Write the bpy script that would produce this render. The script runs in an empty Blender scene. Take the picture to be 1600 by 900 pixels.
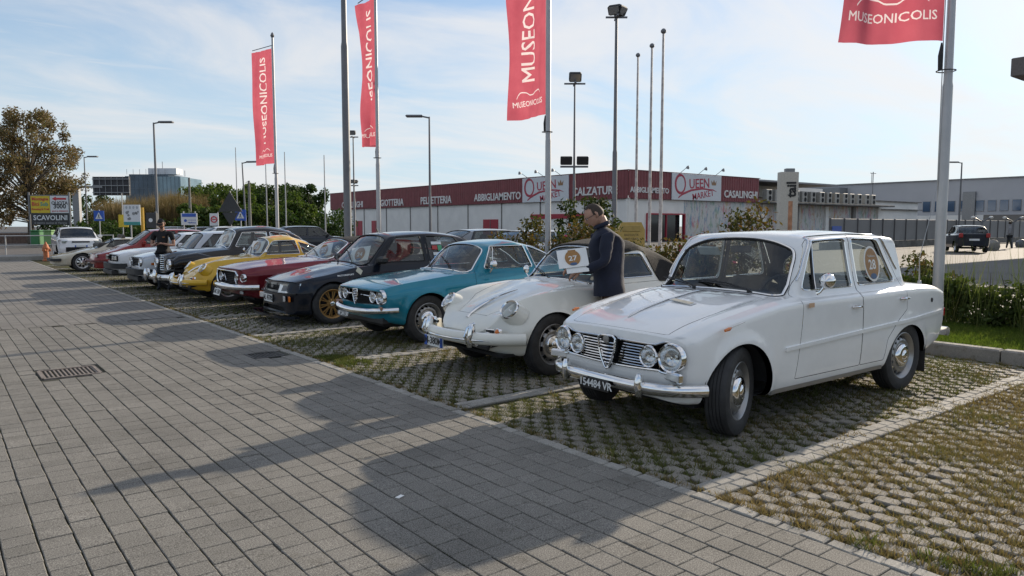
import bpy, bmesh, math, random
import numpy as np
from mathutils import Vector, Matrix, geometry, noise
sc = bpy.context.scene
COL = sc.collection
rad = math.radians
random.seed(7); RNG = np.random.default_rng(7)

# ---------------------------------------------------------------- camera
# world: X runs back along the parked cars, Y along the kerb to the far left, Z up
F_PX, HORIZON, YAW, EYE = 1150.0, 353.0, rad(51.8), 1.51
cam_d = bpy.data.cameras.new("camera"); cam = bpy.data.objects.new("camera", cam_d); COL.objects.link(cam)
cam_d.sensor_width = 36.0; cam_d.lens = 36.0 * F_PX / 1600.0
cam_d.clip_start = 0.05; cam_d.clip_end = 3000
pitch = math.atan((450 - HORIZON) / F_PX)
cam.location = (0, 0, EYE)
cam.rotation_euler = (rad(90) - pitch, 0, YAW - rad(90))
sc.camera = cam

# ---------------------------------------------------------------- sky, sun, exposure
SUN_EL, SUN_AZ = rad(20.0), rad(9.0)      # azimuth measured from +X towards +Y
world = bpy.data.worlds.new("World"); sc.world = world; world.use_nodes = True
wt = world.node_tree; wn = wt.nodes; wl = wt.links; wn.clear()
def wnode(t, **kw):
    n = wn.new(t)
    for k, v in kw.items(): setattr(n, k, v)
    return n
sky = wnode("ShaderNodeTexSky", sky_type='NISHITA', sun_disc=False)
sky.sun_elevation = SUN_EL; sky.sun_rotation = rad(90) - SUN_AZ
sky.altitude = 60; sky.air_density = 1.0; sky.dust_density = .6; sky.ozone_density = 2.0
sgm = wnode('ShaderNodeGamma'); sgm.inputs[1].default_value = .62; wl.new(sky.outputs[0], sgm.inputs[0])
ssc = wnode('ShaderNodeMixRGB', blend_type='MULTIPLY'); ssc.inputs[0].default_value = 1; ssc.inputs[2].default_value = (1.36, 1.66, 2.02, 1); wl.new(sgm.outputs[0], ssc.inputs[1])
geo = wnode("ShaderNodeTexCoord")
sep = wnode("ShaderNodeSeparateXYZ"); wl.new(geo.outputs["Generated"], sep.inputs[0])
zc = wnode("ShaderNodeMath", operation='MAXIMUM'); zc.inputs[1].default_value = 0.0; wl.new(sep.outputs[2], zc.inputs[0])
za = wnode("ShaderNodeMath", operation='ADD'); za.inputs[1].default_value = 0.16; wl.new(zc.outputs[0], za.inputs[0])
dx = wnode("ShaderNodeMath", operation='DIVIDE'); wl.new(sep.outputs[0], dx.inputs[0]); wl.new(za.outputs[0], dx.inputs[1])
dy = wnode("ShaderNodeMath", operation='DIVIDE'); wl.new(sep.outputs[1], dy.inputs[0]); wl.new(za.outputs[0], dy.inputs[1])
cmb = wnode("ShaderNodeCombineXYZ"); wl.new(dx.outputs[0], cmb.inputs[0]); wl.new(dy.outputs[0], cmb.inputs[1])
def cloud_layer(scale, rot, stretch, lo, hi, detail, distort, seed):
    mp = wnode("ShaderNodeMapping"); mp.inputs["Rotation"].default_value = (0, 0, rot); mp.inputs["Scale"].default_value = (1, stretch, 1)
    mp.inputs["Location"].default_value = (seed, seed * 1.7, seed * .3)
    wl.new(cmb.outputs[0], mp.inputs[0])
    nz = wnode("ShaderNodeTexNoise"); nz.inputs["Scale"].default_value = scale; nz.inputs["Detail"].default_value = detail
    nz.inputs["Roughness"].default_value = .58; nz.inputs["Distortion"].default_value = distort
    wl.new(mp.outputs[0], nz.inputs["Vector"])
    mr = wnode("ShaderNodeMapRange", interpolation_type='SMOOTHSTEP'); mr.inputs[1].default_value = lo; mr.inputs[2].default_value = hi
    wl.new(nz.outputs[0], mr.inputs[0]); return mr.outputs[0]
c1 = cloud_layer(.75, rad(35), 2.0, .34, .68, 7, .5, 3.1)
c2 = cloud_layer(2.2, rad(20), 3.4, .44, .80, 8, .8, 7.7)
c2s = wnode("ShaderNodeMath", operation='MULTIPLY'); c2s.inputs[1].default_value = .55; wl.new(c2, c2s.inputs[0])
cmx = wnode("ShaderNodeMath", operation='MAXIMUM'); wl.new(c1, cmx.inputs[0]); wl.new(c2s.outputs[0], cmx.inputs[1])
cfac = wnode("ShaderNodeMath", operation='MULTIPLY'); cfac.inputs[1].default_value = .80; wl.new(cmx.outputs[0], cfac.inputs[0])
# cloud brightness follows the angle to the sun (thin cloud scatters forward)
sund = (math.cos(SUN_EL) * math.cos(SUN_AZ), math.cos(SUN_EL) * math.sin(SUN_AZ), math.sin(SUN_EL))
dt = wnode("ShaderNodeVectorMath", operation='DOT_PRODUCT'); wl.new(geo.outputs["Generated"], dt.inputs[0]); dt.inputs[1].default_value = sund
cb = wnode("ShaderNodeMapRange"); cb.inputs[1].default_value = -1; cb.inputs[2].default_value = 1; cb.inputs[3].default_value = 4.9; cb.inputs[4].default_value = 6.5
wl.new(dt.outputs["Value"], cb.inputs[0])
cc = wnode("ShaderNodeMixRGB"); cc.blend_type = 'MULTIPLY'; cc.inputs[0].default_value = 1
cc.inputs[1].default_value = (1.0, .985, .98, 1); wl.new(cb.outputs[0], cc.inputs[2])
cc2 = wnode('ShaderNodeMixRGB', blend_type='MULTIPLY'); cc2.inputs[0].default_value = 1; cc2.inputs[1].default_value = (.74, .90, 1.0, 1); wl.new(cb.outputs[0], cc2.inputs[2])
smx = wnode("ShaderNodeMixRGB"); wl.new(cfac.outputs[0], smx.inputs[0]); 
hz1 = wnode('ShaderNodeMapRange', interpolation_type='SMOOTHSTEP'); hz1.inputs[1].default_value = .0; hz1.inputs[2].default_value = .38; hz1.inputs[3].default_value = .80; hz1.inputs[4].default_value = 0.0
wl.new(zc.outputs[0], hz1.inputs[0])
hzm = wnode('ShaderNodeMixRGB'); wl.new(hz1.outputs[0], hzm.inputs[0]); wl.new(ssc.outputs[0], hzm.inputs[1]); wl.new(cc2.outputs[0], hzm.inputs[2])
wl.new(hzm.outputs[0], smx.inputs[1]); wl.new(cc.outputs[0], smx.inputs[2])
bg = wnode("ShaderNodeBackground"); bg.inputs["Strength"].default_value = .10
wl.new(smx.outputs[0], bg.inputs["Color"])
wo = wnode("ShaderNodeOutputWorld"); wl.new(bg.outputs[0], wo.inputs["Surface"])
sun_d = bpy.data.lights.new("sun", 'SUN'); sun_d.energy = 4.4; sun_d.angle = rad(.6); sun_d.color = (1.0, .865, .69)
sun_o = bpy.data.objects.new("sun", sun_d); COL.objects.link(sun_o)
sun_o.rotation_euler = Vector(sund).to_track_quat('Z', 'Y').to_euler(); sun_o.location = (20, 5, 30)
sc.view_settings.view_transform = 'Standard'; sc.view_settings.look = 'None'
sc.view_settings.exposure = 0.50; sc.view_settings.gamma = 1.0
sc.render.engine = 'CYCLES'
sc.cycles.max_bounces = 10; sc.cycles.transparent_max_bounces = 24; sc.cycles.diffuse_bounces = 3
sc.cycles.glossy_bounces = 4; sc.cycles.sample_clamp_indirect = 6.0; sc.cycles.caustics_reflective = False
sc.cycles.use_denoising = True

# ---------------------------------------------------------------- materials
MATS = {}
def nt_new(name):
    m = bpy.data.materials.new(name); m.use_nodes = True
    return m, m.node_tree, m.node_tree.nodes["Principled BSDF"]
def rgba(c): return (c[0], c[1], c[2], 1.0)
def tex_noise(nt, scale, detail=4, rough=.55, coord='Object', vec=None, stretch=None):
    tc = nt.nodes.new("ShaderNodeTexCoord"); out = tc.outputs[coord]
    if stretch:
        mp = nt.nodes.new("ShaderNodeMapping"); mp.inputs["Scale"].default_value = stretch; nt.links.new(out, mp.inputs[0]); out = mp.outputs[0]
    n = nt.nodes.new("ShaderNodeTexNoise"); n.inputs["Scale"].default_value = scale
    n.inputs["Detail"].default_value = detail; n.inputs["Roughness"].default_value = rough
    nt.links.new(out, n.inputs["Vector"]); return n
def ramp(nt, src, stops):
    r = nt.nodes.new("ShaderNodeValToRGB"); el = r.color_ramp.elements
    while len(el) < len(stops): el.new(.5)
    for e, (p, c) in zip(el, stops): e.position = p; e.color = rgba(c)
    nt.links.new(src, r.inputs[0]); return r
def mat(name, col, rough=.6, metal=0.0, var=.12, scale=8.0, bump=0.0, bscale=60.0, coat=0.0, spec=.5, coord='Object', trans=0.0, backcol=None, stretch=None, sheen=0):
    """plain surface with a slight procedural tone variation and relief"""
    if name in MATS: return MATS[name]
    m, nt, b = nt_new(name)
    n = tex_noise(nt, scale, 5, coord=coord, stretch=stretch)
    lo = tuple(max(0, c * (1 - var)) for c in col); hi = tuple(min(1, c * (1 + var)) for c in col)
    r = ramp(nt, n.outputs[0], [(.3, lo), (.7, hi)]); src = r.outputs[0]
    if backcol is not None:
        g = nt.nodes.new("ShaderNodeNewGeometry"); mx = nt.nodes.new("ShaderNodeMixRGB")
        nt.links.new(g.outputs["Backfacing"], mx.inputs[0]); nt.links.new(src, mx.inputs[1]); mx.inputs[2].default_value = rgba(backcol)
        src = mx.outputs[0]
    nt.links.new(src, b.inputs["Base Color"])
    b.inputs["Roughness"].default_value = rough; b.inputs["Metallic"].default_value = metal
    b.inputs["Specular IOR Level"].default_value = spec
    if coat: b.inputs["Coat Weight"].default_value = coat; b.inputs["Coat Roughness"].default_value = .03
    if sheen: b.inputs["Sheen Weight"].default_value = sheen
    if trans: b.inputs["Transmission Weight"].default_value = trans
    if bump:
        n2 = tex_noise(nt, bscale, 3, coord=coord); bp = nt.nodes.new("ShaderNodeBump"); bp.inputs["Strength"].default_value = bump
        bp.inputs["Distance"].default_value = .01; nt.links.new(n2.outputs[0], bp.inputs["Height"]); nt.links.new(bp.outputs[0], b.inputs["Normal"])
    MATS[name] = m; return m
def paint(name, col, metal=0.0, rough=.35, inner=(.05, .05, .05), ior=1.42):
    """car paint: clear coat, faint dust, dark inside"""
    if name in MATS: return MATS[name]
    m, nt, b = nt_new(name)
    n = tex_noise(nt, 3.0, 6, .65)
    r = ramp(nt, n.outputs[0], [(.35, tuple(c * .95 for c in col)), (.7, tuple(min(1, c * 1.03 + .004) for c in col))])
    g = nt.nodes.new("ShaderNodeNewGeometry"); mx = nt.nodes.new("ShaderNodeMixRGB")
    nt.links.new(g.outputs["Backfacing"], mx.inputs[0]); nt.links.new(r.outputs[0], mx.inputs[1]); mx.inputs[2].default_value = rgba(inner)
    nt.links.new(mx.outputs[0], b.inputs["Base Color"])
    b.inputs["Metallic"].default_value = metal; b.inputs["Roughness"].default_value = rough; b.inputs["Specular IOR Level"].default_value = .08; b.inputs["Coat IOR"].default_value = ior
    inv = nt.nodes.new("ShaderNodeMath"); inv.operation = 'SUBTRACT'; inv.inputs[0].default_value = 1.0
    nt.links.new(g.outputs["Backfacing"], inv.inputs[1]); nt.links.new(inv.outputs[0], b.inputs["Coat Weight"])
    n2 = tex_noise(nt, 18.0, 5, .7)
    r2 = ramp(nt, n2.outputs[0], [(.4, (.02,) * 3), (.75, (.10,) * 3)]); nt.links.new(r2.outputs[0], b.inputs["Coat Roughness"])
    n3 = tex_noise(nt, 2.2, 2); bp = nt.nodes.new("ShaderNodeBump"); bp.inputs["Strength"].default_value = .06; bp.inputs["Distance"].default_value = .02
    nt.links.new(n3.outputs[0], bp.inputs["Height"]); nt.links.new(bp.outputs[0], b.inputs["Coat Normal"])
    MATS[name] = m; return m
def glass(name, tint=(.78, .82, .80), refl=1.0):
    """thin pane: tinted see-through plus a mirror that grows at grazing angles"""
    if name in MATS: return MATS[name]
    m = bpy.data.materials.new(name); m.use_nodes = True; nt = m.node_tree; nt.nodes.clear()
    lw = nt.nodes.new("ShaderNodeLayerWeight"); lw.inputs[0].default_value = .5
    pw = nt.nodes.new("ShaderNodeMath"); pw.operation = 'POWER'; pw.inputs[1].default_value = 4.2; nt.links.new(lw.outputs["Facing"], pw.inputs[0])
    ma = nt.nodes.new("ShaderNodeMath"); ma.operation = 'MULTIPLY_ADD'; ma.inputs[1].default_value = .92 * refl; ma.inputs[2].default_value = .08 * refl
    nt.links.new(pw.outputs[0], ma.inputs[0])
    n = tex_noise(nt, 5.0, 5, .65)
    rr = ramp(nt, n.outputs[0], [(.45, (0.0,) * 3), (.8, (.06,) * 3)])
    tr = nt.nodes.new("ShaderNodeBsdfTransparent"); tr.inputs[0].default_value = rgba(tint)
    gl = nt.nodes.new("ShaderNodeBsdfGlossy"); gl.inputs["Roughness"].default_value = 0.01
    df = nt.nodes.new("ShaderNodeBsdfDiffuse"); df.inputs[0].default_value = (.6, .58, .54, 1)
    m0 = nt.nodes.new("ShaderNodeMixShader"); nt.links.new(rr.outputs[0], m0.inputs[0]); nt.links.new(tr.outputs[0], m0.inputs[1]); nt.links.new(df.outputs[0], m0.inputs[2])
    mx = nt.nodes.new("ShaderNodeMixShader"); nt.links.new(ma.outputs[0], mx.inputs[0]); nt.links.new(m0.outputs[0], mx.inputs[1]); nt.links.new(gl.outputs[0], mx.inputs[2])
    o = nt.nodes.new("ShaderNodeOutputMaterial"); nt.links.new(mx.outputs[0], o.inputs[0])
    MATS[name] = m; return m

CHROME = mat("chrome", (.80, .80, .80), .09, 1.0, var=.08, scale=14)
STEEL = mat("wheel_steel", (.33, .33, .33), .36, .8, var=.08)
ALLOY = mat("bright_alloy", (.66, .66, .66), .28, .9, var=.05)
RUBBER = mat("tyre_rubber", (.028, .028, .029), .72, 0, var=.35, scale=12, bump=.15, bscale=90)
BLACKP = mat("black_plastic", (.018, .018, .019), .6, 0, var=.2)
DARK = mat("dark_void", (.010, .010, .011), .9, 0, var=.2)
TRIM = mat("dark_trim", (.05, .048, .045), .75, 0, var=.25, bump=.2)
SEATM = mat("seat_cloth", (.075, .068, .06), .8, 0, var=.25, bump=.3)
AMBER = mat("amber_lens", (.62, .16, .015), .15, 0, var=.15, coat=.6)
REDL = mat("red_lens", (.35, .012, .012), .15, 0, var=.15, coat=.6)
WHITEL = mat("clear_lens", (.62, .63, .62), .12, .15, var=.15, coat=.8)
REFLECT = mat("lamp_reflector", (.78, .78, .78), .16, 1.0, var=.12, scale=30)
GLASS = glass("car_glass")
GLASSD = glass("tinted_glass", (.42, .46, .46))
LENS = glass("lamp_lens", (.90, .92, .92), 1.0)
PLATEW = mat("plate_white", (.72, .73, .72), .4, 0, var=.05)
PLATEK = mat("plate_black", (.015, .015, .016), .4, 0, var=.2)
INK = mat("ink_black", (.02, .02, .02), .5, 0, var=.1)
PAPER = mat("white_paper", (.78, .78, .76), .6, 0, var=.04)
PLATEB = mat("plate_blue", (.02, .09, .42), .4, 0, var=.08)

# ---------------------------------------------------------------- object helpers
def link(o, parent=None):
    COL.objects.link(o)
    if parent is not None: o.parent = parent
    return o
def tag(o, label=None, cat=None, group=None, kind=None):
    if label: o["label"] = label
    if cat: o["category"] = cat
    if group: o["group"] = group
    if kind: o["kind"] = kind
    return o
def thing(name, label, cat, loc=(0, 0, 0), rz=0.0, group=None):
    o = bpy.data.objects.new(name, None); o.empty_display_size = .1
    o.location = loc; o.rotation_euler = (0, 0, rz); link(o); return tag(o, label, cat, group)
def copy_tree(o, parent=None):
    c = o.copy(); COL.objects.link(c); c.parent = parent
    for ch in list(o.children): copy_tree(ch, c)
    return c
def mesh_from(name, verts, faces, mats, smooth=True, normals=None, midx=None, angle=None):
    me = bpy.data.meshes.new(name)
    me.from_pydata([tuple(v) for v in verts], [], [tuple(int(i) for i in f) for f in faces])
    for m in (mats if isinstance(mats, (list, tuple)) else [mats]): me.materials.append(m)
    if midx is not None: me.polygons.foreach_set("material_index", np.asarray(midx, np.int32))
    if smooth and len(faces):
        me.polygons.foreach_set("use_smooth", np.ones(len(faces), bool))
        if normals is not None: me.normals_split_custom_set_from_vertices([tuple(n) for n in normals])
        elif angle is not None: me.set_sharp_from_angle(angle=rad(angle))
    me.update(); return me
class MB:
    """collects simple shapes into one mesh"""
    def __init__(s): s.v = []; s.f = []; s.mi = []; s.cur = 0
    def add(s, vs, fs):
        o = len(s.v); s.v += [tuple(v) for v in vs]; s.f += [tuple(i + o for i in f) for f in fs]; s.mi += [s.cur] * len(fs); return s
    def box(s, c, d, rz=0.0, bev=0.0, M=None):
        x, y, z = d[0] / 2, d[1] / 2, d[2] / 2; bv = min(bev, x * .9, y * .9, z * .9)
        if bv <= 0:
            vs = [(-x, -y, -z), (x, -y, -z), (x, y, -z), (-x, y, -z), (-x, -y, z), (x, -y, z), (x, y, z), (-x, y, z)]
            fs = [(0, 3, 2, 1), (4, 5, 6, 7), (0, 1, 5, 4), (1, 2, 6, 5), (2, 3, 7, 6), (3, 0, 4, 7)]
        else:
            vs = []; fs = []
            ring = lambda q, h: [(-x + q, -y + q * .0 + q, h), (x - q, -y + q, h), (x - q, y - q, h), (-x + q, y - q, h)]
            for q, h in ((bv, -z), (0, -z + bv), (0, z - bv), (bv, z)): vs += ring(q, h)
            fs = [(3, 2, 1, 0), (12, 13, 14, 15)]
            for r in range(3):
                for i in range(4):
                    a = r * 4 + i; b = r * 4 + (i + 1) % 4; fs.append((a, b, b + 4, a + 4))
        cr, sr = math.cos(rz), math.sin(rz)
        out = []
        for p in vs:
            p = Vector((p[0] * cr - p[1] * sr, p[0] * sr + p[1] * cr, p[2]))
            if M is not None: p = M @ p
            out.append(p + Vector(c))
        return s.add(out, fs)
    def tube(s, path, r, n=8, closed=False, caps=True):
        P = [Vector(p) for p in path]; m = len(P); rs = r if isinstance(r, (list, tuple)) else [r] * m
        up = None; vs = []; fs = []
        for i in range(m):
            a = P[(i - 1) % m] if (i > 0 or closed) else P[0]; b = P[(i + 1) % m] if (i < m - 1 or closed) else P[-1]
            t = (b - a)
            if t.length < 1e-9: t = Vector((0, 0, 1))
            t.normalize()
            if up is None: up = Vector((0, 0, 1)) if abs(t.z) < .9 else Vector((1, 0, 0))
            x = up.cross(t)
            if x.length < 1e-6: x = Vector((1, 0, 0)).cross(t)
            x.normalize(); y = t.cross(x); up = y
            for k in range(n):
                q = 2 * math.pi * k / n; vs.append(P[i] + (x * math.cos(q) + y * math.sin(q)) * rs[i])
        for i in range(m if closed else m - 1):
            for k in range(n):
                a = i * n + k; b = i * n + (k + 1) % n; c = ((i + 1) % m) * n + (k + 1) % n; d = ((i + 1) % m) * n + k
                fs.append((a, b, c, d))
        if caps and not closed: fs += [tuple(reversed(range(n))), tuple(range((m - 1) * n, m * n))]
        return s.add(vs, fs)
    def lathe(s, prof, n=24, M=None, cap0=False, cap1=False):
        """profile [(r, h)] spun about local Z, then M"""
        vs = []; fs = []; m = len(prof)
        for r, h in prof:
            for k in range(n):
                q = 2 * math.pi * k / n; v = Vector((r * math.cos(q), r * math.sin(q), h)); vs.append(M @ v if M is not None else v)
        for i in range(m - 1):
            for k in range(n):
                fs.append((i * n + k, i * n + (k + 1) % n, (i + 1) * n + (k + 1) % n, (i + 1) * n + k))
        if cap0: fs.append(tuple(reversed(range(n))))
        if cap1: fs.append(tuple(range((m - 1) * n, m * n)))
        return s.add(vs, fs)
    def prism(s, poly, h0, h1, M=None):
        """2D outline extruded along local Z from h0 to h1, then M"""
        n = len(poly); vs = [Vector((p[0], p[1], h0)) for p in poly] + [Vector((p[0], p[1], h1)) for p in poly]
        if M is not None: vs = [M @ v for v in vs]
        tri = geometry.tessellate_polygon([[Vector((p[0], p[1], 0)) for p in poly]])
        ar = sum(poly[i][0] * poly[(i + 1) % n][1] - poly[(i + 1) % n][0] * poly[i][1] for i in range(n))
        fs = []
        for t in tri:
            a, b, c = t; A = poly[a]; B = poly[b]; Cc = poly[c]
            if (B[0] - A[0]) * (Cc[1] - A[1]) - (B[1] - A[1]) * (Cc[0] - A[0]) < 0: b, c = c, b
            fs.append((a + n, b + n, c + n)); fs.append((a, c, b))
        for i in range(n):
            j = (i + 1) % n; fs.append((i, j, j + n, i + n) if ar > 0 else (j, i, i + n, j + n))
        return s.add(vs, fs)
    def sweep(s, path, prof, closed=False, caps=True, up=(0, 0, 1)):
        """profile [(side, up)] swept along a path, kept upright"""
        P = [Vector(p) for p in path]; m = len(P); n = len(prof); vs = []; fs = []; U = Vector(up)
        for i in range(m):
            t = P[(i + 1) % m] - P[i - 1] if closed else P[min(i + 1, m - 1)] - P[max(i - 1, 0)]
            t.normalize(); sd = t.cross(U); sd.normalize(); u2 = sd.cross(t)
            for a, b in prof: vs.append(P[i] + sd * a + u2 * b)
        for i in range(m if closed else m - 1):
            for k in range(n):
                a = i * n + k; b = i * n + (k + 1) % n; c = ((i + 1) % m) * n + (k + 1) % n; d = ((i + 1) % m) * n + k
                fs.append((a, d, c, b))
        if caps and not closed: fs += [tuple(range(n)), tuple(reversed(range((m - 1) * n, m * n)))]
        return s.add(vs, fs)
    def mesh(s, name, mats, smooth=True, angle=35):
        return mesh_from(name, s.v, s.f, mats, smooth, midx=s.mi if isinstance(mats, (list, tuple)) else None, angle=angle)
    def obj(s, name, mats, parent=None, smooth=True, angle=35):
        return link(bpy.data.objects.new(name, s.mesh(name, mats, smooth, angle)), parent)
def fix_normals(o):
    bm = bmesh.new(); bm.from_mesh(o.data); bmesh.ops.recalc_face_normals(bm, faces=bm.faces); bm.to_mesh(o.data); bm.free(); return o
TEXT_CACHE = {}
def text_mesh(txt, size, depth=.0, mat_=None, bold=0.0, spacing=1.0, align='CENTER'):
    """flat lettering as a mesh, centred, in local XY"""
    key = (txt, round(size, 4), round(depth, 4), mat_.name if mat_ else None, bold, spacing, align)
    if key in TEXT_CACHE: return TEXT_CACHE[key]
    cu = bpy.data.curves.new("lettering", 'FONT'); cu.body = txt; cu.size = size; cu.extrude = depth; cu.offset = bold * size
    cu.align_x = align; cu.align_y = 'CENTER'; cu.space_character = spacing; cu.resolution_u = 2
    o = bpy.data.objects.new("lettering", cu); COL.objects.link(o)
    dg = bpy.context.evaluated_depsgraph_get(); me = bpy.data.meshes.new_from_object(o.evaluated_get(dg))
    bpy.data.objects.remove(o); bpy.data.curves.remove(cu)
    me.materials.clear()
    if mat_: me.materials.append(mat_)
    TEXT_CACHE[key] = me; return me
def text_obj(name, txt, size, mat_, M, parent=None, depth=.002, bold=0.0, spacing=1.0, align='CENTER'):
    me = text_mesh(txt, size, depth, mat_, bold, spacing, align)
    o = bpy.data.objects.new(name, me); link(o, parent); o.matrix_local = M; return o
def frame(origin, xdir, updir):
    """matrix whose X is xdir and Y is updir (text and flat signs)"""
    x = Vector(xdir).normalized(); y = Vector(updir); y = (y - x * y.dot(x)).normalized(); z = x.cross(y)
    return Matrix(((x.x, y.x, z.x, origin[0]), (x.y, y.y, z.y, origin[1]), (x.z, y.z, z.z, origin[2]), (0, 0, 0, 1)))
def T(x, y, z): return Matrix.Translation((x, y, z))
def R(a, ax): return Matrix.Rotation(a, 4, ax)
# ---------------------------------------------------------------- car bodies: one lofted surface cut into panels
def pchip(xs, ys, q):
    xs = np.asarray(xs, float); ys = np.asarray(ys, float)
    if len(xs) == 1: return np.full(len(q), ys[0])
    h = np.diff(xs); d = np.diff(ys) / h; m = np.zeros(len(xs))
    for i in range(1, len(xs) - 1):
        if d[i - 1] * d[i] > 0:
            w1 = 2 * h[i] + h[i - 1]; w2 = h[i] + 2 * h[i - 1]; m[i] = (w1 + w2) / (w1 / d[i - 1] + w2 / d[i])
    m[0] = d[0]; m[-1] = d[-1]
    q = np.clip(q, xs[0], xs[-1]); i = np.clip(np.searchsorted(xs, q, side='right') - 1, 0, len(xs) - 2)
    t = (q - xs[i]) / h[i]
    return ((2 * t**3 - 3 * t**2 + 1) * ys[i] + (t**3 - 2 * t**2 + t) * h[i] * m[i] + (-2 * t**3 + 3 * t**2) * ys[i + 1] + (t**3 - t**2) * h[i] * m[i + 1])
def curve_fn(pts):
    """[(x, value)] -> smooth function"""
    if isinstance(pts, (int, float)): return lambda q: np.full(np.shape(np.atleast_1d(q)), float(pts))
    xs = [p[0] for p in pts]; ys = [p[1] for p in pts]
    return lambda q: pchip(xs, ys, np.atleast_1d(np.asarray(q, float)))
def inside(poly, pts):
    x, y = pts[:, 0], pts[:, 1]; r = np.zeros(len(pts), bool); n = len(poly); j = n - 1
    for i in range(n):
        xi, yi = poly[i]; xj, yj = poly[j]
        c = ((yi > y) != (yj > y))
        with np.errstate(divide='ignore', invalid='ignore'):
            r ^= c & (x < (xj - xi) * (y - yi) / (yj - yi + 1e-30) + xi)
        j = i
    return r
def rpoly(pts, r=.05, n=5):
    """round the corners of an outline; a point may carry its own radius as third value"""
    out = []; m = len(pts)
    for i in range(m):
        p = np.array(pts[i][:2], float); rr = pts[i][2] if len(pts[i]) > 2 else r
        a = np.array(pts[i - 1][:2], float) - p; b = np.array(pts[(i + 1) % m][:2], float) - p
        la, lb = np.hypot(*a), np.hypot(*b)
        if rr <= 0: out.append(p); continue
        ca = np.clip((a @ b) / (la * lb), -.9999, .9999); th = math.acos(ca)
        d = min(rr / math.tan(th / 2), la * .48, lb * .48)
        s, e = p + a / la * d, p + b / lb * d
        for k in range(n + 1):
            t = k / n; out.append((1 - t)**2 * s + 2 * t * (1 - t) * p + t * t * e)
    return np.array(out)
def dense(poly, step, closed=True):
    out = []; n = len(poly)
    for i in range(n if closed else n - 1):
        a = np.asarray(poly[i], float); b = np.asarray(poly[(i + 1) % n], float); k = max(1, int(math.ceil(np.hypot(*(b - a)) / step)))
        for j in range(k): out.append(a + (b - a) * j / k)
    if not closed: out.append(np.asarray(poly[-1], float))
    return np.array(out)
def circle(cx, cz, r, n=40, rz=None): return np.array([(cx + r * math.cos(2 * math.pi * k / n), cz + (rz or r) * math.sin(2 * math.pi * k / n)) for k in range(n)])

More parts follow.
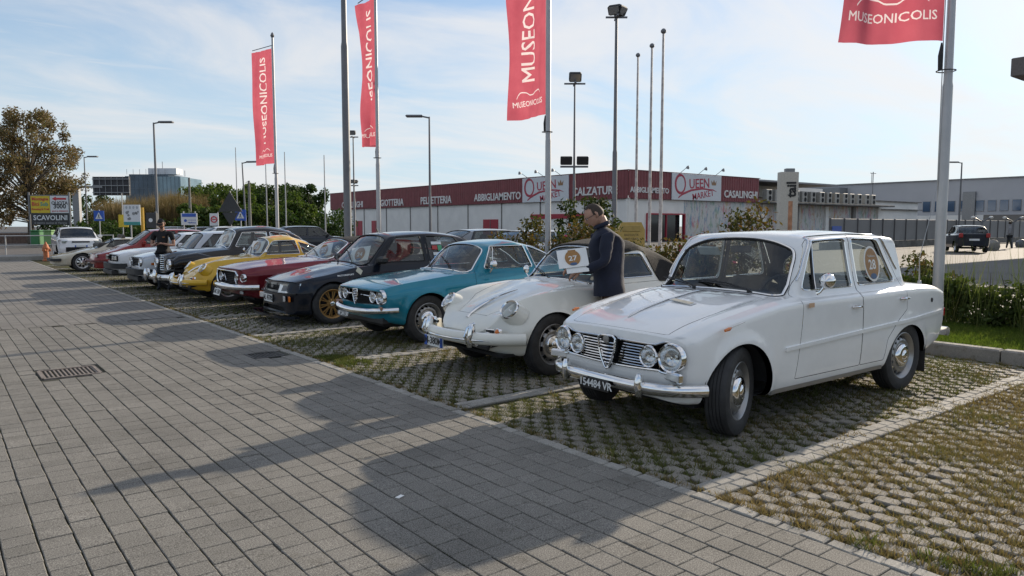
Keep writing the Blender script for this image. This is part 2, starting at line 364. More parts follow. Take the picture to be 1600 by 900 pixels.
class Car:
    VS = .22                      # metres per unit of v, roughly
    def __init__(s, feats, res=.045, deform=None, name='car'):
        """feats: bottom to centre line; each a list of (s, y, z) or (s, x, y, z)"""
        s.K = len(feats); s.res = res; s.deform = deform or []; s.name = name
        f4 = [[(p[0], p[0], p[1], p[2]) if len(p) == 3 else p for p in f] for f in feats]
        s.s0 = min(f[0][0] for f in f4); s.s1 = max(f[-1][0] for f in f4)
        T_ = 500; q = np.linspace(s.s0, s.s1, T_); s.T = T_
        tab = np.zeros((s.K, T_, 3))
        for k, f in enumerate(f4):
            xs = [p[0] for p in f]
            for c in range(3): tab[k, :, c] = pchip(xs, [p[c + 1] for p in f], q)
        ker = np.array([1, 2, 3, 2, 1.]); ker /= ker.sum()
        for k in range(s.K):
            for c in range(3):
                a = tab[k, :, c]; pad = np.concatenate([2 * a[0] - a[2:0:-1], a, 2 * a[-1] - a[-2:-4:-1]]); tab[k, :, c] = np.convolve(pad, ker, 'valid')
        mir = tab[-1].copy(); mir[:, 1] *= -1
        s.E = np.concatenate([tab[:1], tab, mir[None]], 0)
        s._grid = None
    def flat(s, S, V):
        S = np.atleast_1d(np.asarray(S, float)); V = np.atleast_1d(np.asarray(V, float))
        f = (np.clip(S, s.s0, s.s1) - s.s0) / (s.s1 - s.s0) * (s.T - 1); i = np.clip(f.astype(int), 0, s.T - 2); w = (f - i)[:, None]
        j = np.clip(np.floor(V).astype(int), 0, s.K - 1); t = (V - j)[:, None]
        g = lambda jj: s.E[jj, i] * (1 - w) + s.E[jj, i + 1] * w
        return .5 * ((1 - t)**2 * g(j) + (1 + 2 * t - 2 * t * t) * g(j + 1) + t * t * g(j + 2))
    def D(s, P):
        P = np.array(P, float); one = P.ndim == 1
        if one: P = P[None]
        for d in s.deform: P = d(P)
        return P[0] if one else P
    def S(s, S_, V): return s.D(s.flat(S_, V))
    def N(s, S_, V):
        S_ = np.atleast_1d(np.asarray(S_, float)); V = np.atleast_1d(np.asarray(V, float)); h = .012; hv = .03
        a = s.S(np.clip(S_ + h, s.s0, s.s1), V) - s.S(np.clip(S_ - h, s.s0, s.s1), V)
        b = s.S(S_, np.clip(V + hv, .02, s.K)) - s.S(S_, np.clip(V - hv, .0, s.K))
        n = np.cross(b, a); l = np.linalg.norm(n, axis=1, keepdims=True); n = n / np.maximum(l, 1e-12)
        return n                   # outward for y>0, S back, V up
    # --- finding surface parameters of outlines drawn from the side, the top or the front
    def _find(s, pts, ax, vr, it=12):
        pts = np.asarray(pts, float)
        gs = np.linspace(s.s0, s.s1, 160); gv = np.linspace(vr[0], vr[1], 70)
        GS, GV = [a.ravel() for a in np.meshgrid(gs, gv)]
        G = s.S(GS, GV)[:, ax]; outS = np.zeros(len(pts)); outV = np.zeros(len(pts))
        for c in range(0, len(pts), 200):
            d = ((pts[c:c + 200, None, :] - G[None]) ** 2).sum(2); k = d.argmin(1); outS[c:c + 200] = GS[k]; outV[c:c + 200] = GV[k]
        S_, V = outS, outV
        for _ in range(it):
            p = s.S(S_, V)[:, ax]; h = 1e-3
            a = (s.S(S_ + h, V)[:, ax] - s.S(S_ - h, V)[:, ax]) / (2 * h); b = (s.S(S_, np.clip(V + h, 0, s.K))[:, ax] - s.S(S_, np.clip(V - h, 0, s.K))[:, ax]) / (2 * h)
            r = pts - p; det = a[:, 0] * b[:, 1] - a[:, 1] * b[:, 0]; ok = np.abs(det) > 1e-6; det = np.where(ok, det, 1)
            ds = np.where(ok, (r[:, 0] * b[:, 1] - r[:, 1] * b[:, 0]) / det, 0); dv = np.where(ok, (a[:, 0] * r[:, 1] - a[:, 1] * r[:, 0]) / det, 0)
            S_ = np.clip(S_ + np.clip(ds, -.08, .08), s.s0 - .0, s.s1); V = np.clip(V + np.clip(dv, -.25, .25), vr[0], vr[1])
        return np.stack([S_, V], 1)
    def side(s, pts, vr, step=.03, closed=True): return s._find(dense(pts, step, closed), [0, 2], vr)
    def top(s, pts, vr, step=.03, closed=True): return s._find(dense(pts, step, closed), [0, 1], vr)
    def sline(s, pts, vr, step=.04): return s.side(pts, vr, step, False)
    def tline(s, pts, vr, step=.04): return s.top(pts, vr, step, False)
    def at_top(s, x, y):
        q = s.top([(x, abs(y))], [6.05, s.K - .01], 1, False)[0]; r = s.S(q[0], q[1])[0]; r[1] = y; return r
    def at_side(s, x, z, vr, side=-1):
        q = s.side([(x, z)], vr, 1, False)[0]; m = np.array([1, side, 1]); return s.S(q[0], q[1])[0] * m, s.N(q[0], q[1])[0] * m
    def shrink(s, poly, g):
        """move an outline inwards by g metres along the surface"""
        P = np.asarray(poly, float); h = .01
        A = np.linalg.norm(s.S(P[:, 0] + h, P[:, 1]) - s.S(P[:, 0] - h, P[:, 1]), axis=1) / (2 * h) + 1e-6
        vv = np.clip(P[:, 1], .05, s.K - .05); B = np.linalg.norm(s.S(P[:, 0], vv + h) - s.S(P[:, 0], vv - h), axis=1) / (2 * h) + 1e-6
        M_ = np.stack([P[:, 0] * A.mean(), P[:, 1] * B.mean()], 1)
        ar = (M_[:, 0] * np.roll(M_[:, 1], -1) - np.roll(M_[:, 0], -1) * M_[:, 1]).sum()
        t = np.roll(P, -1, 0) - np.roll(P, 1, 0); t = np.stack([t[:, 0] * A, t[:, 1] * B], 1); t /= (np.linalg.norm(t, axis=1, keepdims=True) + 1e-9)
        n = np.stack([-t[:, 1], t[:, 0]], 1) * (1 if ar > 0 else -1)
        return P + np.stack([n[:, 0] / A, n[:, 1] / B], 1) * g
    # --- cut the shell
    def build(s, parent, regions, body_mat, flange=.02, body_name='body'):
        """regions: dicts name, poly (s,v), mat (None = open), gap, inset, join (spans the centre line), drop.
        Earlier regions win. Everything else is the body."""
        st = s.res; vs = s.VS
        con = []; info = []
        for r in regions:
            o = np.asarray(r['poly'], float); inn = s.shrink(o, r['gap']) if r.get('gap') else None
            info.append((r, o, inn)); con.append(o)
            if inn is not None: con.append(inn)
        con.append(dense(np.array([(s.s0, 0), (s.s1, 0), (s.s1, s.K), (s.s0, s.K)], float) * np.array([1, vs]), st) / np.array([1, vs]))
        pts = []; edges = []
        for c in con:
            o = len(pts); n = len(c); pts += [tuple(p) for p in c]; edges += [(o + i, o + (i + 1) % n) for i in range(n)]
        cp = np.array(pts) * np.array([1, vs])
        gs = np.arange(s.s0 + st / 2, s.s1, st); gv = np.arange(st * .5 / vs, s.K, st / vs)
        g = np.array([(a + (st / 2 if k % 2 else 0), b) for k, b in enumerate(gv) for a in gs]) * np.array([1, vs])
        keep = np.ones(len(g), bool)
        for c in range(0, len(cp), 300): keep &= (((g[:, None, :] - cp[None, c:c + 300]) ** 2).sum(2).min(1) > (st * .45) ** 2)
        g = g[keep]; allp = np.concatenate([cp, g])
        res = geometry.delaunay_2d_cdt([Vector(p) for p in allp], edges, [], 0, 1e-6, False)
        W = np.array([(v[0], v[1]) for v in res[0]]) / np.array([1, vs]); F = np.array([f for f in res[2] if len(f) == 3], int)
        cen = W[F].mean(1)
        a = W[F] * np.array([1, vs]); area = ((a[:, 1, 0] - a[:, 0, 0]) * (a[:, 2, 1] - a[:, 0, 1]) - (a[:, 1, 1] - a[:, 0, 1]) * (a[:, 2, 0] - a[:, 0, 0]))
        F[area > 0] = F[area > 0][:, ::-1]
        ok = (np.abs(area) > 1e-9) & (cen[:, 0] > s.s0) & (cen[:, 0] < s.s1) & (cen[:, 1] > 0) & (cen[:, 1] < s.K)
        lab = np.full(len(F), -1); lab[~ok] = -2
        for i, (r, o, inn) in enumerate(info):
            free = lab == -1; m = np.zeros(len(F), bool); m[free] = inside(o, cen[free])
            if inn is not None:
                mi = np.zeros(len(F), bool); mi[m] = inside(inn, cen[m]); lab[mi] = i; lab[m & ~mi] = -2
            else: lab[m] = i
        Pall = s.S(W[:, 0], np.clip(W[:, 1], 0, s.K)); Nall = s.N(W[:, 0], np.clip(W[:, 1], 0, s.K))
        out = {}
        def emit(name, sel, m, inset, join, extra=None):
            f = F[sel]
            if not len(f): return None
            u, inv = np.unique(f, return_inverse=True); f = inv.reshape(-1, 3)
            p = Pall[u] - Nall[u] * inset; n = Nall[u]
            pm = p * np.array([1, -1, 1]); nm = n * np.array([1, -1, 1]); fm = f[:, ::-1]
            if extra:
                e = len(p); p = np.concatenate([p, extra[0]]); n = np.concatenate([n, extra[1]]); f2 = [tuple(q) for q in f] + [tuple(i + e for i in q) for q in extra[2]]
                pm = p * np.array([1, -1, 1]); nm = n * np.array([1, -1, 1]); fm = [tuple(reversed(q)) for q in f2]; f = f2
            f = [tuple(q) for q in f]; fm = [tuple(q) for q in fm]
            if join:
                L = len(p); me = mesh_from(name, np.concatenate([p, pm]), f + [tuple(i + L for i in q) for q in fm], m, True, np.concatenate([n, nm]))
                return [link(bpy.data.objects.new(name, me), parent)]
            r_ = []
            for q, nn, ff in ((p, n, f), (pm, nm, fm)):
                r_.append(link(bpy.data.objects.new(name, mesh_from(name, q, ff, m, True, nn)), parent))
            return r_
        # flanges round every opening so that the sheet metal has a thickness
        ev, en, ef = [], [], []
        for r, o, inn in info:
            if not r.get('flange'): continue
            d = r['flange']; mk = (o[:, 1] > -.0) & (o[:, 1] <= s.K) & (o[:, 0] >= s.s0) & (o[:, 0] <= s.s1); n = len(o)
            P = s.S(o[:, 0], np.clip(o[:, 1], 0, s.K)); N = s.N(o[:, 0], np.clip(o[:, 1], 0, s.K))
            Q = P - (np.array([0, 1, 0]) if r.get('arch') else N) * d
            ctr = P.mean(0); b = len(ev)
            for i in range(n):
                w = (P[i] - ctr); w = -w / (np.linalg.norm(w) + 1e-9)
                if r.get('arch'): w[1] = 0
                ev += [P[i], Q[i]]; en += [w, w]
            for i in range(n):
                j = (i + 1) % n
                if mk[i] and mk[j]: ef.append((b + 2 * i, b + 2 * j, b + 2 * j + 1, b + 2 * i + 1))
        for i, (r, o, inn) in enumerate(info):
            if r.get('mat') is None: continue
            out[r['name']] = emit(r['name'], lab == i, r['mat'], r.get('inset', 0), r.get('join', False))
        out[body_name] = emit(body_name, lab == -1, body_mat, 0, True, (np.array(ev), np.array(en), ef) if ev else None)
        return out
    def line(s, poly, r, off=.004, n=6, closed=True, both=True, mb=None, flat=1.0):
        """a bright moulding laid along an outline on the surface"""
        mb = mb or MB(); P = np.asarray(poly, float); over = P[:, 1] > s.K - 1e-6
        if over.any() and closed:
            k = int(np.argmax(over & ~np.roll(over, -1))); P = np.roll(P, -k, 0); P = P[:len(P) - int(over.sum()) + 2]
            P[:, 1] = np.minimum(P[:, 1], s.K); closed = False
        p = s.S(P[:, 0], np.clip(P[:, 1], 0, s.K)) + s.N(P[:, 0], np.clip(P[:, 1], 0, s.K)) * off
        mb.tube(p, r, n, closed)
        if both: mb.tube(p * np.array([1, -1, 1]), r, n, closed)
        return mb
    def cap(s, parent, end, holes, body_mat, name='front_panel', bulge=None, extra_regions=(), step=.04):
        """close the loft at its first (end=0) or last station; holes are (y,z) outlines on the y>=0 half or crossing the centre"""
        q = s.s0 if end == 0 else s.s1
        v = np.linspace(0, s.K, 10 * s.K + 1); prof = s.flat(np.full(len(v), q), v)
        half = prof[:, 1:]; x0 = prof[:, 0]
        outl = np.concatenate([half, (half * np.array([-1, 1]))[::-1]])
        keepi = [0]
        for i in range(1, len(outl)):
            if np.hypot(*(outl[i] - outl[keepi[-1]])) > 2e-3: keepi.append(i)
        outl = outl[keepi]
        hs = []
        for h in holes:
            h = np.asarray(h, float); hs.append(h)
            if h[:, 0].min() > 0: hs.append((h * np.array([-1, 1]))[::-1])
        pts = [tuple(p) for p in outl]; edges = [(i, (i + 1) % len(outl)) for i in range(len(outl))]
        for h in hs:
            o = len(pts); pts += [tuple(p) for p in h]; edges += [(o + i, o + (i + 1) % len(h)) for i in range(len(h))]
        lo, hi = outl.min(0), outl.max(0); cp = np.array(pts)
        g = np.array([(a, b) for a in np.arange(lo[0], hi[0], step) for b in np.arange(lo[1], hi[1], step)])
        g = g[inside(outl, g)]; keep = np.ones(len(g), bool)
        for c in range(0, len(cp), 300): keep &= (((g[:, None] - cp[None, c:c + 300])**2).sum(2).min(1) > (step * .4)**2)
        res = geometry.delaunay_2d_cdt([Vector(p) for p in np.concatenate([cp, g[keep]])], edges, [], 0, 1e-6, False)
        W = np.array([(p[0], p[1]) for p in res[0]]); F = np.array([f for f in res[2] if len(f) == 3], int); cen = W[F].mean(1)
        sel = inside(outl, cen)
        for h in hs: sel &= ~inside(h, cen)
        F = F[sel]
        a = W[F]; ar = (a[:, 1, 0] - a[:, 0, 0]) * (a[:, 2, 1] - a[:, 0, 1]) - (a[:, 1, 1] - a[:, 0, 1]) * (a[:, 2, 0] - a[:, 0, 0])
        F[(ar > 0) == (end == 0)] = F[(ar > 0) == (end == 0)][:, ::-1]
        def lift(Q):
            # x at the rim follows the rim; inside it is blended by nearest rim points
            d = np.hypot(Q[:, None, 0] - outl[None, :, 0], Q[:, None, 1] - outl[None, :, 1]) + 1e-4
            xr = np.interp(np.arange(len(outl)), np.arange(len(outl)), np.concatenate([x0, x0[::-1]])[keepi]); w = 1 / d**2
            x = (w * xr).sum(1) / w.sum(1)
            if bulge: x = x + bulge(d.min(1)) * (-1 if end == 0 else 1)
            return s.D(np.stack([x, Q[:, 0], Q[:, 1]], 1))
        V = lift(W); o = link(bpy.data.objects.new(name, mesh_from(name, V, F, body_mat, True, angle=30)), parent)
        mb = MB()
        for h in hs:                  # returns round each opening
            P = lift(h); n = len(h); dx = .05 if end == 0 else -.05
            mb.add(list(P) + [p + np.array([dx, 0, 0]) for p in P], [(i, (i + 1) % n, (i + 1) % n + n, i + n) for i in range(n)])
        if hs: fix_normals(mb.obj('opening_edge', body_mat, o))
        s.lift = lift
        return o

# --- deformations (act on the undeformed, flat-fronted shape)
def d_plan(front=None, rear=None, L=4.0, reach=.7):
    """front / rear: functions (|y|, z) -> how far the end is pulled back there"""
    def f(P):
        P = P.copy(); y = np.abs(P[:, 1])
        if front is not None:
            w = np.clip(1 - P[:, 0] / reach, 0, 1.3); w = w * w * (3 - 2 * np.clip(w, 0, 1)); P[:, 0] = P[:, 0] + front(y, P[:, 2]) * w
        if rear is not None:
            w = np.clip(1 - (L - P[:, 0]) / reach, 0, 1.3); w = w * w * (3 - 2 * np.clip(w, 0, 1)); P[:, 0] = P[:, 0] - rear(y, P[:, 2]) * w
        return P
    return f
def d_round(x0, r, amt, zc, sign=1, yk=1.0):
    """round over the edge between sides and end panel; sign=1 front, -1 rear"""
    def f(P):
        P = P.copy(); u = np.clip(((x0 + r - P[:, 0]) if sign > 0 else (P[:, 0] - (x0 - r))) / r, 0, 1)
        k = amt * (1 - np.sqrt(np.maximum(0, 1 - (u * .995)**2)))
        hy = np.abs(P[:, 1]); P[:, 1] -= np.sign(P[:, 1]) * np.minimum(k * yk, hy * .5) * np.clip(hy / .5, 0, 1)
        P[:, 2] -= (P[:, 2] - zc) * k * 1.1
        return P
    return f
def d_flare(xw, zw, Rr, a, w=.09, zmax=2.0):
    def f(P):
        P = P.copy(); d = np.hypot(P[:, 0] - xw, P[:, 2] - zw) - Rr
        g = a * np.exp(-(np.maximum(d, 0) / w)**2) * np.clip((np.abs(P[:, 1]) - .4) / .2, 0, 1) * (P[:, 2] < zmax)
        P[:, 1] += np.sign(P[:, 1]) * g; return P
    return f
def d_crease(fn): return fn

# --- generator for boxy cars
def box_feats(p):
    """longitudinal feature lines from a few profiles (all functions of x)"""
    L0, L1 = p['x0'], p['x1']
    w = curve_fn(p['plan']); bot = curve_fn(p['bot']); sh = curve_fn(p['sh']); top = curve_fn(p['top']); edge = curve_fn(p['edge'])
    xs = sorted(set([L0, L1] + [round(q, 3) for q in np.linspace(L0, L1, 13)] + [a[0] for key in ('plan', 'bot', 'sh') for a in (p[key] if not isinstance(p[key], (int, float)) else [])]))
    xs = [q for q in xs if L0 <= q <= L1]; xa = np.array(xs); W = w(xa); B = bot(xa); SH = sh(xa)
    shin = curve_fn(p.get('shin', .045))(xa); tuck = curve_fn(p.get('tuck', .05))(xa)
    F = []
    F.append([(q, W[i] - .22, B[i] + .01) for i, q in enumerate(xs)])
    F.append([(q, W[i] - tuck[i], B[i]) for i, q in enumerate(xs)])
    F.append([(q, W[i] - tuck[i] * .25, B[i] + .13) for i, q in enumerate(xs)])
    F.append([(q, W[i], (B[i] + .13 + SH[i] - p.get('shr', .05)) / 2 + .02) for i, q in enumerate(xs)])
    F.append([(q, W[i] - .008, SH[i] - p.get('shr', .05)) for i, q in enumerate(xs)])
    F.append([(q, W[i] - shin[i], SH[i]) for i, q in enumerate(xs)])
    # upper lines: bonnet | screen pillar | roof | rear pillar | deck
    bi = p.get('belt_in', .075); xc, xh, xr, xd = p['xc'], p['xh'], p['xr'], p['xd']
    cc, ch, cr, cd = p.get('cc', .18), p.get('ch', .08), p.get('cr', .03), p.get('cd', .10)
    zr = p['zroof']; yr = p['yroof']; crown = p.get('crown', .05)
    beltz = curve_fn(p['belt'])
    wm = float(w([1.8 if L1 > 3 else 1])[0])
    lv = [(1.0, 0), (.0, 1), (.0, 2), (.0, 3), (.0, 4)]
    yb = [wm - bi, wm - bi - .015, wm - bi - .032, wm - bi - .075, .30]     # at belt / bonnet height
    hdr = p.get('hdr', .045)
    ytop = [None, yr + (wm - bi - .02 - yr) * .32, yr + .010, yr - .03, .28]
    ztop = [None, zr - (zr - float(beltz([2.2])[0])) * .30, zr - hdr - .012, zr - .006 - crown * .35, zr + crown * .25]
    def hoodz(x, y):
        e = float(edge([x])[0]); c = float(top([x])[0]); ww = float(w([x])[0]); u = min(1, max(0, y / max(.05, (ww - bi))))
        return e + (c - e) * (1 - u ** p.get('hexp', 2.2))
    ymax = p.get('yhood')      # width the bonnet keeps at the nose, fraction of plan
    for k in range(5):
        f = []; y0 = yb[k]; off_c = cc * (y0 / wm) ** 2; off_d = cd * (y0 / wm) ** 2
        a = xc + off_c; d = xd - off_d
        fx = [q for q in np.linspace(L0, a - .03, 7)]
        for q in fx:
            ww = float(w([q])[0]); y = y0 * ww / wm; f.append((q, q, y, hoodz(q, y)))
        if k == 0:
            for q in np.linspace(a, d, 8): f.append((q, q, float(w([q])[0]) - bi, float(beltz([q])[0])))
        else:
            t = [0, .5, 1.0]; bz = float(beltz([a])[0]) if k < 4 else float(top([a])[0]); hx = xh + ch * (ytop[k] / yr) ** 2
            bz = max(bz - (.012 if k < 4 else 0), hoodz(a, y0))
            sbow = p.get('sbow', .0)
            f.append((a, a, y0, bz))
            f.append((a + (hx - a) * .5, a + (hx - a) * .5 - sbow, y0 + (ytop[k] - y0) * .5, bz + (ztop[k] - bz) * .5))
            f.append((hx, hx, ytop[k], ztop[k] - p.get('rf', .02)))
            xm0, xm1 = hx + .10, xr - cr * (ytop[k] / yr) ** 2
            arch = p.get('arch', .015)
            f.append((xm0, xm0, ytop[k], ztop[k] - p.get('rf', .02) * .25))
            f.append(((xm0 + xm1) / 2, (xm0 + xm1) / 2, ytop[k] + .004, ztop[k] + arch))
            f.append((xm1 - .14, xm1 - .14, ytop[k] - .004, ztop[k] - p.get('rb', .02) * .4))
            f.append((xm1, xm1, ytop[k] - .01, ztop[k] - p.get('rb', .03)))
            bz2 = max(float(beltz([d])[0]) - (.012 if k < 4 else 0), hoodz(d, y0)) if k < 4 else float(top([d])[0])
            bow = p.get('rbow', .02)
            f.append(((xm1 + d) / 2, (xm1 + d) / 2, (ytop[k] - .01 + y0) / 2, (ztop[k] - p.get('rb', .03) + bz2) / 2 + bow))
            f.append((d, d, y0 * float(w([d])[0]) / wm, bz2))
        for q in np.linspace(d + .03, L1, 5) if d + .05 < L1 else [L1]:
            if q <= f[-1][0]: continue
            ww = float(w([q])[0]); y = y0 * ww / wm; f.append((q, q, y, hoodz(q, y)))
        F.append(f)
    return F

# --- wheels
def wheel_mesh_parts(Rt, wt, Rr, style, key):
    """returns [(name, mesh)] about a local axis: +Z is the outer face"""
    if key in MATS: return MATS[key]
    out = []
    h = wt / 2; mb = MB()
    prof = [(Rr - .012, -h * .55), (Rr + .01, -h * .8), (Rt - .035, -h * .98), (Rt - .012, -h * .9)]
    for k in range(5):
        z0 = -h * .74 + k * h * 1.48 / 4.99
        prof += [(Rt, z0), (Rt, z0 + h * .22), (Rt - .007, z0 + h * .23), (Rt - .007, z0 + h * .29)]
    prof = prof[:-2] + [(Rt - .012, h * .9), (Rt - .035, h * .98), (Rr + .05, h * 1.0), (Rr + .028, h * .93), (Rr + .01, h * .86), (Rr - .012, h * .62)]
    mb.lathe(prof, 48); out.append(('tyre', mb.mesh('tyre', RUBBER, angle=40)))
    def disc(holes, zf, rin, rout, m, nm, th=.012, n=64):
        pts = [(rout * math.cos(2 * math.pi * k / n), rout * math.sin(2 * math.pi * k / n)) for k in range(n)]; ed = [(k, (k + 1) % n) for k in range(n)]
        for hl in holes:
            o = len(pts); pts += [tuple(q) for q in hl]; ed += [(o + i, o + (i + 1) % len(hl)) for i in range(len(hl))]
        for rr in np.linspace(rin, rout, 7)[1:-1]:
            for k in range(n // 2):
                q = (rr * math.cos(4 * math.pi * k / n + rr * 9), rr * math.sin(4 * math.pi * k / n + rr * 9))
                pts.append(q)
        pts.append((0, 0))
        res = geometry.delaunay_2d_cdt([Vector(q) for q in pts], ed, [], 0, 1e-6, False)
        W = np.array([(q[0], q[1]) for q in res[0]]); F = np.array([f for f in res[2] if len(f) == 3]); cen = W[F].mean(1); sel = np.hypot(cen[:, 0], cen[:, 1]) < rout
        for hl in holes: sel &= ~inside(hl, cen)
        F = F[sel]; r_ = np.hypot(W[:, 0], W[:, 1]); V = np.stack([W[:, 0], W[:, 1], zf(r_)], 1)
        a = W[F]; ar = (a[:, 1, 0] - a[:, 0, 0]) * (a[:, 2, 1] - a[:, 0, 1]) - (a[:, 1, 1] - a[:, 0, 1]) * (a[:, 2, 0] - a[:, 0, 0]); F[ar < 0] = F[ar < 0][:, ::-1]
        mm = MB(); mm.add(V, [tuple(f) for f in F])
        for hl in holes:
            hl = np.asarray(hl); zz = zf(np.hypot(hl[:, 0], hl[:, 1])); nn = len(hl)
            mm.add([(q[0], q[1], z) for q, z in zip(hl, zz)] + [(q[0], q[1], z - th) for q, z in zip(hl, zz)], [(i, i + nn, (i + 1) % nn + nn, (i + 1) % nn) for i in range(nn)])
        return mm
    def slots(nh, rc, lr, lt, rot=0, ell=False):
        hs = []
        for k in range(nh):
            a = 2 * math.pi * k / nh + rot
            base = circle(0, 0, 1, 12) * np.array([lr, lt]) if ell else rpoly([(-lr, -lt), (lr, -lt), (lr, lt), (-lr, lt)], min(lr, lt) * .6, 3)
            c_, s_ = math.cos(a), math.sin(a); hs.append(np.array([(rc * c_ + q[0] * c_ - q[1] * s_, rc * s_ + q[0] * s_ + q[1] * c_) for q in base]))
        return hs
    lip = MB(); lip.lathe([(Rr - .03, -h * .6), (Rr - .02, -h * .1), (Rr - .022, h * .55), (Rr + .004, h * .66), (Rr + .012, h * .84), (Rr + .004, h * .88), (Rr - .006, h * .80), (Rr - .016, h * .62), (Rr - .03, h * .45), (Rr - .035, h * .2)], 48)
    rm = STEEL; cap = None
    if style in ('steel', 'steel_cap', 'porsche'):
        z0 = h * .42
        zf = lambda r: np.interp(r, [0, .06, .075, Rr * .55, Rr * .70, Rr * .86, Rr - .03], [z0 + .015, z0 + .015, z0 + .01, z0 + .022, z0 + .03, z0 + .0, z0 - .03])
        hs = slots(16, Rr * .80, .014, .017, 0, True) if style != 'porsche' else slots(10, Rr * .80, .016, .026)
        d = disc(hs, zf, .05, Rr - .028, rm, 'rim'); lip.add(d.v, d.f)
        cap = MB(); rc = Rr * (.56 if style != 'porsche' else .52)
        cap.lathe([(rc, z0 + .012), (rc - .004, z0 + .032), (rc * .86, z0 + .047), (rc * .5, z0 + .056), (rc * .45, z0 + .053), (rc * .40, z0 + .060), (rc * .2, z0 + .066), (.001, z0 + .067)], 40)
    elif style == 'spoke':           # multi-spoke gold alloy
        rm = mat("gold_alloy", (.40, .235, .085), .38, .55, var=.12); z0 = h * .35
        ns = 10
        for k in range(ns):
            for sgn in (-1, 1):
                a = 2 * math.pi * k / ns; a1 = a + sgn * .105
                p0 = Vector((.05 * math.cos(a), .05 * math.sin(a), z0 + .012)); p1 = Vector(((Rr - .02) * math.cos(a1), (Rr - .02) * math.sin(a1), z0 + .018))
                if sgn == -1 or True: lip.tube([p0, (p0 + p1) / 2 + Vector((0, 0, .004)), p1], [.014, .010, .013], 6)
        lip.lathe([(.075, z0 - .03), (.078, z0 + .01), (.06, z0 + .022), (.001, z0 + .022)], 24)
        cap = MB(); cap.lathe([(.04, z0 + .02), (.036, z0 + .04), (.02, z0 + .048), (.001, z0 + .05)], 20)
        bk = MB(); bk.lathe([(.001, -h * .2), (Rr - .03, -h * .2)], 32); out.append(('brake_disc', bk.mesh('brake_disc', BLACKP)))
    else:                            # 'alloy': five broad spokes ; 'dark': small plain
        rm = ALLOY if style == 'alloy' else STEEL; z0 = h * .4
        zf = lambda r: np.interp(r, [0, .05, Rr * .6, Rr - .03], [z0 + .02, z0 + .02, z0 + .012, z0 - .005])
        hs = slots(8, Rr * .62, Rr * .22, Rr * .12)
        d = disc(hs, zf, .05, Rr - .028, rm, 'rim'); lip.add(d.v, d.f)
        cap = MB(); cap.lathe([(.045, z0 + .015), (.04, z0 + .035), (.001, z0 + .04)], 20)
    out.append(('rim', lip.mesh('rim', rm, angle=35)))
    if cap: out.append(('hub_cap', cap.mesh('hub_cap', CHROME, angle=40)))
    MATS[key] = out; return out
def add_wheel(car, x, y, z, Rt, wt, Rr, style, steer=0.0, side=-1, spin=0.0, camber=0.0):
    """side -1: outer face towards -Y"""
    parts = wheel_mesh_parts(Rt, wt, Rr, style, 'wheel_%s_%.3f_%.3f' % (style, Rt, Rr))
    w = bpy.data.objects.new('wheel', None); w.empty_display_size = .1; link(w, car)
    w.location = (x, y, z); w.rotation_euler = (rad(90) if side < 0 else rad(-90), 0, steer)
    w.rotation_mode = 'XYZ'
    M_ = T(x, y, z) @ R(steer, 'Z') @ R(rad(90) if side < 0 else rad(-90), 'X') @ R(spin, 'Z'); w.matrix_local = M_
    for nm, me in parts: link(bpy.data.objects.new(nm, me), w)
    return w
def wheel_wells(car, xs, y_out, zc, Rr, depth=.34, name='wheel_well'):
    for x in xs:
        mb = MB()
        for sg in (-1, 1):
            ring = []; n = 18
            for k in range(n + 1):
                a = math.pi * (.03 + .94 * k / n); ring.append((x + Rr * math.cos(a), zc + Rr * math.sin(a)))
            vs = [(q[0], sg * y_out, q[1]) for q in ring] + [(q[0], sg * (y_out - depth), q[1]) for q in ring]; m = n + 1
            mb.add(vs, [(i, i + 1, i + 1 + m, i + m) for i in range(n)])
            mb.add([(q[0], sg * (y_out - depth), q[1]) for q in ring], [tuple(range(m))])
        mb.obj(name, DARK, car)
def headlamp(car, c, r, normal=(-1, 0, 0), ring=.012, depth=.05, name='headlight', bulge=.35, rx=1.0, bezel=CHROME):
    """round lamp: bowl, lens and bright ring. c is the centre of the lens face"""
    n = Vector(normal).normalized(); up = Vector((0, 0, 1)); x = up.cross(n).normalized(); y = n.cross(x)
    M_ = Matrix(((x.x, y.x, n.x, c[0]), (x.y, y.y, n.y, c[1]), (x.z, y.z, n.z, c[2]), (0, 0, 0, 1)))
    if rx != 1.0: M_ = M_ @ Matrix.Diagonal((rx, 1, 1, 1))
    o = MB(); o.lathe([(r, 0), (r * .92, -depth * .4), (r * .7, -depth * .8), (r * .3, -depth), (.001, -depth)], 28, M_)
    lamp = o.obj(name, REFLECT, car)
    b = MB(); b.lathe([(r * .18, -depth * .9), (r * .2, -depth * .3), (r * .12, -depth * .1), (.001, -depth * .08)], 14, M_); b.obj('bulb_shield', CHROME, lamp)
    l = MB(); l.lathe([(r, -.002), (r * .9, r * bulge * .10), (r * .6, r * bulge * .25), (r * .3, r * bulge * .33), (.001, r * bulge * .36)], 28, M_); l.obj('lens', LENS, lamp)
    q = MB(); q.lathe([(r - .002, -.004), (r - .002, .004), (r + ring * .5, ring * .8), (r + ring, .0), (r + ring * 1.1, -.03)], 32, M_); q.obj('bezel', bezel, lamp)
    return lamp
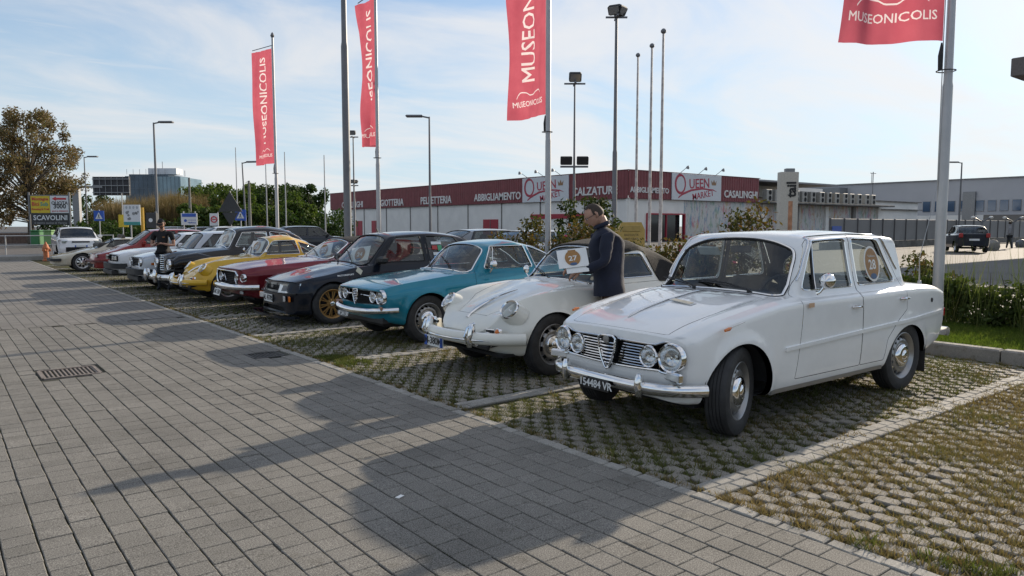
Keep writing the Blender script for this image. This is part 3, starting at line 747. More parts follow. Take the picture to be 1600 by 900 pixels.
def plate(car, c, w, h, txt, style='it', normal=(-1, 0, 0), tilt=0.0):
    """number plate facing -X (front)"""
    M_ = T(*c) @ R(math.atan2(normal[1], normal[0]) - math.pi, 'Z') @ R(tilt, 'Y')
    mb = MB(); mb.box((0, 0, 0), (.008, w, h), bev=.002, M=None); o = mb.obj('number_plate', PLATEK if style == 'black' else PLATEW, car); o.matrix_local = M_
    FM = frame((-.006, 0, 0), (0, -1, 0), (0, 0, 1))
    if style == 'it':
        for sg in (-1, 1):
            b = MB(); b.box((-.0055, sg * (w / 2 - .028), 0), (.004, .05, h * .96)); b.obj('plate_band', PLATEB, o)
    if txt: text_obj('plate_text', txt, h * .95, PLATEW if style == 'black' else INK, FM, o, depth=.0015, bold=.012, spacing=.95)
    return o
def seats(car, xf, xr, zf=.42, w=.48, back=.62, m=None, rear=True, headrest=False, yo=.34):
    m = m or SEATM
    for sg in (-1, 1):
        mb = MB(); mb.box((xf, sg * yo, zf), (.5, w, .16), bev=.05)
        mb.box((xf + .30, sg * yo, zf + back * .5), (.14, w * .94, back), bev=.05, M=R(.22, 'Y'))
        if headrest: mb.box((xf + .40, sg * yo, zf + back + .10), (.1, .26, .18), bev=.04)
        mb.obj('seat', m, car)
    if rear:
        mb = MB(); mb.box((xr, 0, zf + .02), (.46, 1.18, .16), bev=.05); mb.box((xr + .28, 0, zf + .3), (.15, 1.18, .52), bev=.06, M=R(.25, 'Y')); mb.obj('rear_seat', m, car)
def cockpit(car, xdash, zdash, wy, xw, zw, left=True, floor=(.3, 3.6), zfl=.24, m=None):
    mb = MB(); mb.box((xdash, 0, zdash - .10), (.34, wy * 2, .20), bev=.05); mb.obj('dashboard', m or TRIM, car)
    yw = -.34 if left else .34
    mb = MB(); M_ = T(xw, yw, zw) @ R(rad(-62), 'Y')
    mb.tube([M_ @ Vector((.19 * math.cos(a), .19 * math.sin(a), 0)) for a in np.linspace(0, 2 * math.pi, 29)[:-1]], .012, 7, True)
    for a in (.3, math.pi - .3, -math.pi / 2): mb.tube([M_ @ Vector((0, 0, -.03)), M_ @ Vector((.19 * math.cos(a), .19 * math.sin(a), 0))], .008, 5)
    mb.tube([M_ @ Vector((0, 0, 0)), M_ @ Vector((0, 0, -.28))], .022, 8); mb.obj('steering_wheel', BLACKP, car)
    mb = MB(); mb.box(((floor[0] + floor[1]) / 2, 0, zfl), (floor[1] - floor[0], wy * 2 - .02, .03)); mb.obj('floor_pan', DARK, car)
def wiper(mb, p0, p1, lift=.015):
    p0, p1 = Vector(p0), Vector(p1); mb.tube([p0, p0 + (p1 - p0) * .45 + Vector((0, 0, lift * 1.6)), p1 + Vector((0, 0, lift))], [.007, .006, .005], 5)
    d = (p1 - p0); mb.tube([p0 + d * .22 + Vector((-.01, 0, lift * .4)), p1 + d * .12 + Vector((-.01, 0, lift * .4))], .006, 5)
# ---------------------------------------------------------------- ground, pavement, grid-stone parking
def seen(x, y, z=0.0, mx=60):
    """is a point inside the photograph's frame (used only to decide how finely to build)"""
    fx, fy = math.cos(YAW), math.sin(YAW); D = x * fx + y * fy; lat = x * fy - y * fx
    cp, sp = math.cos(pitch), math.sin(pitch); zc_ = D * cp + (EYE - z) * sp; v = (D * sp - (EYE - z) * cp) / max(zc_, .01)
    return zc_ > .3 and abs(lat / max(zc_, .01)) * F_PX < 800 + mx and abs(v) * F_PX < 450 + mx
def world_mat(name, build):
    m, nt, b = nt_new(name); g = nt.nodes.new("ShaderNodeNewGeometry"); build(nt, b, g); MATS[name] = m; return m
def posnoise(nt, g, scale, detail=4, rough=.6):
    n = nt.nodes.new("ShaderNodeTexNoise"); n.inputs["Scale"].default_value = scale; n.inputs["Detail"].default_value = detail; n.inputs["Roughness"].default_value = rough
    nt.links.new(g.outputs["Position"], n.inputs["Vector"]); return n
def mixc(nt, fac, a, b, mode='MIX'):
    x = nt.nodes.new("ShaderNodeMixRGB"); x.blend_type = mode
    for i, s in ((0, fac), (1, a), (2, b)):
        if hasattr(s, 'node'): nt.links.new(s, x.inputs[i])
        else: x.inputs[i].default_value = s if i == 0 else rgba(s)
    return x.outputs[0]
def stone_build(lo, hi, speck=.35, tint=(1, 1, 1), rough=.85, stain=True, moss=0.0, sheen=.3):
    def f(nt, b, g):
        oi = nt.nodes.new("ShaderNodeObjectInfo"); ad = nt.nodes.new("ShaderNodeMath"); ad.operation = 'ADD'
        nt.links.new(g.outputs["Random Per Island"], ad.inputs[0]); nt.links.new(oi.outputs["Random"], ad.inputs[1])
        fr = nt.nodes.new("ShaderNodeMath"); fr.operation = 'FRACT'; nt.links.new(ad.outputs[0], fr.inputs[0])
        c = ramp(nt, fr.outputs[0], [(0, lo), (.5, tuple((a + q) / 2 for a, q in zip(lo, hi))), (1, hi)]).outputs[0]
        n1 = posnoise(nt, g, 150, 3, .8); s1 = ramp(nt, n1.outputs[0], [(.36, (1 - speck,) * 3), (.52, (1,) * 3), (.66, (1 + speck * 1.3,) * 3)]).outputs[0]
        c = mixc(nt, 1.0, c, s1, 'MULTIPLY')
        n2 = posnoise(nt, g, 1.3, 5, .65); s2 = ramp(nt, n2.outputs[0], [(.3, (.74,) * 3), (.55, (1.0,) * 3), (.75, (1.10,) * 3)]).outputs[0]; c = mixc(nt, 1.0, c, s2, 'MULTIPLY')
        if stain:
            n3 = posnoise(nt, g, 4.5, 6, .7); s3 = ramp(nt, n3.outputs[0], [(.58, (1,) * 3), (.64, (.80, .79, .76)), (.74, (.62, .60, .57))]).outputs[0]; c = mixc(nt, .7, c, s3, 'MULTIPLY')
        if moss:
            n4 = posnoise(nt, g, 9, 5, .7); s4 = ramp(nt, n4.outputs[0], [(.55, (0,) * 3), (.75, (moss,) * 3)]).outputs[0]; c = mixc(nt, s4, c, (.10, .085, .045))
        nt.links.new(c, b.inputs["Base Color"]); b.inputs["Roughness"].default_value = rough; b.inputs["Specular IOR Level"].default_value = sheen
        bp = nt.nodes.new("ShaderNodeBump"); bp.inputs["Strength"].default_value = .22; bp.inputs["Distance"].default_value = .003; nt.links.new(n1.outputs[0], bp.inputs["Height"]); nt.links.new(bp.outputs[0], b.inputs["Normal"])
    return f
PAVER = world_mat('paver_concrete', stone_build((.178, .169, .150), (.205, .194, .173), .60))
KERBM = world_mat('kerb_stone_pale', stone_build((.27, .258, .232), (.345, .33, .30), .30, moss=.5))
GRIDM = world_mat('grid_stone_concrete', stone_build((.215, .197, .168), (.29, .266, .23), .40, moss=.8))
CONC = world_mat('raised_kerb_concrete', stone_build((.24, .23, .21), (.30, .285, .26), .25, moss=.7))
def soil(nt, b, g):
    n = posnoise(nt, g, 26, 6, .7); c = ramp(nt, n.outputs[0], [(.3, (.035, .030, .018)), (.55, (.075, .062, .036)), (.75, (.11, .095, .055))]).outputs[0]
    n2 = posnoise(nt, g, .8, 3); s = ramp(nt, n2.outputs[0], [(.42, (0,) * 3), (.6, (.75,) * 3)]).outputs[0]; c = mixc(nt, s, c, (.055, .070, .022))
    nt.links.new(c, b.inputs["Base Color"]); b.inputs["Roughness"].default_value = 1; b.inputs["Specular IOR Level"].default_value = .1
SOIL = world_mat('soil', soil)
def joint(nt, b, g):
    n = posnoise(nt, g, 14, 5); c = ramp(nt, n.outputs[0], [(.35, (.028, .027, .022)), (.7, (.060, .060, .040))]).outputs[0]; nt.links.new(c, b.inputs["Base Color"]); b.inputs["Roughness"].default_value = 1
JOINT = world_mat('joint_sand', joint)
def far_paver(nt, b, g):
    sp_ = nt.nodes.new("ShaderNodeSeparateXYZ"); nt.links.new(g.outputs["Position"], sp_.inputs[0]); cb_ = nt.nodes.new("ShaderNodeCombineXYZ")
    nt.links.new(sp_.outputs[1], cb_.inputs[0]); nt.links.new(sp_.outputs[0], cb_.inputs[1])
    br = nt.nodes.new("ShaderNodeTexBrick"); nt.links.new(cb_.outputs[0], br.inputs["Vector"]); br.inputs["Scale"].default_value = 1; br.inputs["Brick Width"].default_value = .15; br.inputs["Row Height"].default_value = .147
    br.inputs["Mortar Size"].default_value = .006; br.inputs["Color1"].default_value = rgba((.175, .165, .15)); br.inputs["Color2"].default_value = rgba((.22, .207, .19)); br.inputs["Mortar"].default_value = rgba((.05, .05, .04)); br.offset = .37
    n2 = posnoise(nt, g, 1.3, 5, .65); s2 = ramp(nt, n2.outputs[0], [(.3, (.80,) * 3), (.6, (1.0,) * 3), (.75, (1.08,) * 3)]).outputs[0]; c = mixc(nt, 1.0, br.outputs[0], s2, 'MULTIPLY')
    nt.links.new(c, b.inputs["Base Color"]); b.inputs["Roughness"].default_value = .85; b.inputs["Specular IOR Level"].default_value = .3
FARPAVE = world_mat('paver_far', far_paver)
def asphalt(lo, hi):
    def f(nt, b, g):
        n = posnoise(nt, g, .35, 6, .65); c = ramp(nt, n.outputs[0], [(.3, lo), (.7, hi)]).outputs[0]; n1 = posnoise(nt, g, 60, 3, .7); s1 = ramp(nt, n1.outputs[0], [(.35, (.8,) * 3), (.65, (1.2,) * 3)]).outputs[0]
        c = mixc(nt, 1.0, c, s1, 'MULTIPLY'); nt.links.new(c, b.inputs["Base Color"]); b.inputs["Roughness"].default_value = .8; b.inputs["Specular IOR Level"].default_value = .35
    return f
ASPH = world_mat('asphalt', asphalt((.070, .068, .066), (.105, .10, .096)))
ASPHP = world_mat('pale_asphalt', asphalt((.098, .088, .081), (.13, .118, .108)))
def sheet(name, x0, y0, x1, y1, z, m, label=None):
    mb = MB(); mb.add([(x0, y0, z), (x1, y0, z), (x1, y1, z), (x0, y1, z)], [(0, 1, 2, 3)]); return tag(mb.obj(name, m, None, smooth=False), kind='structure')
sheet('ground', -1200, -1200, 1600, 1800, -.05, ASPH)
pave = sheet('pavement', -30, -14, 3.268, 13.0, -.012, JOINT)
pave_far = sheet('far_pavement', -30, 13.0, 3.268, 39.0, -.002, FARPAVE)
park = sheet('parking_ground', 3.35, -14, 9.26, 39.0, -.018, SOIL)
sheet('road', 12.4, -40, 46, 60, -.020, ASPH)

class Pieces:
    """many alike little stones: the first `cap` become objects that share a few meshes, the rest one stuff mesh"""
    def __init__(s, name, stuff_name, m, parent, cap): s.n, s.sn, s.m, s.p, s.cap = name, stuff_name, m, parent, cap; s.items = []; s.proto = {}
    def add(s, key, verts, faces, x, y, z, rz, size): s.proto.setdefault(key, (verts, faces)); s.items.append((size, key, x, y, z, rz))
    def finish(s):
        s.items.sort(key=lambda q: -q[0]); meshes = {}
        for size, key, x, y, z, rz in s.items[:s.cap]:
            if key not in meshes: meshes[key] = mesh_from(s.n, s.proto[key][0], s.proto[key][1], s.m, False)
            o = link(bpy.data.objects.new(s.n, meshes[key]), s.p); o.location = (x, y, z); o.rotation_euler = (RNG.normal(0, .004), RNG.normal(0, .004), rz)
        V = []; F = []; off = 0
        for size, key, x, y, z, rz in s.items[s.cap:]:
            v = np.asarray(s.proto[key][0]); c_, s_ = math.cos(rz), math.sin(rz); V.append(np.stack([v[:, 0] * c_ - v[:, 1] * s_ + x, v[:, 0] * s_ + v[:, 1] * c_ + y, v[:, 2] + z], 1))
            F += [tuple(i + off for i in f) for f in s.proto[key][1]]; off += len(v)
        if V: tag(link(bpy.data.objects.new(s.sn, mesh_from(s.sn, np.concatenate(V), F, s.m, False)), s.p), kind='stuff')
def stone(outline, ch=.005, dep=.03):
    """flat-topped stone with a small chamfer; outline counter-clockwise"""
    o = np.asarray(outline, float); c = o.mean(0); n = len(o); q = o - (o - c) / np.linalg.norm(o - c, axis=1, keepdims=True) * ch * 1.3
    v = [(a[0], a[1], 0) for a in q] + [(a[0], a[1], -ch * .8) for a in o] + [(a[0], a[1], -dep) for a in o]
    f = [tuple(range(n))] + [(i + n, (i + 1) % n + n, (i + 1) % n, i) for i in range(n)] + [(i + 2 * n, (i + 1) % n + 2 * n, (i + 1) % n + n, i + n) for i in range(n)]
    return v, f
def rect(a, b): return [(-a / 2, -b / 2), (a / 2, -b / 2), (a / 2, b / 2), (-a / 2, b / 2)]
def weight(x, y):
    D = math.hypot(x, y); return 1 / D if seen(x, y, 0, 0) else -D
GRATES = [(1.05, 8.75, .50), (3.0, 8.50, .34)]
rowp = .147; P1 = Pieces('paver', 'paver_field', PAVER, pave, 300)
i = 0
while True:
    xc_ = 3.266 - rowp * (i + .5)
    if xc_ < -13: break
    y = -4.0 + RNG.uniform(0, .13)
    while y < 13.0:
        L_ = [.132, .132, .132, .138, .198, .126][RNG.integers(0, 6)]
        if y + L_ > 13.0: break
        yc_ = y + L_ / 2; y += L_
        if not seen(xc_, yc_, 0, 260): continue
        if any(abs(xc_ - gx) < gs / 2 + .05 and abs(yc_ - gy) < gs / 2 + .05 for gx, gy, gs in GRATES): continue
        k = ('p', round(L_, 3), int(RNG.integers(0, 3))); jig = RNG.normal(0, .0012, (4, 2)); gapx = .0065 + .001 * RNG.random()
        P1.add(k, *stone(np.array(rect(rowp - gapx, L_ - .0034)) + jig, .004), xc_, yc_, RNG.normal(0, .0013), RNG.normal(0, .004), weight(xc_, yc_))
    i += 1
P1.finish()
# kerb of pale setts between pavement and parking
kerb = sheet('kerb', 3.268, -14, 3.35, 39, -.02, JOINT); KP = Pieces('kerb_stone', 'kerb_stone_row', KERBM, kerb, 110); y = -2.0
while y < 39:
    L_ = .128 + RNG.uniform(-.006, .01); KP.add(('k', int(RNG.integers(0, 5))), *stone(np.array(rect(.078, .126)) + RNG.normal(0, .002, (4, 2)), .007), 3.309 + RNG.normal(0, .003), y + L_ / 2, .004 + RNG.normal(0, .002), RNG.normal(0, .02), 1 / (abs(y - 1) + 1)); y += L_ + .004
KP.finish()
# bay lines: double rows of pale stones
BAYS = [2.54 + 2.53 * k for k in range(0, 13)]
for bi_, by in enumerate(BAYS):
    bl = sheet('bay_line', 3.36, by - .095, 8.9, by + .095, -.012, JOINT); BP = Pieces('bay_stone', 'bay_stone_row', KERBM, bl, 86 if bi_ < 2 else 0)
    for r in (-1, 1):
        x = 3.37 + (.06 if r > 0 else 0)
        while x < 8.85: BP.add(('b', int(RNG.integers(0, 4))), *stone(np.array(rect(.124, .088)) + RNG.normal(0, .002, (4, 2)), .007), x + .062, by + r * .046, .002 + RNG.normal(0, .002), RNG.normal(0, .015), 1 / (x * (1 if bi_ < 2 else 9))); x += .13
    BP.finish()
# grid stones: eight-cornered blocks that leave cells of grass between them
PX, PY = .0845, .1075
def oct_(j): 
    hx, hy = .0500, .0660; y1 = PY / 2 - (hx - PX / 2) * 1.27 ; x1 = PX / 2 - (hy - PY / 2) / 1.27
    return np.array([(hx, -y1), (hx, y1), (x1, hy), (-x1, hy), (-hx, y1), (-hx, -y1), (-x1, -hy), (x1, -hy)]) * .97 + RNG.normal(0, .0022, (8, 2)) * j
GP = Pieces('grid_stone', 'grid_stone_field', GRIDM, park, 300); cells = []
nx, ny = int((9.2 - 3.40) / PX), int(34 / PY)
for jx in range(nx):
    for jy in range(ny):
        x, y = 3.40 + jx * PX, -4.3 + jy * PY
        if min(abs(y - b) for b in BAYS) < .135 and x < 8.9: continue
        if not seen(x, y, 0, 330): continue
        if (jx + jy) % 2 == 0: cells.append((x, y))
        elif y < 13: GP.add(('g', int(RNG.integers(0, 6))), *stone(oct_(1), .007, .028), x, y, RNG.normal(0, .002), RNG.normal(0, .02), weight(x, y) if y < 2.3 or x < 4.3 else -1)
        else: GP.add(('f', 0), [(q[0], q[1], 0) for q in oct_(0)], [tuple(range(8))], x, y, 0, 0, -99)
GP.finish()
def leafy(name, stops, rough=.7, trans=.45, hue=(1, 1, 1)):
    """leaf / blade material: tone varies leaf by leaf, lets light through"""
    if name in MATS: return MATS[name]
    m = bpy.data.materials.new(name); m.use_nodes = True; nt = m.node_tree; b = nt.nodes["Principled BSDF"]; out = nt.nodes["Material Output"]
    g = nt.nodes.new("ShaderNodeNewGeometry"); n = posnoise(nt, g, 1.1, 3)
    ad = nt.nodes.new("ShaderNodeMath"); ad.operation = 'MULTIPLY_ADD'; nt.links.new(g.outputs["Random Per Island"], ad.inputs[0]); ad.inputs[1].default_value = .6; 
    mu = nt.nodes.new("ShaderNodeMath"); mu.operation = 'MULTIPLY_ADD'; mu.inputs[1].default_value = 1.3; mu.inputs[2].default_value = -.45; nt.links.new(n.outputs[0], mu.inputs[0]); nt.links.new(mu.outputs[0], ad.inputs[2])
    c = ramp(nt, ad.outputs[0], stops).outputs[0]; nt.links.new(c, b.inputs["Base Color"]); b.inputs["Roughness"].default_value = rough; b.inputs["Specular IOR Level"].default_value = .25
    t = nt.nodes.new("ShaderNodeBsdfTranslucent"); nt.links.new(mixc(nt, 1.0, c, (1.0, 1.05, .7), 'MULTIPLY'), t.inputs[0]); mx = nt.nodes.new("ShaderNodeMixShader"); mx.inputs[0].default_value = trans
    nt.links.new(b.outputs[0], mx.inputs[1]); nt.links.new(t.outputs[0], mx.inputs[2]); nt.links.new(mx.outputs[0], out.inputs[0]); MATS[name] = m; return m
TURF = leafy('dry_turf', [(.0, (.14, .095, .045)), (.3, (.27, .20, .10)), (.6, (.21, .165, .075)), (.85, (.15, .145, .05)), (1, (.10, .13, .03))], trans=.35)
LAWN = leafy('lawn_grass', [(.0, (.065, .10, .016)), (.5, (.11, .165, .026)), (.85, (.16, .19, .04)), (1, (.20, .175, .055))], trans=.55)
def blades(name, pts, n, h, m, spread, w=.005, parent=None, lean=.5, hv=.4):
    """grass: thin triangles growing at many roots; h may be an array per root"""
    pts = np.asarray(pts, float); N_ = len(pts) * n; r = np.repeat(pts, n, 0); h_ = np.repeat(np.broadcast_to(h, (len(pts),)), n) * RNG.uniform(1 - hv, 1 + hv, N_)
    sp_ = np.asarray(spread); a = RNG.uniform(0, 2 * np.pi, N_); q = np.sqrt(RNG.random(N_)); bx = r[:, 0] + np.cos(a) * q * sp_[0]; by = r[:, 1] + np.sin(a) * q * sp_[1]; bz = r[:, 2] if r.shape[1] > 2 else np.zeros(N_)
    t = RNG.uniform(0, 2 * np.pi, N_); l = RNG.uniform(.1, lean, N_) * h_; t2 = RNG.uniform(0, 2 * np.pi, N_); ww = w * RNG.uniform(.6, 1.5, N_)
    A = np.stack([bx + np.cos(t2) * ww, by + np.sin(t2) * ww, bz - .01], 1); B = np.stack([bx - np.cos(t2) * ww, by - np.sin(t2) * ww, bz - .01], 1); Cc = np.stack([bx + np.cos(t) * l, by + np.sin(t) * l, bz + h_], 1)
    V = np.stack([A, B, Cc], 1).reshape(-1, 3); me = bpy.data.meshes.new(name); me.vertices.add(len(V)); me.vertices.foreach_set("co", V.ravel()); me.loops.add(len(V)); me.loops.foreach_set("vertex_index", np.arange(len(V), dtype=np.int32))
    me.polygons.add(N_); me.polygons.foreach_set("loop_start", np.arange(0, len(V), 3, dtype=np.int32)); me.materials.append(m); me.update(calc_edges=True)
    return tag(link(bpy.data.objects.new(name, me), parent), kind='stuff')
cells = np.array(cells); dist = np.hypot(cells[:, 0], cells[:, 1])
patch = np.array([noise.noise((c[0] * .9, c[1] * .9, 3.3)) for c in cells])
dry = np.clip((cells[:, 0] - 4.6) / 3, 0, 1) * (cells[:, 1] < 2.4)
hh = .028 + .018 * np.clip(patch + .3, 0, 1) + .014 * dry + .006 * (cells[:, 1] < 2.4)
amt = np.clip(1 + np.array([noise.noise((c[0] * 2.3, c[1] * 2.3, 7.1)) for c in cells]) * .8 + RNG.normal(0, .30, len(cells)), .12, 1.9); hh = hh * .86 * np.clip(.55 + amt * .5, .5, 1.5)
MOSSY = leafy('mossy_grass', [(0, (.10, .085, .035)), (.35, (.125, .115, .04)), (.7, (.10, .125, .035)), (1, (.16, .145, .06))], trans=.3)
for m_, base in ((TURF, cells[:, 1] < 2.45), (MOSSY, cells[:, 1] >= 2.45)):
    for lo_, hi_, n_, w_ in ((0, 6.5, 32, .0036), (6.5, 11, 12, .006), (11, 99, 3, .011)):
        for q0, q1, mul in ((0, .5, .45), (.5, 1.05, 1.5), (1.05, 3, 2.6)):
            k_ = base & (dist >= lo_) & (dist < hi_) & (amt >= q0) & (amt < q1)
            if k_.any(): blades('cell_grass', np.concatenate([cells[k_], np.full((k_.sum(), 1), -.010)], 1), max(2, int(n_ * mul)), hh[k_] * (1.15 if lo_ > 6 else 1), m_, (.046 + .008 * mul, .056 + .008 * mul), w_, lean=2.1)
# loose dry turf that has crept over the stones, mostly at the back of the empty bay
ov = np.array([(x, y, .0) for x, y in zip(RNG.uniform(3.6, 9.2, 36000), RNG.uniform(-4.2, 9, 36000)) if seen(x, y, 0, 250) and RNG.random() < np.clip((x - 3.6) / 4, .03, .55) * (1 if y < 2.4 else .35) * np.clip(.5 + noise.noise((x * 1.3, y * 1.3, 9)) * 1.6, 0, 1)])
blades('creeping_turf', ov, 16, .020, TURF, (.06, .06), .0045, lean=2.2)
TUFT = leafy('tuft_green', [(0, (.09, .075, .03)), (.5, (.10, .125, .03)), (1, (.13, .17, .04))], trans=.4)
# greener tufts along the kerb
tf = [(3.46, 1.36, 0), (3.52, 1.25, 0), (3.58, 1.17, 0), (3.50, 1.14, 0), (3.64, 1.06, 0), (3.42, 1.62, 0)]
blades('kerb_tuft', tf, 70, .040, TUFT, (.085, .08), .004, lean=1.5); q = [(3.42 + RNG.random() * .32, 7.25 + RNG.random() * .75, 0) for _ in range(80)]; blades('kerb_tuft', q, 30, .03, TUFT, (.06, .06), .006, lean=1.2)
e = [(3.37 + RNG.random() * .03, yy, 0) for yy in np.arange(-1, 16, .045)]; blades('kerb_edge_grass', e, 10, .024, TURF, (.02, .03), .004, lean=1.2)
jn = [(3.266 - rowp * k, yy, -.006) for k in range(0, 44) for yy in np.arange(-2, 9, .06) if seen(3.266 - rowp * k, yy) and noise.noise((k * .37, yy * .8, 1.5)) > .12]
blades('joint_moss', jn, 3, .007, leafy('joint_moss_green', [(0, (.05, .05, .02)), (1, (.09, .10, .03))]), (.003, .03), .003, lean=1.0)
# drain gratings
RUST = mat('rusty_iron', (.20, .17, .15), .8, .2, var=.35, scale=25, bump=.4); IRON = mat('cast_iron', (.075, .073, .070), .75, .3, var=.3, scale=25, bump=.4)
for (gx, gy, gs), m, lb in zip(GRATES, (RUST, IRON), ('square rusty drain grating in the grey paving, away from the kerb', 'dark iron drain grating in the paving beside the kerb, in car shadow')):
    t = thing('drain_grating', lb, 'drain', (gx, gy, -.004), 0, 'drain gratings in the paving'); mb = MB(); h = gs / 2
    for a, b, c_, d_ in ((0, -h, gs, .03), (0, h, gs, .03), (-h, 0, .03, gs - .03), (h, 0, .03, gs - .03)): mb.box((a, b, 0), (c_, d_, .02))
    mb.obj('frame', m, t, smooth=False); mb = MB(); mb.box((0, 0, -.022), (gs, gs, .004)); mb.obj('pit', JOINT, t)
    nb = 13 if gs > .4 else 9
    for k in range(nb):
        mb = MB(); xx = -h + gs * (k + .5) / nb; mb.box((xx, 0, -.004), (gs / nb * .5, gs - .03, .014), bev=.003); mb.obj('bar', m, t)
mb = MB(); mb.box((0, 0, .002), (.05, .025, .003)); o = mb.obj('paper_scrap', PAPER, None); o.location = (1.98, 3.53, .002); o.rotation_euler = (0, 0, .4); tag(o, 'small white scrap of paper lying on the shaded paving', 'litter')
# planted strip behind the cars
strip = tag(link(bpy.data.objects.new('planted_strip', (lambda m_: (m_.box((10.8, 12.5, .02), (2.75, 53, .16)), m_.mesh('planted_strip', SOIL, False))[1])(MB()))), kind='structure')
rk = bpy.data.objects.new('raised_kerb', None); rk.location = (0, 0, 0); link(rk); tag(rk, kind='structure')
y = -14.0; k = 0; mats_kb = {}
while y < 39:
    mb = MB(); mb.box((0, 0, 0), (.15, .985, .19), bev=.018)
    if 'm' not in mats_kb: mats_kb['m'] = mb.mesh('kerb_block', CONC, True, 30)
    for xx, zz in ((9.34, .045), (12.26, .045)):
        if xx < 10 or -6 < y < 30: o = link(bpy.data.objects.new('kerb_block', mats_kb['m']), rk); o.location = (xx, y + .5, zz + RNG.normal(0, .003)); o.rotation_euler = (0, RNG.normal(0, .01), RNG.normal(0, .004))
    y += 1.0
lp = np.array([(x, y, .10) for x, y in zip(RNG.uniform(9.42, 11.6, 8500), RNG.uniform(-1.5, 6.5, 8500))]); blades('lawn', lp, 9, .05, LAWN, (.05, .05), .005, lean=1.0)
lp = np.array([(x, y, .10) for x, y in zip(RNG.uniform(9.42, 11.4, 2500), RNG.uniform(6.5, 34, 2500))]); blades('lawn', lp, 5, .07, LAWN, (.10, .10), .010, lean=1.0)
# beyond the strip: far kerb and forecourt
mb = MB(); mb.box((20.6, 6, 0), (1.5, 40, .10), bev=.02); tag(mb.obj('far_footpath', ASPHP), kind='structure')
sheet('forecourt', 22, -10, 60, 26, -.012, ASPHP); sheet('forecourt_lane', 23.5, -12, 42, 12.2, -.006, ASPH)
sheet('left_apron', -60, 43.5, 12, 62, -.014, ASPHP)
mb = MB(); mb.box((-9, 40.0, .05), (26, 2.0, .26), bev=.03); tag(mb.obj('traffic_island', CONC), kind='structure')
sheet('side_road', -80, 39.0, 14, 43.5, -.018, ASPH)
# ---------------------------------------------------------------- foliage
def leaves(name, clumps, n, size, m, parent=None, squash=1.0, up=.0, asp=.55):
    """leaf quads scattered through many small clumps: clumps = [(x,y,z,r)]"""
    cl = np.asarray(clumps, float); wgt = cl[:, 3] ** 2.2; idx = RNG.choice(len(cl), n, p=wgt / wgt.sum()); c = cl[idx]
    d = RNG.normal(0, 1, (n, 3)); d /= np.linalg.norm(d, axis=1, keepdims=True); r = c[:, 3] * RNG.random(n) ** .42
    p = c[:, :3] + d * r[:, None] * np.array([1, 1, squash]); s_ = size * RNG.uniform(.55, 1.35, n)
    nrm = d * .6 + RNG.normal(0, .7, (n, 3)); nrm[:, 2] += up; nrm /= np.linalg.norm(nrm, axis=1, keepdims=True); t = np.cross(nrm, RNG.normal(0, 1, (n, 3))); t /= np.linalg.norm(t, axis=1, keepdims=True); b = np.cross(nrm, t)
    t = t * s_[:, None]; b = b * s_[:, None] * asp
    V = np.stack([p - t, p + b - t * .1, p + t, p - b - t * .1], 1).reshape(-1, 3); me = bpy.data.meshes.new(name)
    me.vertices.add(len(V)); me.vertices.foreach_set("co", V.ravel()); me.loops.add(len(V)); me.loops.foreach_set("vertex_index", np.arange(len(V), dtype=np.int32)); me.polygons.add(n); me.polygons.foreach_set("loop_start", np.arange(0, len(V), 4, dtype=np.int32))
    me.materials.append(m); me.update(calc_edges=True); return link(bpy.data.objects.new(name, me), parent)
BARK = mat('bark', (.10, .085, .065), .9, 0, var=.35, scale=9, bump=.6, bscale=20)
def tree(name, label, loc, h, w, m, n, size, group=None, trunk_h=.35, tr=.16, nclump=60, dens=1.0, seed=0, shape=1.0, cat='tree'):
    r_ = random.Random(seed); t = thing(name, label, cat, loc, r_.uniform(0, 6), group); mb = MB(); th = h * trunk_h
    top = Vector((r_.uniform(-.2, .2), r_.uniform(-.2, .2), h * .82)); mb.tube([(0, 0, -.1), (0, 0, th * .5), (.04, 0, th), top * .75 + Vector((0, 0, .1)), top], [tr * 1.3, tr, tr * .85, tr * .4, tr * .12], 8); cl = []
    for k in range(nclump):
        a = r_.uniform(0, 2 * math.pi); zz = r_.random(); z = th * .85 + (h - th * .85) * zz; prof = math.sin(math.pi * min(1, (.12 + .80 * zz))) ** (.6 * shape); rr = w / 2 * prof * math.sqrt(r_.uniform(.15, 1.0)) * r_.uniform(.85, 1.08)
        cr = w * r_.uniform(.055, .135) * dens; p = (rr * math.cos(a), rr * math.sin(a), min(z, h - cr * .7)); cl.append((*p, cr))
        if k % 2 == 0:
            b0 = Vector((0, 0, th * .8 + (p[2] - th * .8) * .45)); e = Vector(p); mb.tube([b0, b0.lerp(e, .5) + Vector((0, 0, .06 * h * .2)), e], [tr * .30, tr * .17, tr * .05], 5, caps=False)
    mb.obj('trunk', BARK, t); leaves('crown', cl, n, size, m, t); return t
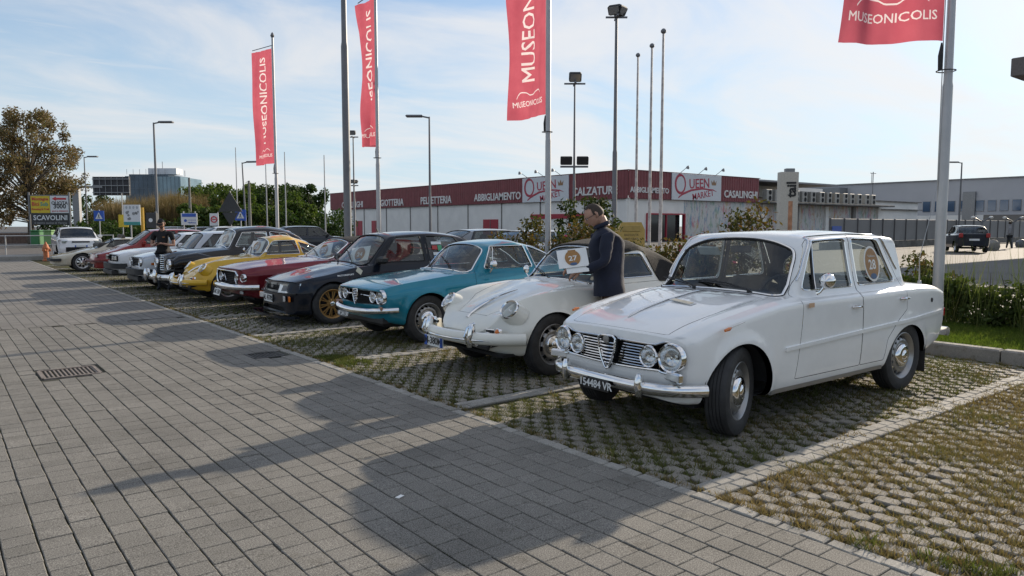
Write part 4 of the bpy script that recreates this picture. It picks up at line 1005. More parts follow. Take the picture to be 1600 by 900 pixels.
def bush(name, label, loc, dims, m, n, size, group=None, seed=0, nclump=34, flowers=None, stems=12, cat='bush'):
    r_ = random.Random(seed); t = thing(name, label, cat, loc, 0, group); mb = MB(); cl = []
    for k in range(nclump):
        a = r_.uniform(0, 2 * math.pi); q = math.sqrt(r_.random()); x, y = dims[0] / 2 * q * math.cos(a), dims[1] / 2 * q * math.sin(a); zmax = dims[2] * (1 - .45 * q * q) * r_.uniform(.78, 1.08); z = zmax * r_.uniform(.25, 1) ; cl.append((x, y, z, min(dims) * r_.uniform(.12, .22)))
    for k in range(stems): c = cl[k % len(cl)]; mb.tube([(c[0] * .3, c[1] * .3, 0), (c[0] * .7, c[1] * .7, c[2] * .6), (c[0], c[1], c[2] + .12)], [.014, .010, .004], 5)
    mb.obj('stems', BARK, t); leaves('foliage', cl, n, size, m, t)
    if flowers:
        fm, nf, fs = flowers
        for k in range(nf):
            c = cl[r_.randrange(len(cl))]; f = MB(); p = Vector((c[0] + r_.uniform(-1, 1) * c[3], c[1] + r_.uniform(-1, 1) * c[3], c[2] + c[3] * r_.uniform(.3, 1.2)))
            f.lathe([(.001, -fs * .5), (fs * .7, -fs * .2), (fs, fs * .2), (fs * .6, fs * .5), (fs * .5, fs * .25), (.001, fs * .4)], 7, T(*p) @ R(r_.uniform(-.8, .8), 'X')); f.obj('flower', fm, t)
    return t
# ---------------------------------------------------------------- buildings
def mural(nt, b, g):
    sp_ = nt.nodes.new("ShaderNodeSeparateXYZ"); nt.links.new(g.outputs["Position"], sp_.inputs[0]); cb_ = nt.nodes.new("ShaderNodeCombineXYZ"); nt.links.new(sp_.outputs[0], cb_.inputs[0]); 
    mz = nt.nodes.new("ShaderNodeMath"); mz.operation = 'MULTIPLY'; mz.inputs[1].default_value = .35; nt.links.new(sp_.outputs[2], mz.inputs[0]); nt.links.new(mz.outputs[0], cb_.inputs[2])
    n = nt.nodes.new("ShaderNodeTexNoise"); n.inputs["Scale"].default_value = .55; n.inputs["Detail"].default_value = 2; nt.links.new(cb_.outputs[0], n.inputs["Vector"])
    hue = ramp(nt, n.outputs[0], [(.30, (.45, .10, .10)), (.40, (.50, .35, .08)), (.47, (.55, .16, .22)), (.53, (.15, .30, .45)), (.60, (.20, .36, .22)), (.70, (.50, .09, .10))]).outputs[0]
    n2 = nt.nodes.new("ShaderNodeTexNoise"); n2.inputs["Scale"].default_value = 2.3; n2.inputs["Detail"].default_value = 6; n2.inputs["Roughness"].default_value = .8; nt.links.new(cb_.outputs[0], n2.inputs["Vector"])
    mk = ramp(nt, n2.outputs[0], [(.49, (0,) * 3), (.57, (.8,) * 3)]).outputs[0]; c = mixc(nt, mk, (.60, .585, .56), hue)
    nt.links.new(c, b.inputs["Base Color"]); b.inputs["Roughness"].default_value = .85
MURAL = world_mat('mural_wall', mural)
WALLW = mat('white_wall', (.82, .80, .755), .85, 0, var=.07, scale=.6, coord='Object'); WALLD = mat('joint_grey', (.22, .21, .20), .9, 0)
MAROON = mat('maroon_cladding', (.215, .055, .060), .55, .1, var=.14, scale=1.2); REDD = mat('red_door', (.36, .025, .045), .5, 0, var=.1); SIGNW = mat('sign_white', (.66, .68, .70), .5, 0, var=.03)
LETW = mat('letter_white', (.72, .70, .68), .5, 0, var=.04); SIGNR = mat('sign_red', (.42, .045, .075), .5, 0, var=.06); GOLDC = mat('crown_brown', (.30, .17, .08), .5, 0); GREYM = mat('grey_metal', (.26, .265, .27), .5, .5, var=.12); ROOFM = mat('roof_grey', (.30, .30, .31), .8, 0)
CONDK = mat('weathered_concrete', (.20, .19, .175), .9, 0, var=.4, scale=1.5, bump=.3)
XW, YW, ZF0, ZF1 = 53.4, 49.6, 4.22, 6.92
mk = thing('market_building', 'long low market hall with maroon ribbed fascia and white lettering over pale walls', 'building', (0, 0, 0))
def fascia(p0, p1, holes=()):
    p0, p1 = Vector(p0), Vector(p1); L_ = (p1 - p0).length; d = (p1 - p0).normalized(); out = Vector((-1, 0, 0)) if abs(d.y) > .5 else Vector((0, -1, 0)); mb = MB(); n = int(L_ / .42); vs = []; fs = []
    for k in range(n):
        a = L_ * k / n; w_ = L_ / n
        for s_, dd in ((0, .0), (.18, .05), (.62, .05), (.80, .0)):
            q = p0 + d * (a + w_ * s_) + out * (.02 + dd); vs += [(q.x, q.y, ZF0), (q.x, q.y, ZF1)]
    q = p1 + out * .02; vs += [(q.x, q.y, ZF0), (q.x, q.y, ZF1)]
    fs = [(2 * i, 2 * i + 2, 2 * i + 3, 2 * i + 1) for i in range(len(vs) // 2 - 1)]; mb.add(vs, fs); return mb
YE = 117.6; XE = 75.2
fascia((XW, YE, 0), (XW, YW, 0)).obj('fascia', MAROON, mk, smooth=False); fascia((XW, YW, 0), (XE, YW, 0)).obj('fascia', MAROON, mk, smooth=False)
mb = MB(); mb.box((XW + 20, (YE + YW) / 2, ZF1 - .15), (39.8, YE - YW - .2, .2)); mb.box((XW + 8, (YE + YW) / 2 + 3, ZF1 + .15), (2, 1.2, .6)); mb.obj('roof', ROOFM, mk, smooth=False)
mb = MB(); mb.box((XW + .02, (YE + YW) / 2, ZF1 + .03), (.25, YE - YW + .2, .07)); mb.box(((XW + XE) / 2 + .15, YW + .02, ZF1 + .03), (XE - XW, .25, .07)); mb.box((XW + .1, (YE + YW) / 2 + .1, ZF0 - .02), (.4, YE - YW - .2, .06)); mb.box(((XW + XE) / 2 + .3, YW + .1, ZF0 - .02), (XE - XW - .4, .4, .06)); mb.obj('fascia_trim', mat('maroon_trim', (.13, .035, .04), .6), mk, smooth=False)
ys = [YE, 112.6, 105.5, 98.3, 91.3, 84.1, 77.0, 70.0, 62.9, 55.8, YW]
for a, b in zip(ys[:-1], ys[1:]):
    mb = MB(); mb.box((XW + .24, (a + b) / 2, 2.08), (.2, a - b - .14, 4.24), bev=.03); mb.obj('wall_panel', WALLW, mk)
    if b > YW: mb = MB(); mb.box((XW + .20, b, 2.08), (.30, .10, 4.2)); mb.obj('downpipe', WALLD, mk, smooth=False)
for k, (a, b) in enumerate(((XW, 56.3), (62.0, XE))): 
    mb = MB(); mb.box(((a + b) / 2, YW + .24, 2.08), (b - a, .2, 4.24)); mb.obj('wall_panel', WALLW if k == 0 else MURAL, mk, smooth=False)
mb = MB(); mb.box((59.15, YW + .24, 3.45), (5.7, .2, 1.5)); mb.obj('wall_panel', WALLW, mk, smooth=False)
mb = MB(); mb.box((59.15, YW + .6, 1.35), (5.5, .05, 2.7)); mb.obj('entrance_glass', mat('dark_glass', (.02, .022, .025), .08, 0), mk, smooth=False)
mb = MB(); mb.box((59.15, YW + .1, 2.72), (5.9, .3, .14)); mb.box((56.25, YW + .1, 1.33), (.14, .3, 2.66)); mb.box((62.05, YW + .1, 1.33), (.14, .3, 2.66)); mb.box((59.2, YW + .12, 1.33), (.10, .2, 2.62)); mb.obj('entrance_frame', REDD, mk, smooth=False)
for y0, y1 in ((109.1, 106.2), (103.0, 100.1), (73.7, 70.7)):
    mb = MB(); mb.box((XW + .12, (y0 + y1) / 2, 1.15), (.12, y0 - y1, 2.3)); d_ = mb.obj('door', REDD, mk, smooth=False)
    mb = MB(); mb.box((XW + .04, (y0 + y1) / 2, 1.15), (.05, .06, 2.2)); mb.obj('door_post', WALLD, d_, smooth=False)
mb = MB(); mb.box((XW + .1, 60, 2.55), (.16, 9, .5)); mb.obj('red_band', REDD, mk, smooth=False)
LF = lambda y, z: frame((XW - .09, y, z), (0, -1, 0), (0, 0, 1)); RF = lambda x, z: frame((x, YW - .09, z), (1, 0, 0), (0, 0, 1))
def wide_text(txt, width, F, m, parent, depth=.04, bold=.02, hmax=1.0, name='lettering'):
    me = text_mesh(txt, 1.0, 0, None, 0); w_ = max(v.co.x for v in me.vertices) - min(v.co.x for v in me.vertices); s_ = width / w_; return text_obj(name, txt, s_, m, F, parent, depth=depth, bold=bold)
for txt, a, b, z in (('CASALINGHI', 112.9, 105.5, 4.85), ('BIGIOTTERIA', 100.8, 92.9, 4.87), ('PELLETTERIA', 88.1, 80.5, 4.90), ('ABBIGLIAMENTO', 75.3, 66.1, 4.94), ('CALZATURE', 57.4, 51.0, 5.02)): wide_text(txt, a - b, LF((a + b) / 2, z), LETW, mk)
for txt, a, b, z in (('ABBIGLIAMENTO', 53.6, 59.3, 5.02), ('CASALINGHI', 68.6, 74.8, 4.98)): wide_text(txt, b - a, RF((a + b) / 2, z), LETW, mk)
def market_sign(F, w_):
    h = 2.72; mb = MB(); mb.box((0, 0, .04), (w_, h, .10), bev=.01); o = mb.obj('sign_board', SIGNW, mk, smooth=False); o.matrix_local = F
    ring = [(-.34 * w_ + .95 * .82 * math.cos(a), .28 + .92 * math.sin(a), .11) for a in np.linspace(0, 2 * math.pi, 29)[:-1]]; mb = MB(); mb.tube(ring, [.14 if 6 < k < 22 else .10 for k in range(28)], 6, True)
    for v in range(len(mb.v)): mb.v[v] = (mb.v[v][0], mb.v[v][1], .10 + (mb.v[v][2] - .11) * .15)
    mb2 = [(-.38 * w_, -1.15, .11), (-.30 * w_, -.75, .11), (-.12 * w_, -.30, .11), (.10 * w_, -.10, .11), (.32 * w_, -.18, .11), (.40 * w_, -.36, .11)]; k0 = len(mb.v); mb.tube(mb2, [.05, .12, .11, .09, .06, .02], 6)
    for v in range(k0, len(mb.v)): mb.v[v] = (mb.v[v][0], mb.v[v][1], .10 + (mb.v[v][2] - .11) * .15)
    mb.obj('logo_flourish', SIGNR, o)
    t = wide_text('UEEN', w_ * .40, T(.04 * w_, .38, .10) @ R(.06, 'Z'), SIGNR, o, .01, .012, name='logo_text'); t = wide_text('MARKET', w_ * .44, T(.12 * w_, -.78, .10) @ R(.16, 'Z'), SIGNR, o, .01, .004, name='logo_text')
    mb = MB(); mb.prism([(-.35, -.18), (.35, -.18), (.45, .32), (.2, .05), (0, .42), (-.2, .05), (-.45, .32)], 0, .012, T(.34 * w_, .50, .095)); mb.obj('logo_crown', GOLDC, o, smooth=False)
    for k in (-.36, 0.0, .36):
        mb = MB(); mb.tube([(k * w_, h / 2 - .05, .05), (k * w_ - .1, h / 2 + .42, .9), (k * w_ - .15, h / 2 + .55, 1.25)], .03, 5); mb.lathe([(.05, -.15), (.16, 0), (.19, .16), (.001, .17)], 10, T(k * w_ - .15, h / 2 + .55, 1.25) @ R(rad(115), 'X')); mb.obj('sign_lamp', GREYM, o)
market_sign(LF(61.85, 5.52), 7.75); market_sign(RF(63.8, 5.55), 8.2)
# annexe with the air conditioners, and lower wing
an = thing('annexe_building', 'weathered flat-roofed annexe with streaky mural under a concrete ledge', 'building', (0, 0, 0))
mb = MB(); mb.box((90.2, YW + 4.3, 2.05), (29.6, 8, 4.1)); mb.obj('wall', MURAL, an, smooth=False)
mb = MB(); mb.box((90.5, YW + 3.2, 4.22), (30.6, 9.4, .22), bev=.03); mb.obj('roof_ledge', CONDK, an)
for k in range(5): mb = MB(); mb.box((76.6 + k * 7, YW + .16, 2.0), (.7, .3, 4.0)); mb.obj('pilaster', WALLD if k % 2 else WALLW, an, smooth=False)
mb = MB(); mb.box((88, YW + 10, 6.0), (24, 8, 1.5)); mb.obj('roof_hall', WALLW, an, smooth=False)
mb = MB(); mb.box((112, YW + 6, 2.5), (13.6, 10, 5.0)); mb.obj('low_wing', WALLW, an, smooth=False); mb = MB(); mb.box((112.2, YW + .8, 3.9), (14.4, .5, .14)); mb.box((112.2, YW + .9, 5.05), (14.4, .5, .12)); mb.obj('wing_ledge', CONDK, an, smooth=False)
acm = {}
for k in range(14):
    if k == 0:
        t0 = thing('air_conditioner', 'two-fan air conditioner left of the totem pillar, next to the maroon fascia', 'air conditioner', (76.7, YW - .2, 4.34), 0, 'air conditioners along the annexe ledge')
        mb = MB(); mb.box((0, 0, .72), (1.15, .55, 1.36), bev=.04); mb.obj('casing', mat('ac_beige', (.33, .32, .29), .6, 0, var=.15), t0)
        for zz in (.40, 1.05):
            mb = MB(); mb.lathe([(.27, 0), (.27, .03), (.22, .035), (.001, .02)], 16, T(.12, -.27, zz) @ R(rad(90), 'X')); mb.obj('fan_grille', DARK, t0)
        for xx in (-.4, .4): mb = MB(); mb.box((xx, 0, .02), (.08, .5, .08)); mb.obj('foot', GREYM, t0)
    else: t = copy_tree(t0); t.location = (76.7 + k * 1.94, YW - .2 + (.1 if k % 3 else 0), 4.34); t['label'] = 'two-fan air conditioner on the annexe ledge, ' + ('', 'just behind the totem pillar', 'second right of the totem pillar', 'third from the totem pillar', 'fourth from the totem pillar', 'fifth from the totem pillar', 'sixth from the totem pillar', 'middle of the long run', 'just right of the middle of the run', 'sixth from the right end', 'fifth from the right end', 'fourth from the right end', 'third from the right end', 'last at the right end')[k]
# big grey hall far right
gh = thing('grey_industrial_hall', 'long pale grey industrial hall with a row of square windows at the right', 'building', (0, 0, 0))
GHM = mat('hall_grey', (.47, .47, .485), .6, 0, var=.05, scale=.3); GHB = mat('hall_brown', (.20, .185, .165), .8, 0)
mb = MB(); mb.box((160, 64, 6.4), (41, 72, 6.1)); mb.obj('upper_wall', GHM, gh, smooth=False)
for a, b in ((28, 48.8), (48.8, 75),): mb = MB(); mb.box((160, (a + b) / 2, 1.68), (41, b - a - .02, 3.36)); mb.obj('lower_wall', GHB if a < 48 else WALLW, gh, smooth=False)
mb = MB(); mb.box((159.9, 64, 9.5), (41.4, 72.3, .12)); mb.obj('roof_edge', GREYM, gh, smooth=False)
for y in (57.9, 55.9, 53.9, 52.9 - 1.0, 49.4, 47.6, 45.8, 44.0, 42.2, 40.4):
    mb = MB(); mb.box((139.48, y, 4.9), (.12, 1.3, 1.9)); f = mb.obj('window', GREYM, gh, smooth=False); mb = MB(); mb.box((139.40, y, 4.9), (.06, 1.16, 1.76)); mb.obj('pane', mat('blue_pane', (.07, .12, .20), .1, .2), f, smooth=False)
mb = MB(); mb.box((139.3, 51.0, 4.5), (.5, 1.9, 5.6)); mb.obj('stair_tower', GREYM, gh, smooth=False)
mb = MB(); mb.box((141, 77, 8.0), (9, 9, 1.6)); mb.obj('roof_plant', GREYM, gh, smooth=False)
# fence of grey panels
fn = thing('panel_fence', 'long fence of flat grey panels on a low wall across the forecourt', 'fence', (0, 0, 0)); PAN = mat('fence_panel_grey', (.22, .225, .235), .6, .2, var=.12, scale=.8)
pm = None; postm = None
mb = MB(); mb.box((67, 25.02, .22), (44, .24, .46)); mb.obj('low_wall', CONDK, fn, smooth=False)
for k in range(24):
    if pm is None: b1 = MB(); b1.box((0, 0, 0), (1.72, .05, 1.52), bev=.01); pm = b1.mesh('panel', PAN); b2 = MB(); b2.box((0, -.02, 0), (.09, .10, 1.56)); postm = b2.mesh('post', mat('fence_post_dark', (.09, .09, .095), .6), False)
    x = 46.0 + k * 1.8; o = link(bpy.data.objects.new('panel', pm), fn); o.location = (x + .9, 25, 1.22); q = link(bpy.data.objects.new('post', postm), fn); q.location = (x, 25, 1.23)
mb = MB(); mb.box((46.8, 24.94, 1.25), (1.2, .02, .5)); mb.obj('fence_sign', PLATEB, fn, smooth=False)
# glass office block and motorway sign far left
of = thing('glass_office_block', 'dark blue glass office block rising behind the reeds', 'building', (46, 216, 0), rad(-37)); OG = mat('office_glass', (.055, .085, .12), .12, .3, var=.25, scale=.35); OL = mat('office_glass_pale', (.17, .25, .30), .12, .3, var=.2, scale=.35)
mb = MB(); mb.box((0, 8, 7.6), (10.4, 14, 15.4)); mb.obj('block', OG, of, smooth=False); mb = MB(); mb.box((6.6, 5.0, 7.2), (6.2, 14, 14.6)); mb.obj('side_block', OL, of, smooth=False); mb = MB(); mb.box((-5.9, 8.5, 7.3), (1.8, 13, 15.2)); mb.obj('corner_bay', OL, of, smooth=False)
MUL = mat('mullion', (.13, .16, .19), .4, .4)
for k in range(10): mb = MB(); mb.box((-5.0 + k * 1.15, .96, 7.6), (.06, .06, 15.3)); mb.obj('mullion', MUL, of, smooth=False)
for k in range(6): mb = MB(); mb.box((4.0 + k * 1.05, -2.04, 7.2), (.06, .06, 14.5)); mb.obj('mullion', MUL, of, smooth=False)
for k in range(9): mb = MB(); mb.box((0, .95, 1 + k * 1.75), (10.4, .05, .08)); mb.obj('floor_band', MUL, of, smooth=False)
mb = MB(); mb.box((3.2, 4, 16.2), (7.5, 4, 1.6)); mb.obj('roof_sign', SIGNW, of, smooth=False); mb = MB(); mb.tube([(2, 5, 16), (2, 5, 19)], .08, 5); mb.tube([(8, 5, 15), (8, 5, 16.6)], .08, 5); mb.obj('roof_mast', GREYM, of)
wide_text('ESTEL', 4.0, frame((3.2, 1.95, 16.2), (1, 0, 0), (0, 0, 1)), SIGNR, of, .03, .02) if False else None
for k in range(7): mb = MB(); mb.tube([(-6 + k * 1.7, 1.5, 15.3), (-6 + k * 1.7, 1.5, 16.7)], .05, 4); mb.obj('flag_stub', GREYM, of)
# museum canopy reaching in from the right
cn = thing('museum_canopy', 'flat dark canopy roof edge reaching in at the upper right', 'canopy', (51.3, 16.9, 10.5), 0); mb = MB(); mb.box((14, -16, .45), (28, 32, 1.1), bev=.05); mb.obj('roof_slab', mat('canopy_grey', (.16, .14, .13), .7, 0, var=.15), cn)
for x in (3.0, 14, 25):
    mb = MB(); mb.tube([(x, -9, -10.5), (x, -9, -.1)], .35, 14); mb.obj('column', GREYM, cn)
# ---------------------------------------------------------------- flags, poles, signs, street furniture
POLEW = mat('pole_pale_grey', (.42, .42, .42), .4, .35, var=.12, scale=2); POLED = mat('pole_dark_grey', (.17, .175, .185), .5, .4, var=.15, scale=2); POLER = mat('pole_white_worn', (.50, .47, .45), .55, .1, var=.35, scale=5)
def flagcloth(nt_name, c0=(.50, .10, .14), c1=(.57, .125, .165), tr=.48):
    m = bpy.data.materials.new(nt_name); m.use_nodes = True; nt = m.node_tree; b = nt.nodes["Principled BSDF"]; out = nt.nodes["Material Output"]; n = tex_noise(nt, 3, 4); c = ramp(nt, n.outputs[0], [(.3, c0), (.7, c1)]).outputs[0]
    nt.links.new(c, b.inputs["Base Color"]); b.inputs["Roughness"].default_value = .75; b.inputs["Specular IOR Level"].default_value = .2; t = nt.nodes.new("ShaderNodeBsdfTranslucent"); nt.links.new(c, t.inputs[0]); mx = nt.nodes.new("ShaderNodeMixShader"); mx.inputs[0].default_value = tr
    nt.links.new(b.outputs[0], mx.inputs[1]); nt.links.new(t.outputs[0], mx.inputs[2]); nt.links.new(mx.outputs[0], out.inputs[0]); return m
FLAG = flagcloth('flag_red_cloth'); FLETT = flagcloth('flag_lettering', (.80, .70, .70), (.84, .74, .74), .5)
FROPE = mat('rope', (.45, .44, .42), .8)
def flag_pole(loc, label, ang, width, hang, fold, seed, lean=0.0, h=8.35, zb=3.84, zt=8.05):
    t = thing('flag_pole', label, 'flagpole', (loc[0], loc[1], .08), 0, 'flag poles along the planted strip'); mb = MB(); mb.tube([(0, 0, 0), (0, 0, 3.2), (0, 0, 3.25), (0, 0, h)], [.066, .060, .052, .040], 14); mb.obj('pole', POLEW, t)
    mb = MB(); mb.lathe([(.05, 0), (.075, .06), (.05, .13), (.02, .17), (.001, .2)], 12, T(0, 0, h)); mb.lathe([(.10, 0), (.10, .03), (.07, .035)], 12, T(0, 0, -.06)); mb.obj('finial', POLED, t)
    d = Vector((math.cos(ang), math.sin(ang), 0)); nrm = Vector((-d.y, d.x, 0)); H = zt - zb; nu, nv = 22, 64; r_ = random.Random(seed); ph = [r_.uniform(0, 6) for _ in range(4)]
    def S_(u, w):                                     # u 0..1 from the pole outwards, w 0..1 from the bottom up
        k = (1 - w) ** .8 if fold else (1 - w); ww = width * (1 - fold * k); x = .09 + ww * u + lean * (1 - w) * u
        dz = -.05 * u * (1 - w) * hang; amp = .075 + .11 * k * (1 + fold)
        off = amp * u ** .7 * (math.sin(u * (5 + 9 * fold * k) + w * 3.2 + ph[0]) + .5 * math.sin(u * 9 - w * 6 + ph[1])) * .8 + .035 * math.sin(w * 9 + u * 5 + ph[2]) * u + .016 * math.sin(u * 24 + w * 7 + ph[3]) * min(1, u * 4)
        return d * x + nrm * off + Vector((0, 0, zb + H * w + dz - .08))
    def loops(txt, size, fn):
        me = text_mesh(txt, size, 0, None, .010); cnt = {}
        for p in me.polygons:
            for e in p.edge_keys: cnt[e] = cnt.get(e, 0) + 1
        nb = {}
        for (i, j), c_ in cnt.items():
            if c_ == 1: nb.setdefault(i, []).append(j); nb.setdefault(j, []).append(i)
        out_ = []; left = set(nb)
        while left:
            i = left.pop(); lp_ = [i]; k = nb[i][0]
            while k in left: left.discard(k); lp_.append(k); nx_ = [q for q in nb[k] if q in left]; k = nx_[0] if nx_ else -1
            if len(lp_) > 2: out_.append(np.array([fn(me.vertices[q].co.x, me.vertices[q].co.y) for q in lp_]))
        return out_
    W_ = width; L1 = loops('MUSEONICOLIS', .46, lambda x, y: (W_ * .5 + y, H * .56 + x)) + loops('MUSEONICOLIS', .165, lambda x, y: (W_ * .5 - x * .9, H * .075 + y))
    pf = [(-.42, .0), (-.36, .05), (-.25, .075), (-.12, .068), (-.02, .03), (.10, .028), (.18, .065), (.27, .085), (.34, .07), (.42, .03)]; xs_ = np.linspace(-.42, .42, 30); zs_ = pchip([q[0] for q in pf], [q[1] for q in pf], xs_) * 1.5 + H * .107
    L1.append(np.array([(W_ * .5 - x, z + .011) for x, z in zip(xs_, zs_)] + [(W_ * .5 - x, z - .011) for x, z in zip(xs_[::-1], zs_[::-1])]))
    pts = []; eds = []
    for lp_ in [dense(np.array([(0, 0), (W_, 0), (W_, H), (0, H)], float), .08)] + L1: o_ = len(pts); n_ = len(lp_); pts += [tuple(q) for q in lp_]; eds += [(o_ + i, o_ + (i + 1) % n_) for i in range(n_)]
    pts += [(W_ * (i + .5) / nu, H * (j + .5) / nv) for i in range(nu) for j in range(nv)]
    rs = geometry.delaunay_2d_cdt([Vector(q) for q in pts], eds, [], 0, 1e-6, False); Wp = np.array([(q[0], q[1]) for q in rs[0]]); Fp = np.array([f for f in rs[2] if len(f) == 3]); cen = Wp[Fp].mean(1); ink = np.zeros(len(Fp), bool)
    for lp_ in L1: ink ^= inside(lp_, cen)
    V3 = [S_(min(1, max(0, q[0] / W_)), min(1, max(0, q[1] / H))) for q in Wp]
    def part_(sel, nm, m, par):
        u_, iv = np.unique(Fp[sel], return_inverse=True); return link(bpy.data.objects.new(nm, mesh_from(nm, [V3[i] for i in u_], iv.reshape(-1, 3), m, True, angle=180)), par)
    f = tag(part_(~ink, 'banner_flag', FLAG, None), FLABEL[seed], 'flag', 'red museum banner flags'); f.location = t.location; part_(ink, 'flag_lettering', FLETT, f)
    mb = MB(); mb.tube([(0, 0, zt + .02), d * (width + .12) + Vector((0, 0, zt + .02))], .014, 6); mb.obj('banner_arm', POLED, t)
    mb = MB(); mb.tube([(.0, 0, .5), d * .07 + Vector((0, 0, 2)), d * .08 + Vector((0, 0, zb)), d * .075 + Vector((0, 0, zt))], .006, 5); mb.obj('halyard', FROPE, t)
    mb = MB(); mb.tube([d * .10 + Vector((0, 0, zb - .10)), d * .11 + Vector((0, 0, zb - .26))], [.01, .03], 7); mb.tube([d * .11 + Vector((0, 0, zb - .26)), d * .11 + Vector((0, 0, zb - .44))], [.03, .024], 7); mb.obj('banner_weight', BLACKP, t)
    mb = MB(); mb.tube([(.11 * math.cos(a) + d.x * .03, .11 * math.sin(a) + d.y * .03, zb - .45) for a in np.linspace(0, 6.28, 17)[:-1]], .008, 5, True); mb.obj('pole_ring', BLACKP, t)
    return t
FLABEL = {4: 'red banner flag at top right, only its lower end with car logo in view', 3: 'wide red banner flag left of the two floodlight masts', 2: 'red banner flag furled narrow towards its lower tip, above the low market', 1: 'red banner flag farthest left, hanging fully in view'}
flag_pole((10.25, 4.07), 'pale flagpole rising behind the boot of the white saloon', rad(140), 1.22, .3, .0, 4, lean=.10)
flag_pole((10.25, 11.8), 'pale flagpole between rose bushes, behind the ivory convertible', rad(90), 1.25, .3, .08, 3)
flag_pole((10.25, 19.3), 'pale flagpole behind the near-black rally hatchback', rad(84), 1.25, .3, .50, 2)
flag_pole((10.25, 27.3), 'pale flagpole with domed finial farthest left, behind the yellow coupe', rad(102), 1.25, .3, -.05, 1)
def thin_pole(loc, h, label, m=POLEW, r=.05, group='bare thin flagpoles', name='bare_pole', cat='pole', ball=True, rot=0):
    t = thing(name, label, cat, (*loc, 0), 0, group); mb = MB(); mb.tube([(0, 0, 0), (0, 0, h * .45), (0, 0, h)], [r, r * .85, r * .6], 10); mb.obj('shaft', m, t)
    if ball: mb = MB(); mb.lathe([(r * .6, 0), (r * 1.5, .06), (r * 1.5, .12), (r * .8, .18), (.001, .2)], 10, T(0, 0, h)); mb.obj('finial', POLED, t)
    t.rotation_euler = (0, rot, 0); return t
thin_pole((25.5, 23.2), 9.1, 'shortest of the three worn white poles beside the yellow bin', POLER, .07); thin_pole((23.7, 20.8), 8.8, 'middle one of the three worn white poles beside the yellow bin', POLER, .07); thin_pole((21.7, 18.5), 8.6, 'tallest of the three worn white poles beside the yellow bin', POLER, .07)
for loc, h, lb in (((19.6, 60.9), 7.8, 'thin bare pole just left of the leftmost banner flag'), ((19.7, 54.5), 6.9, 'thin bare pole crossing the foot of the leftmost banner flag'), ((20.8, 53.6), 6.95, 'thin bare pole just right of the leftmost banner pole'), ((21.0, 47.1), 6.25, 'thin bare pole in front of the dark trees near the market end')): thin_pole(loc, h, lb, POLEW, .05, ball=False)
for loc, h, lb in (((16.6, 63.3), 5.4, 'thick plain post in front of the reeds, right of the office block'), ((18.7, 55.3), 4.85, 'thick plain post in front of the green trees')): thin_pole(loc, h, lb, mat('post_concrete', (.20, .195, .18), .85, 0, var=.2), .13, 'thick plain posts', 'plain_post', 'post', False)
def street_lamp(loc, h, arm, label, m=POLED, r=.07, tilt=0, group='street lamps'):
    t = thing('street_lamp', label, 'street lamp', (*loc, 0), 0, group); mb = MB(); mb.tube([(0, 0, 0), (0, 0, h * .5), (0, 0, h)], [r, r * .8, r * .55], 10); mb.obj('pole', m, t); d = Vector((math.cos(arm), math.sin(arm), 0))
    mb = MB(); mb.tube([(0, 0, h - .05), d * .35 + Vector((0, 0, h + .02))], .04, 6); mb.box(tuple(d * .70 + Vector((0, 0, h + .03))), (.80, .28, .11), rz=arm, bev=.04); mb.obj('lamp_head', m, t); t.rotation_euler = (0, tilt, 0); return t
AR = rad(51.8 - 90)                        # towards the right of the photograph
street_lamp((10.0, 68.5), 7.05, AR, 'street lamp beside the motorway sign, nearest the brown tree'); street_lamp((10.15, 45.5), 7.3, AR, 'street lamp standing in front of the glass office block', r=.085)
street_lamp((16.8, 50.4), 5.75, AR, 'slightly leaning short street lamp left of the leftmost banner', tilt=-.03); street_lamp((18.6, 29.9), 6.6, AR + math.pi, 'street lamp whose head points left, in front of the maroon fascia')
street_lamp((65.6, 24.7), 6.6, AR + math.pi, 'dark street lamp at the fence by the grey hall', POLED, .09)
def flood(t, z, yaw, m=BLACKP, s=1.0, tiltx=.5):
    M_ = T(0, 0, z) @ R(yaw, 'Z') @ T(0, -.22 * s, .12) @ R(tiltx, 'X'); mb = MB(); mb.box((0, 0, 0), (.52 * s, .22 * s, .40 * s), bev=.05); mb.v = [tuple(M_ @ Vector(v)) for v in mb.v]; o = mb.obj('floodlight', m, t); g = MB(); g.box((0, -.115 * s, 0), (.44 * s, .01, .32 * s)); g.v = [tuple(M_ @ Vector(v)) for v in g.v]; g.obj('lamp_glass', mat('flood_glass', (.25, .26, .27), .15, .3), o, smooth=False)
def mast(loc, h, label, floods, r=.09, m=POLED):
    t = thing('light_mast', label, 'light mast', (*loc, 0), 0, 'floodlight masts'); mb = MB(); mb.tube([(0, 0, 0), (0, 0, h * .45), (0, 0, h * .46), (0, 0, h)], [r, r * .9, r * .72, r * .5], 12); mb.obj('pole', m, t)
    for z, ws_, s_ in floods:
        mb = MB(); mb.box((0, 0, z), (.9 * s_, .08, .06), rz=AR); mb.box((0, 0, z), (.08, .9 * s_, .06), rz=AR); mb.obj('bracket', m, t)
        for w in ws_: flood(t, z + .12, w, s=s_)
    return t
mast((21.9, 23.5), 7.6, 'thin mast with one flat floodlight on top and a pair halfway down', [(7.55, [AR], 1.0)], .07).rotation_euler = (0, 0, 0)
mb = None
t = [o for o in COL.objects if o.name.startswith('light_mast')][0]
for dx in (-.35, .35):
    M_ = T(0, 0, 4.2) @ R(AR, 'Z') @ T(dx, -.1, .1) @ R(.25, 'X'); b_ = MB(); b_.box((0, 0, 0), (.50, .16, .36), bev=.03); b_.v = [tuple(M_ @ Vector(v)) for v in b_.v]; b_.obj('floodlight', BLACKP, t)
b_ = MB(); b_.box((0, 0, 4.05), (1.2, .1, .08), rz=AR); b_.obj('bracket', POLED, t)
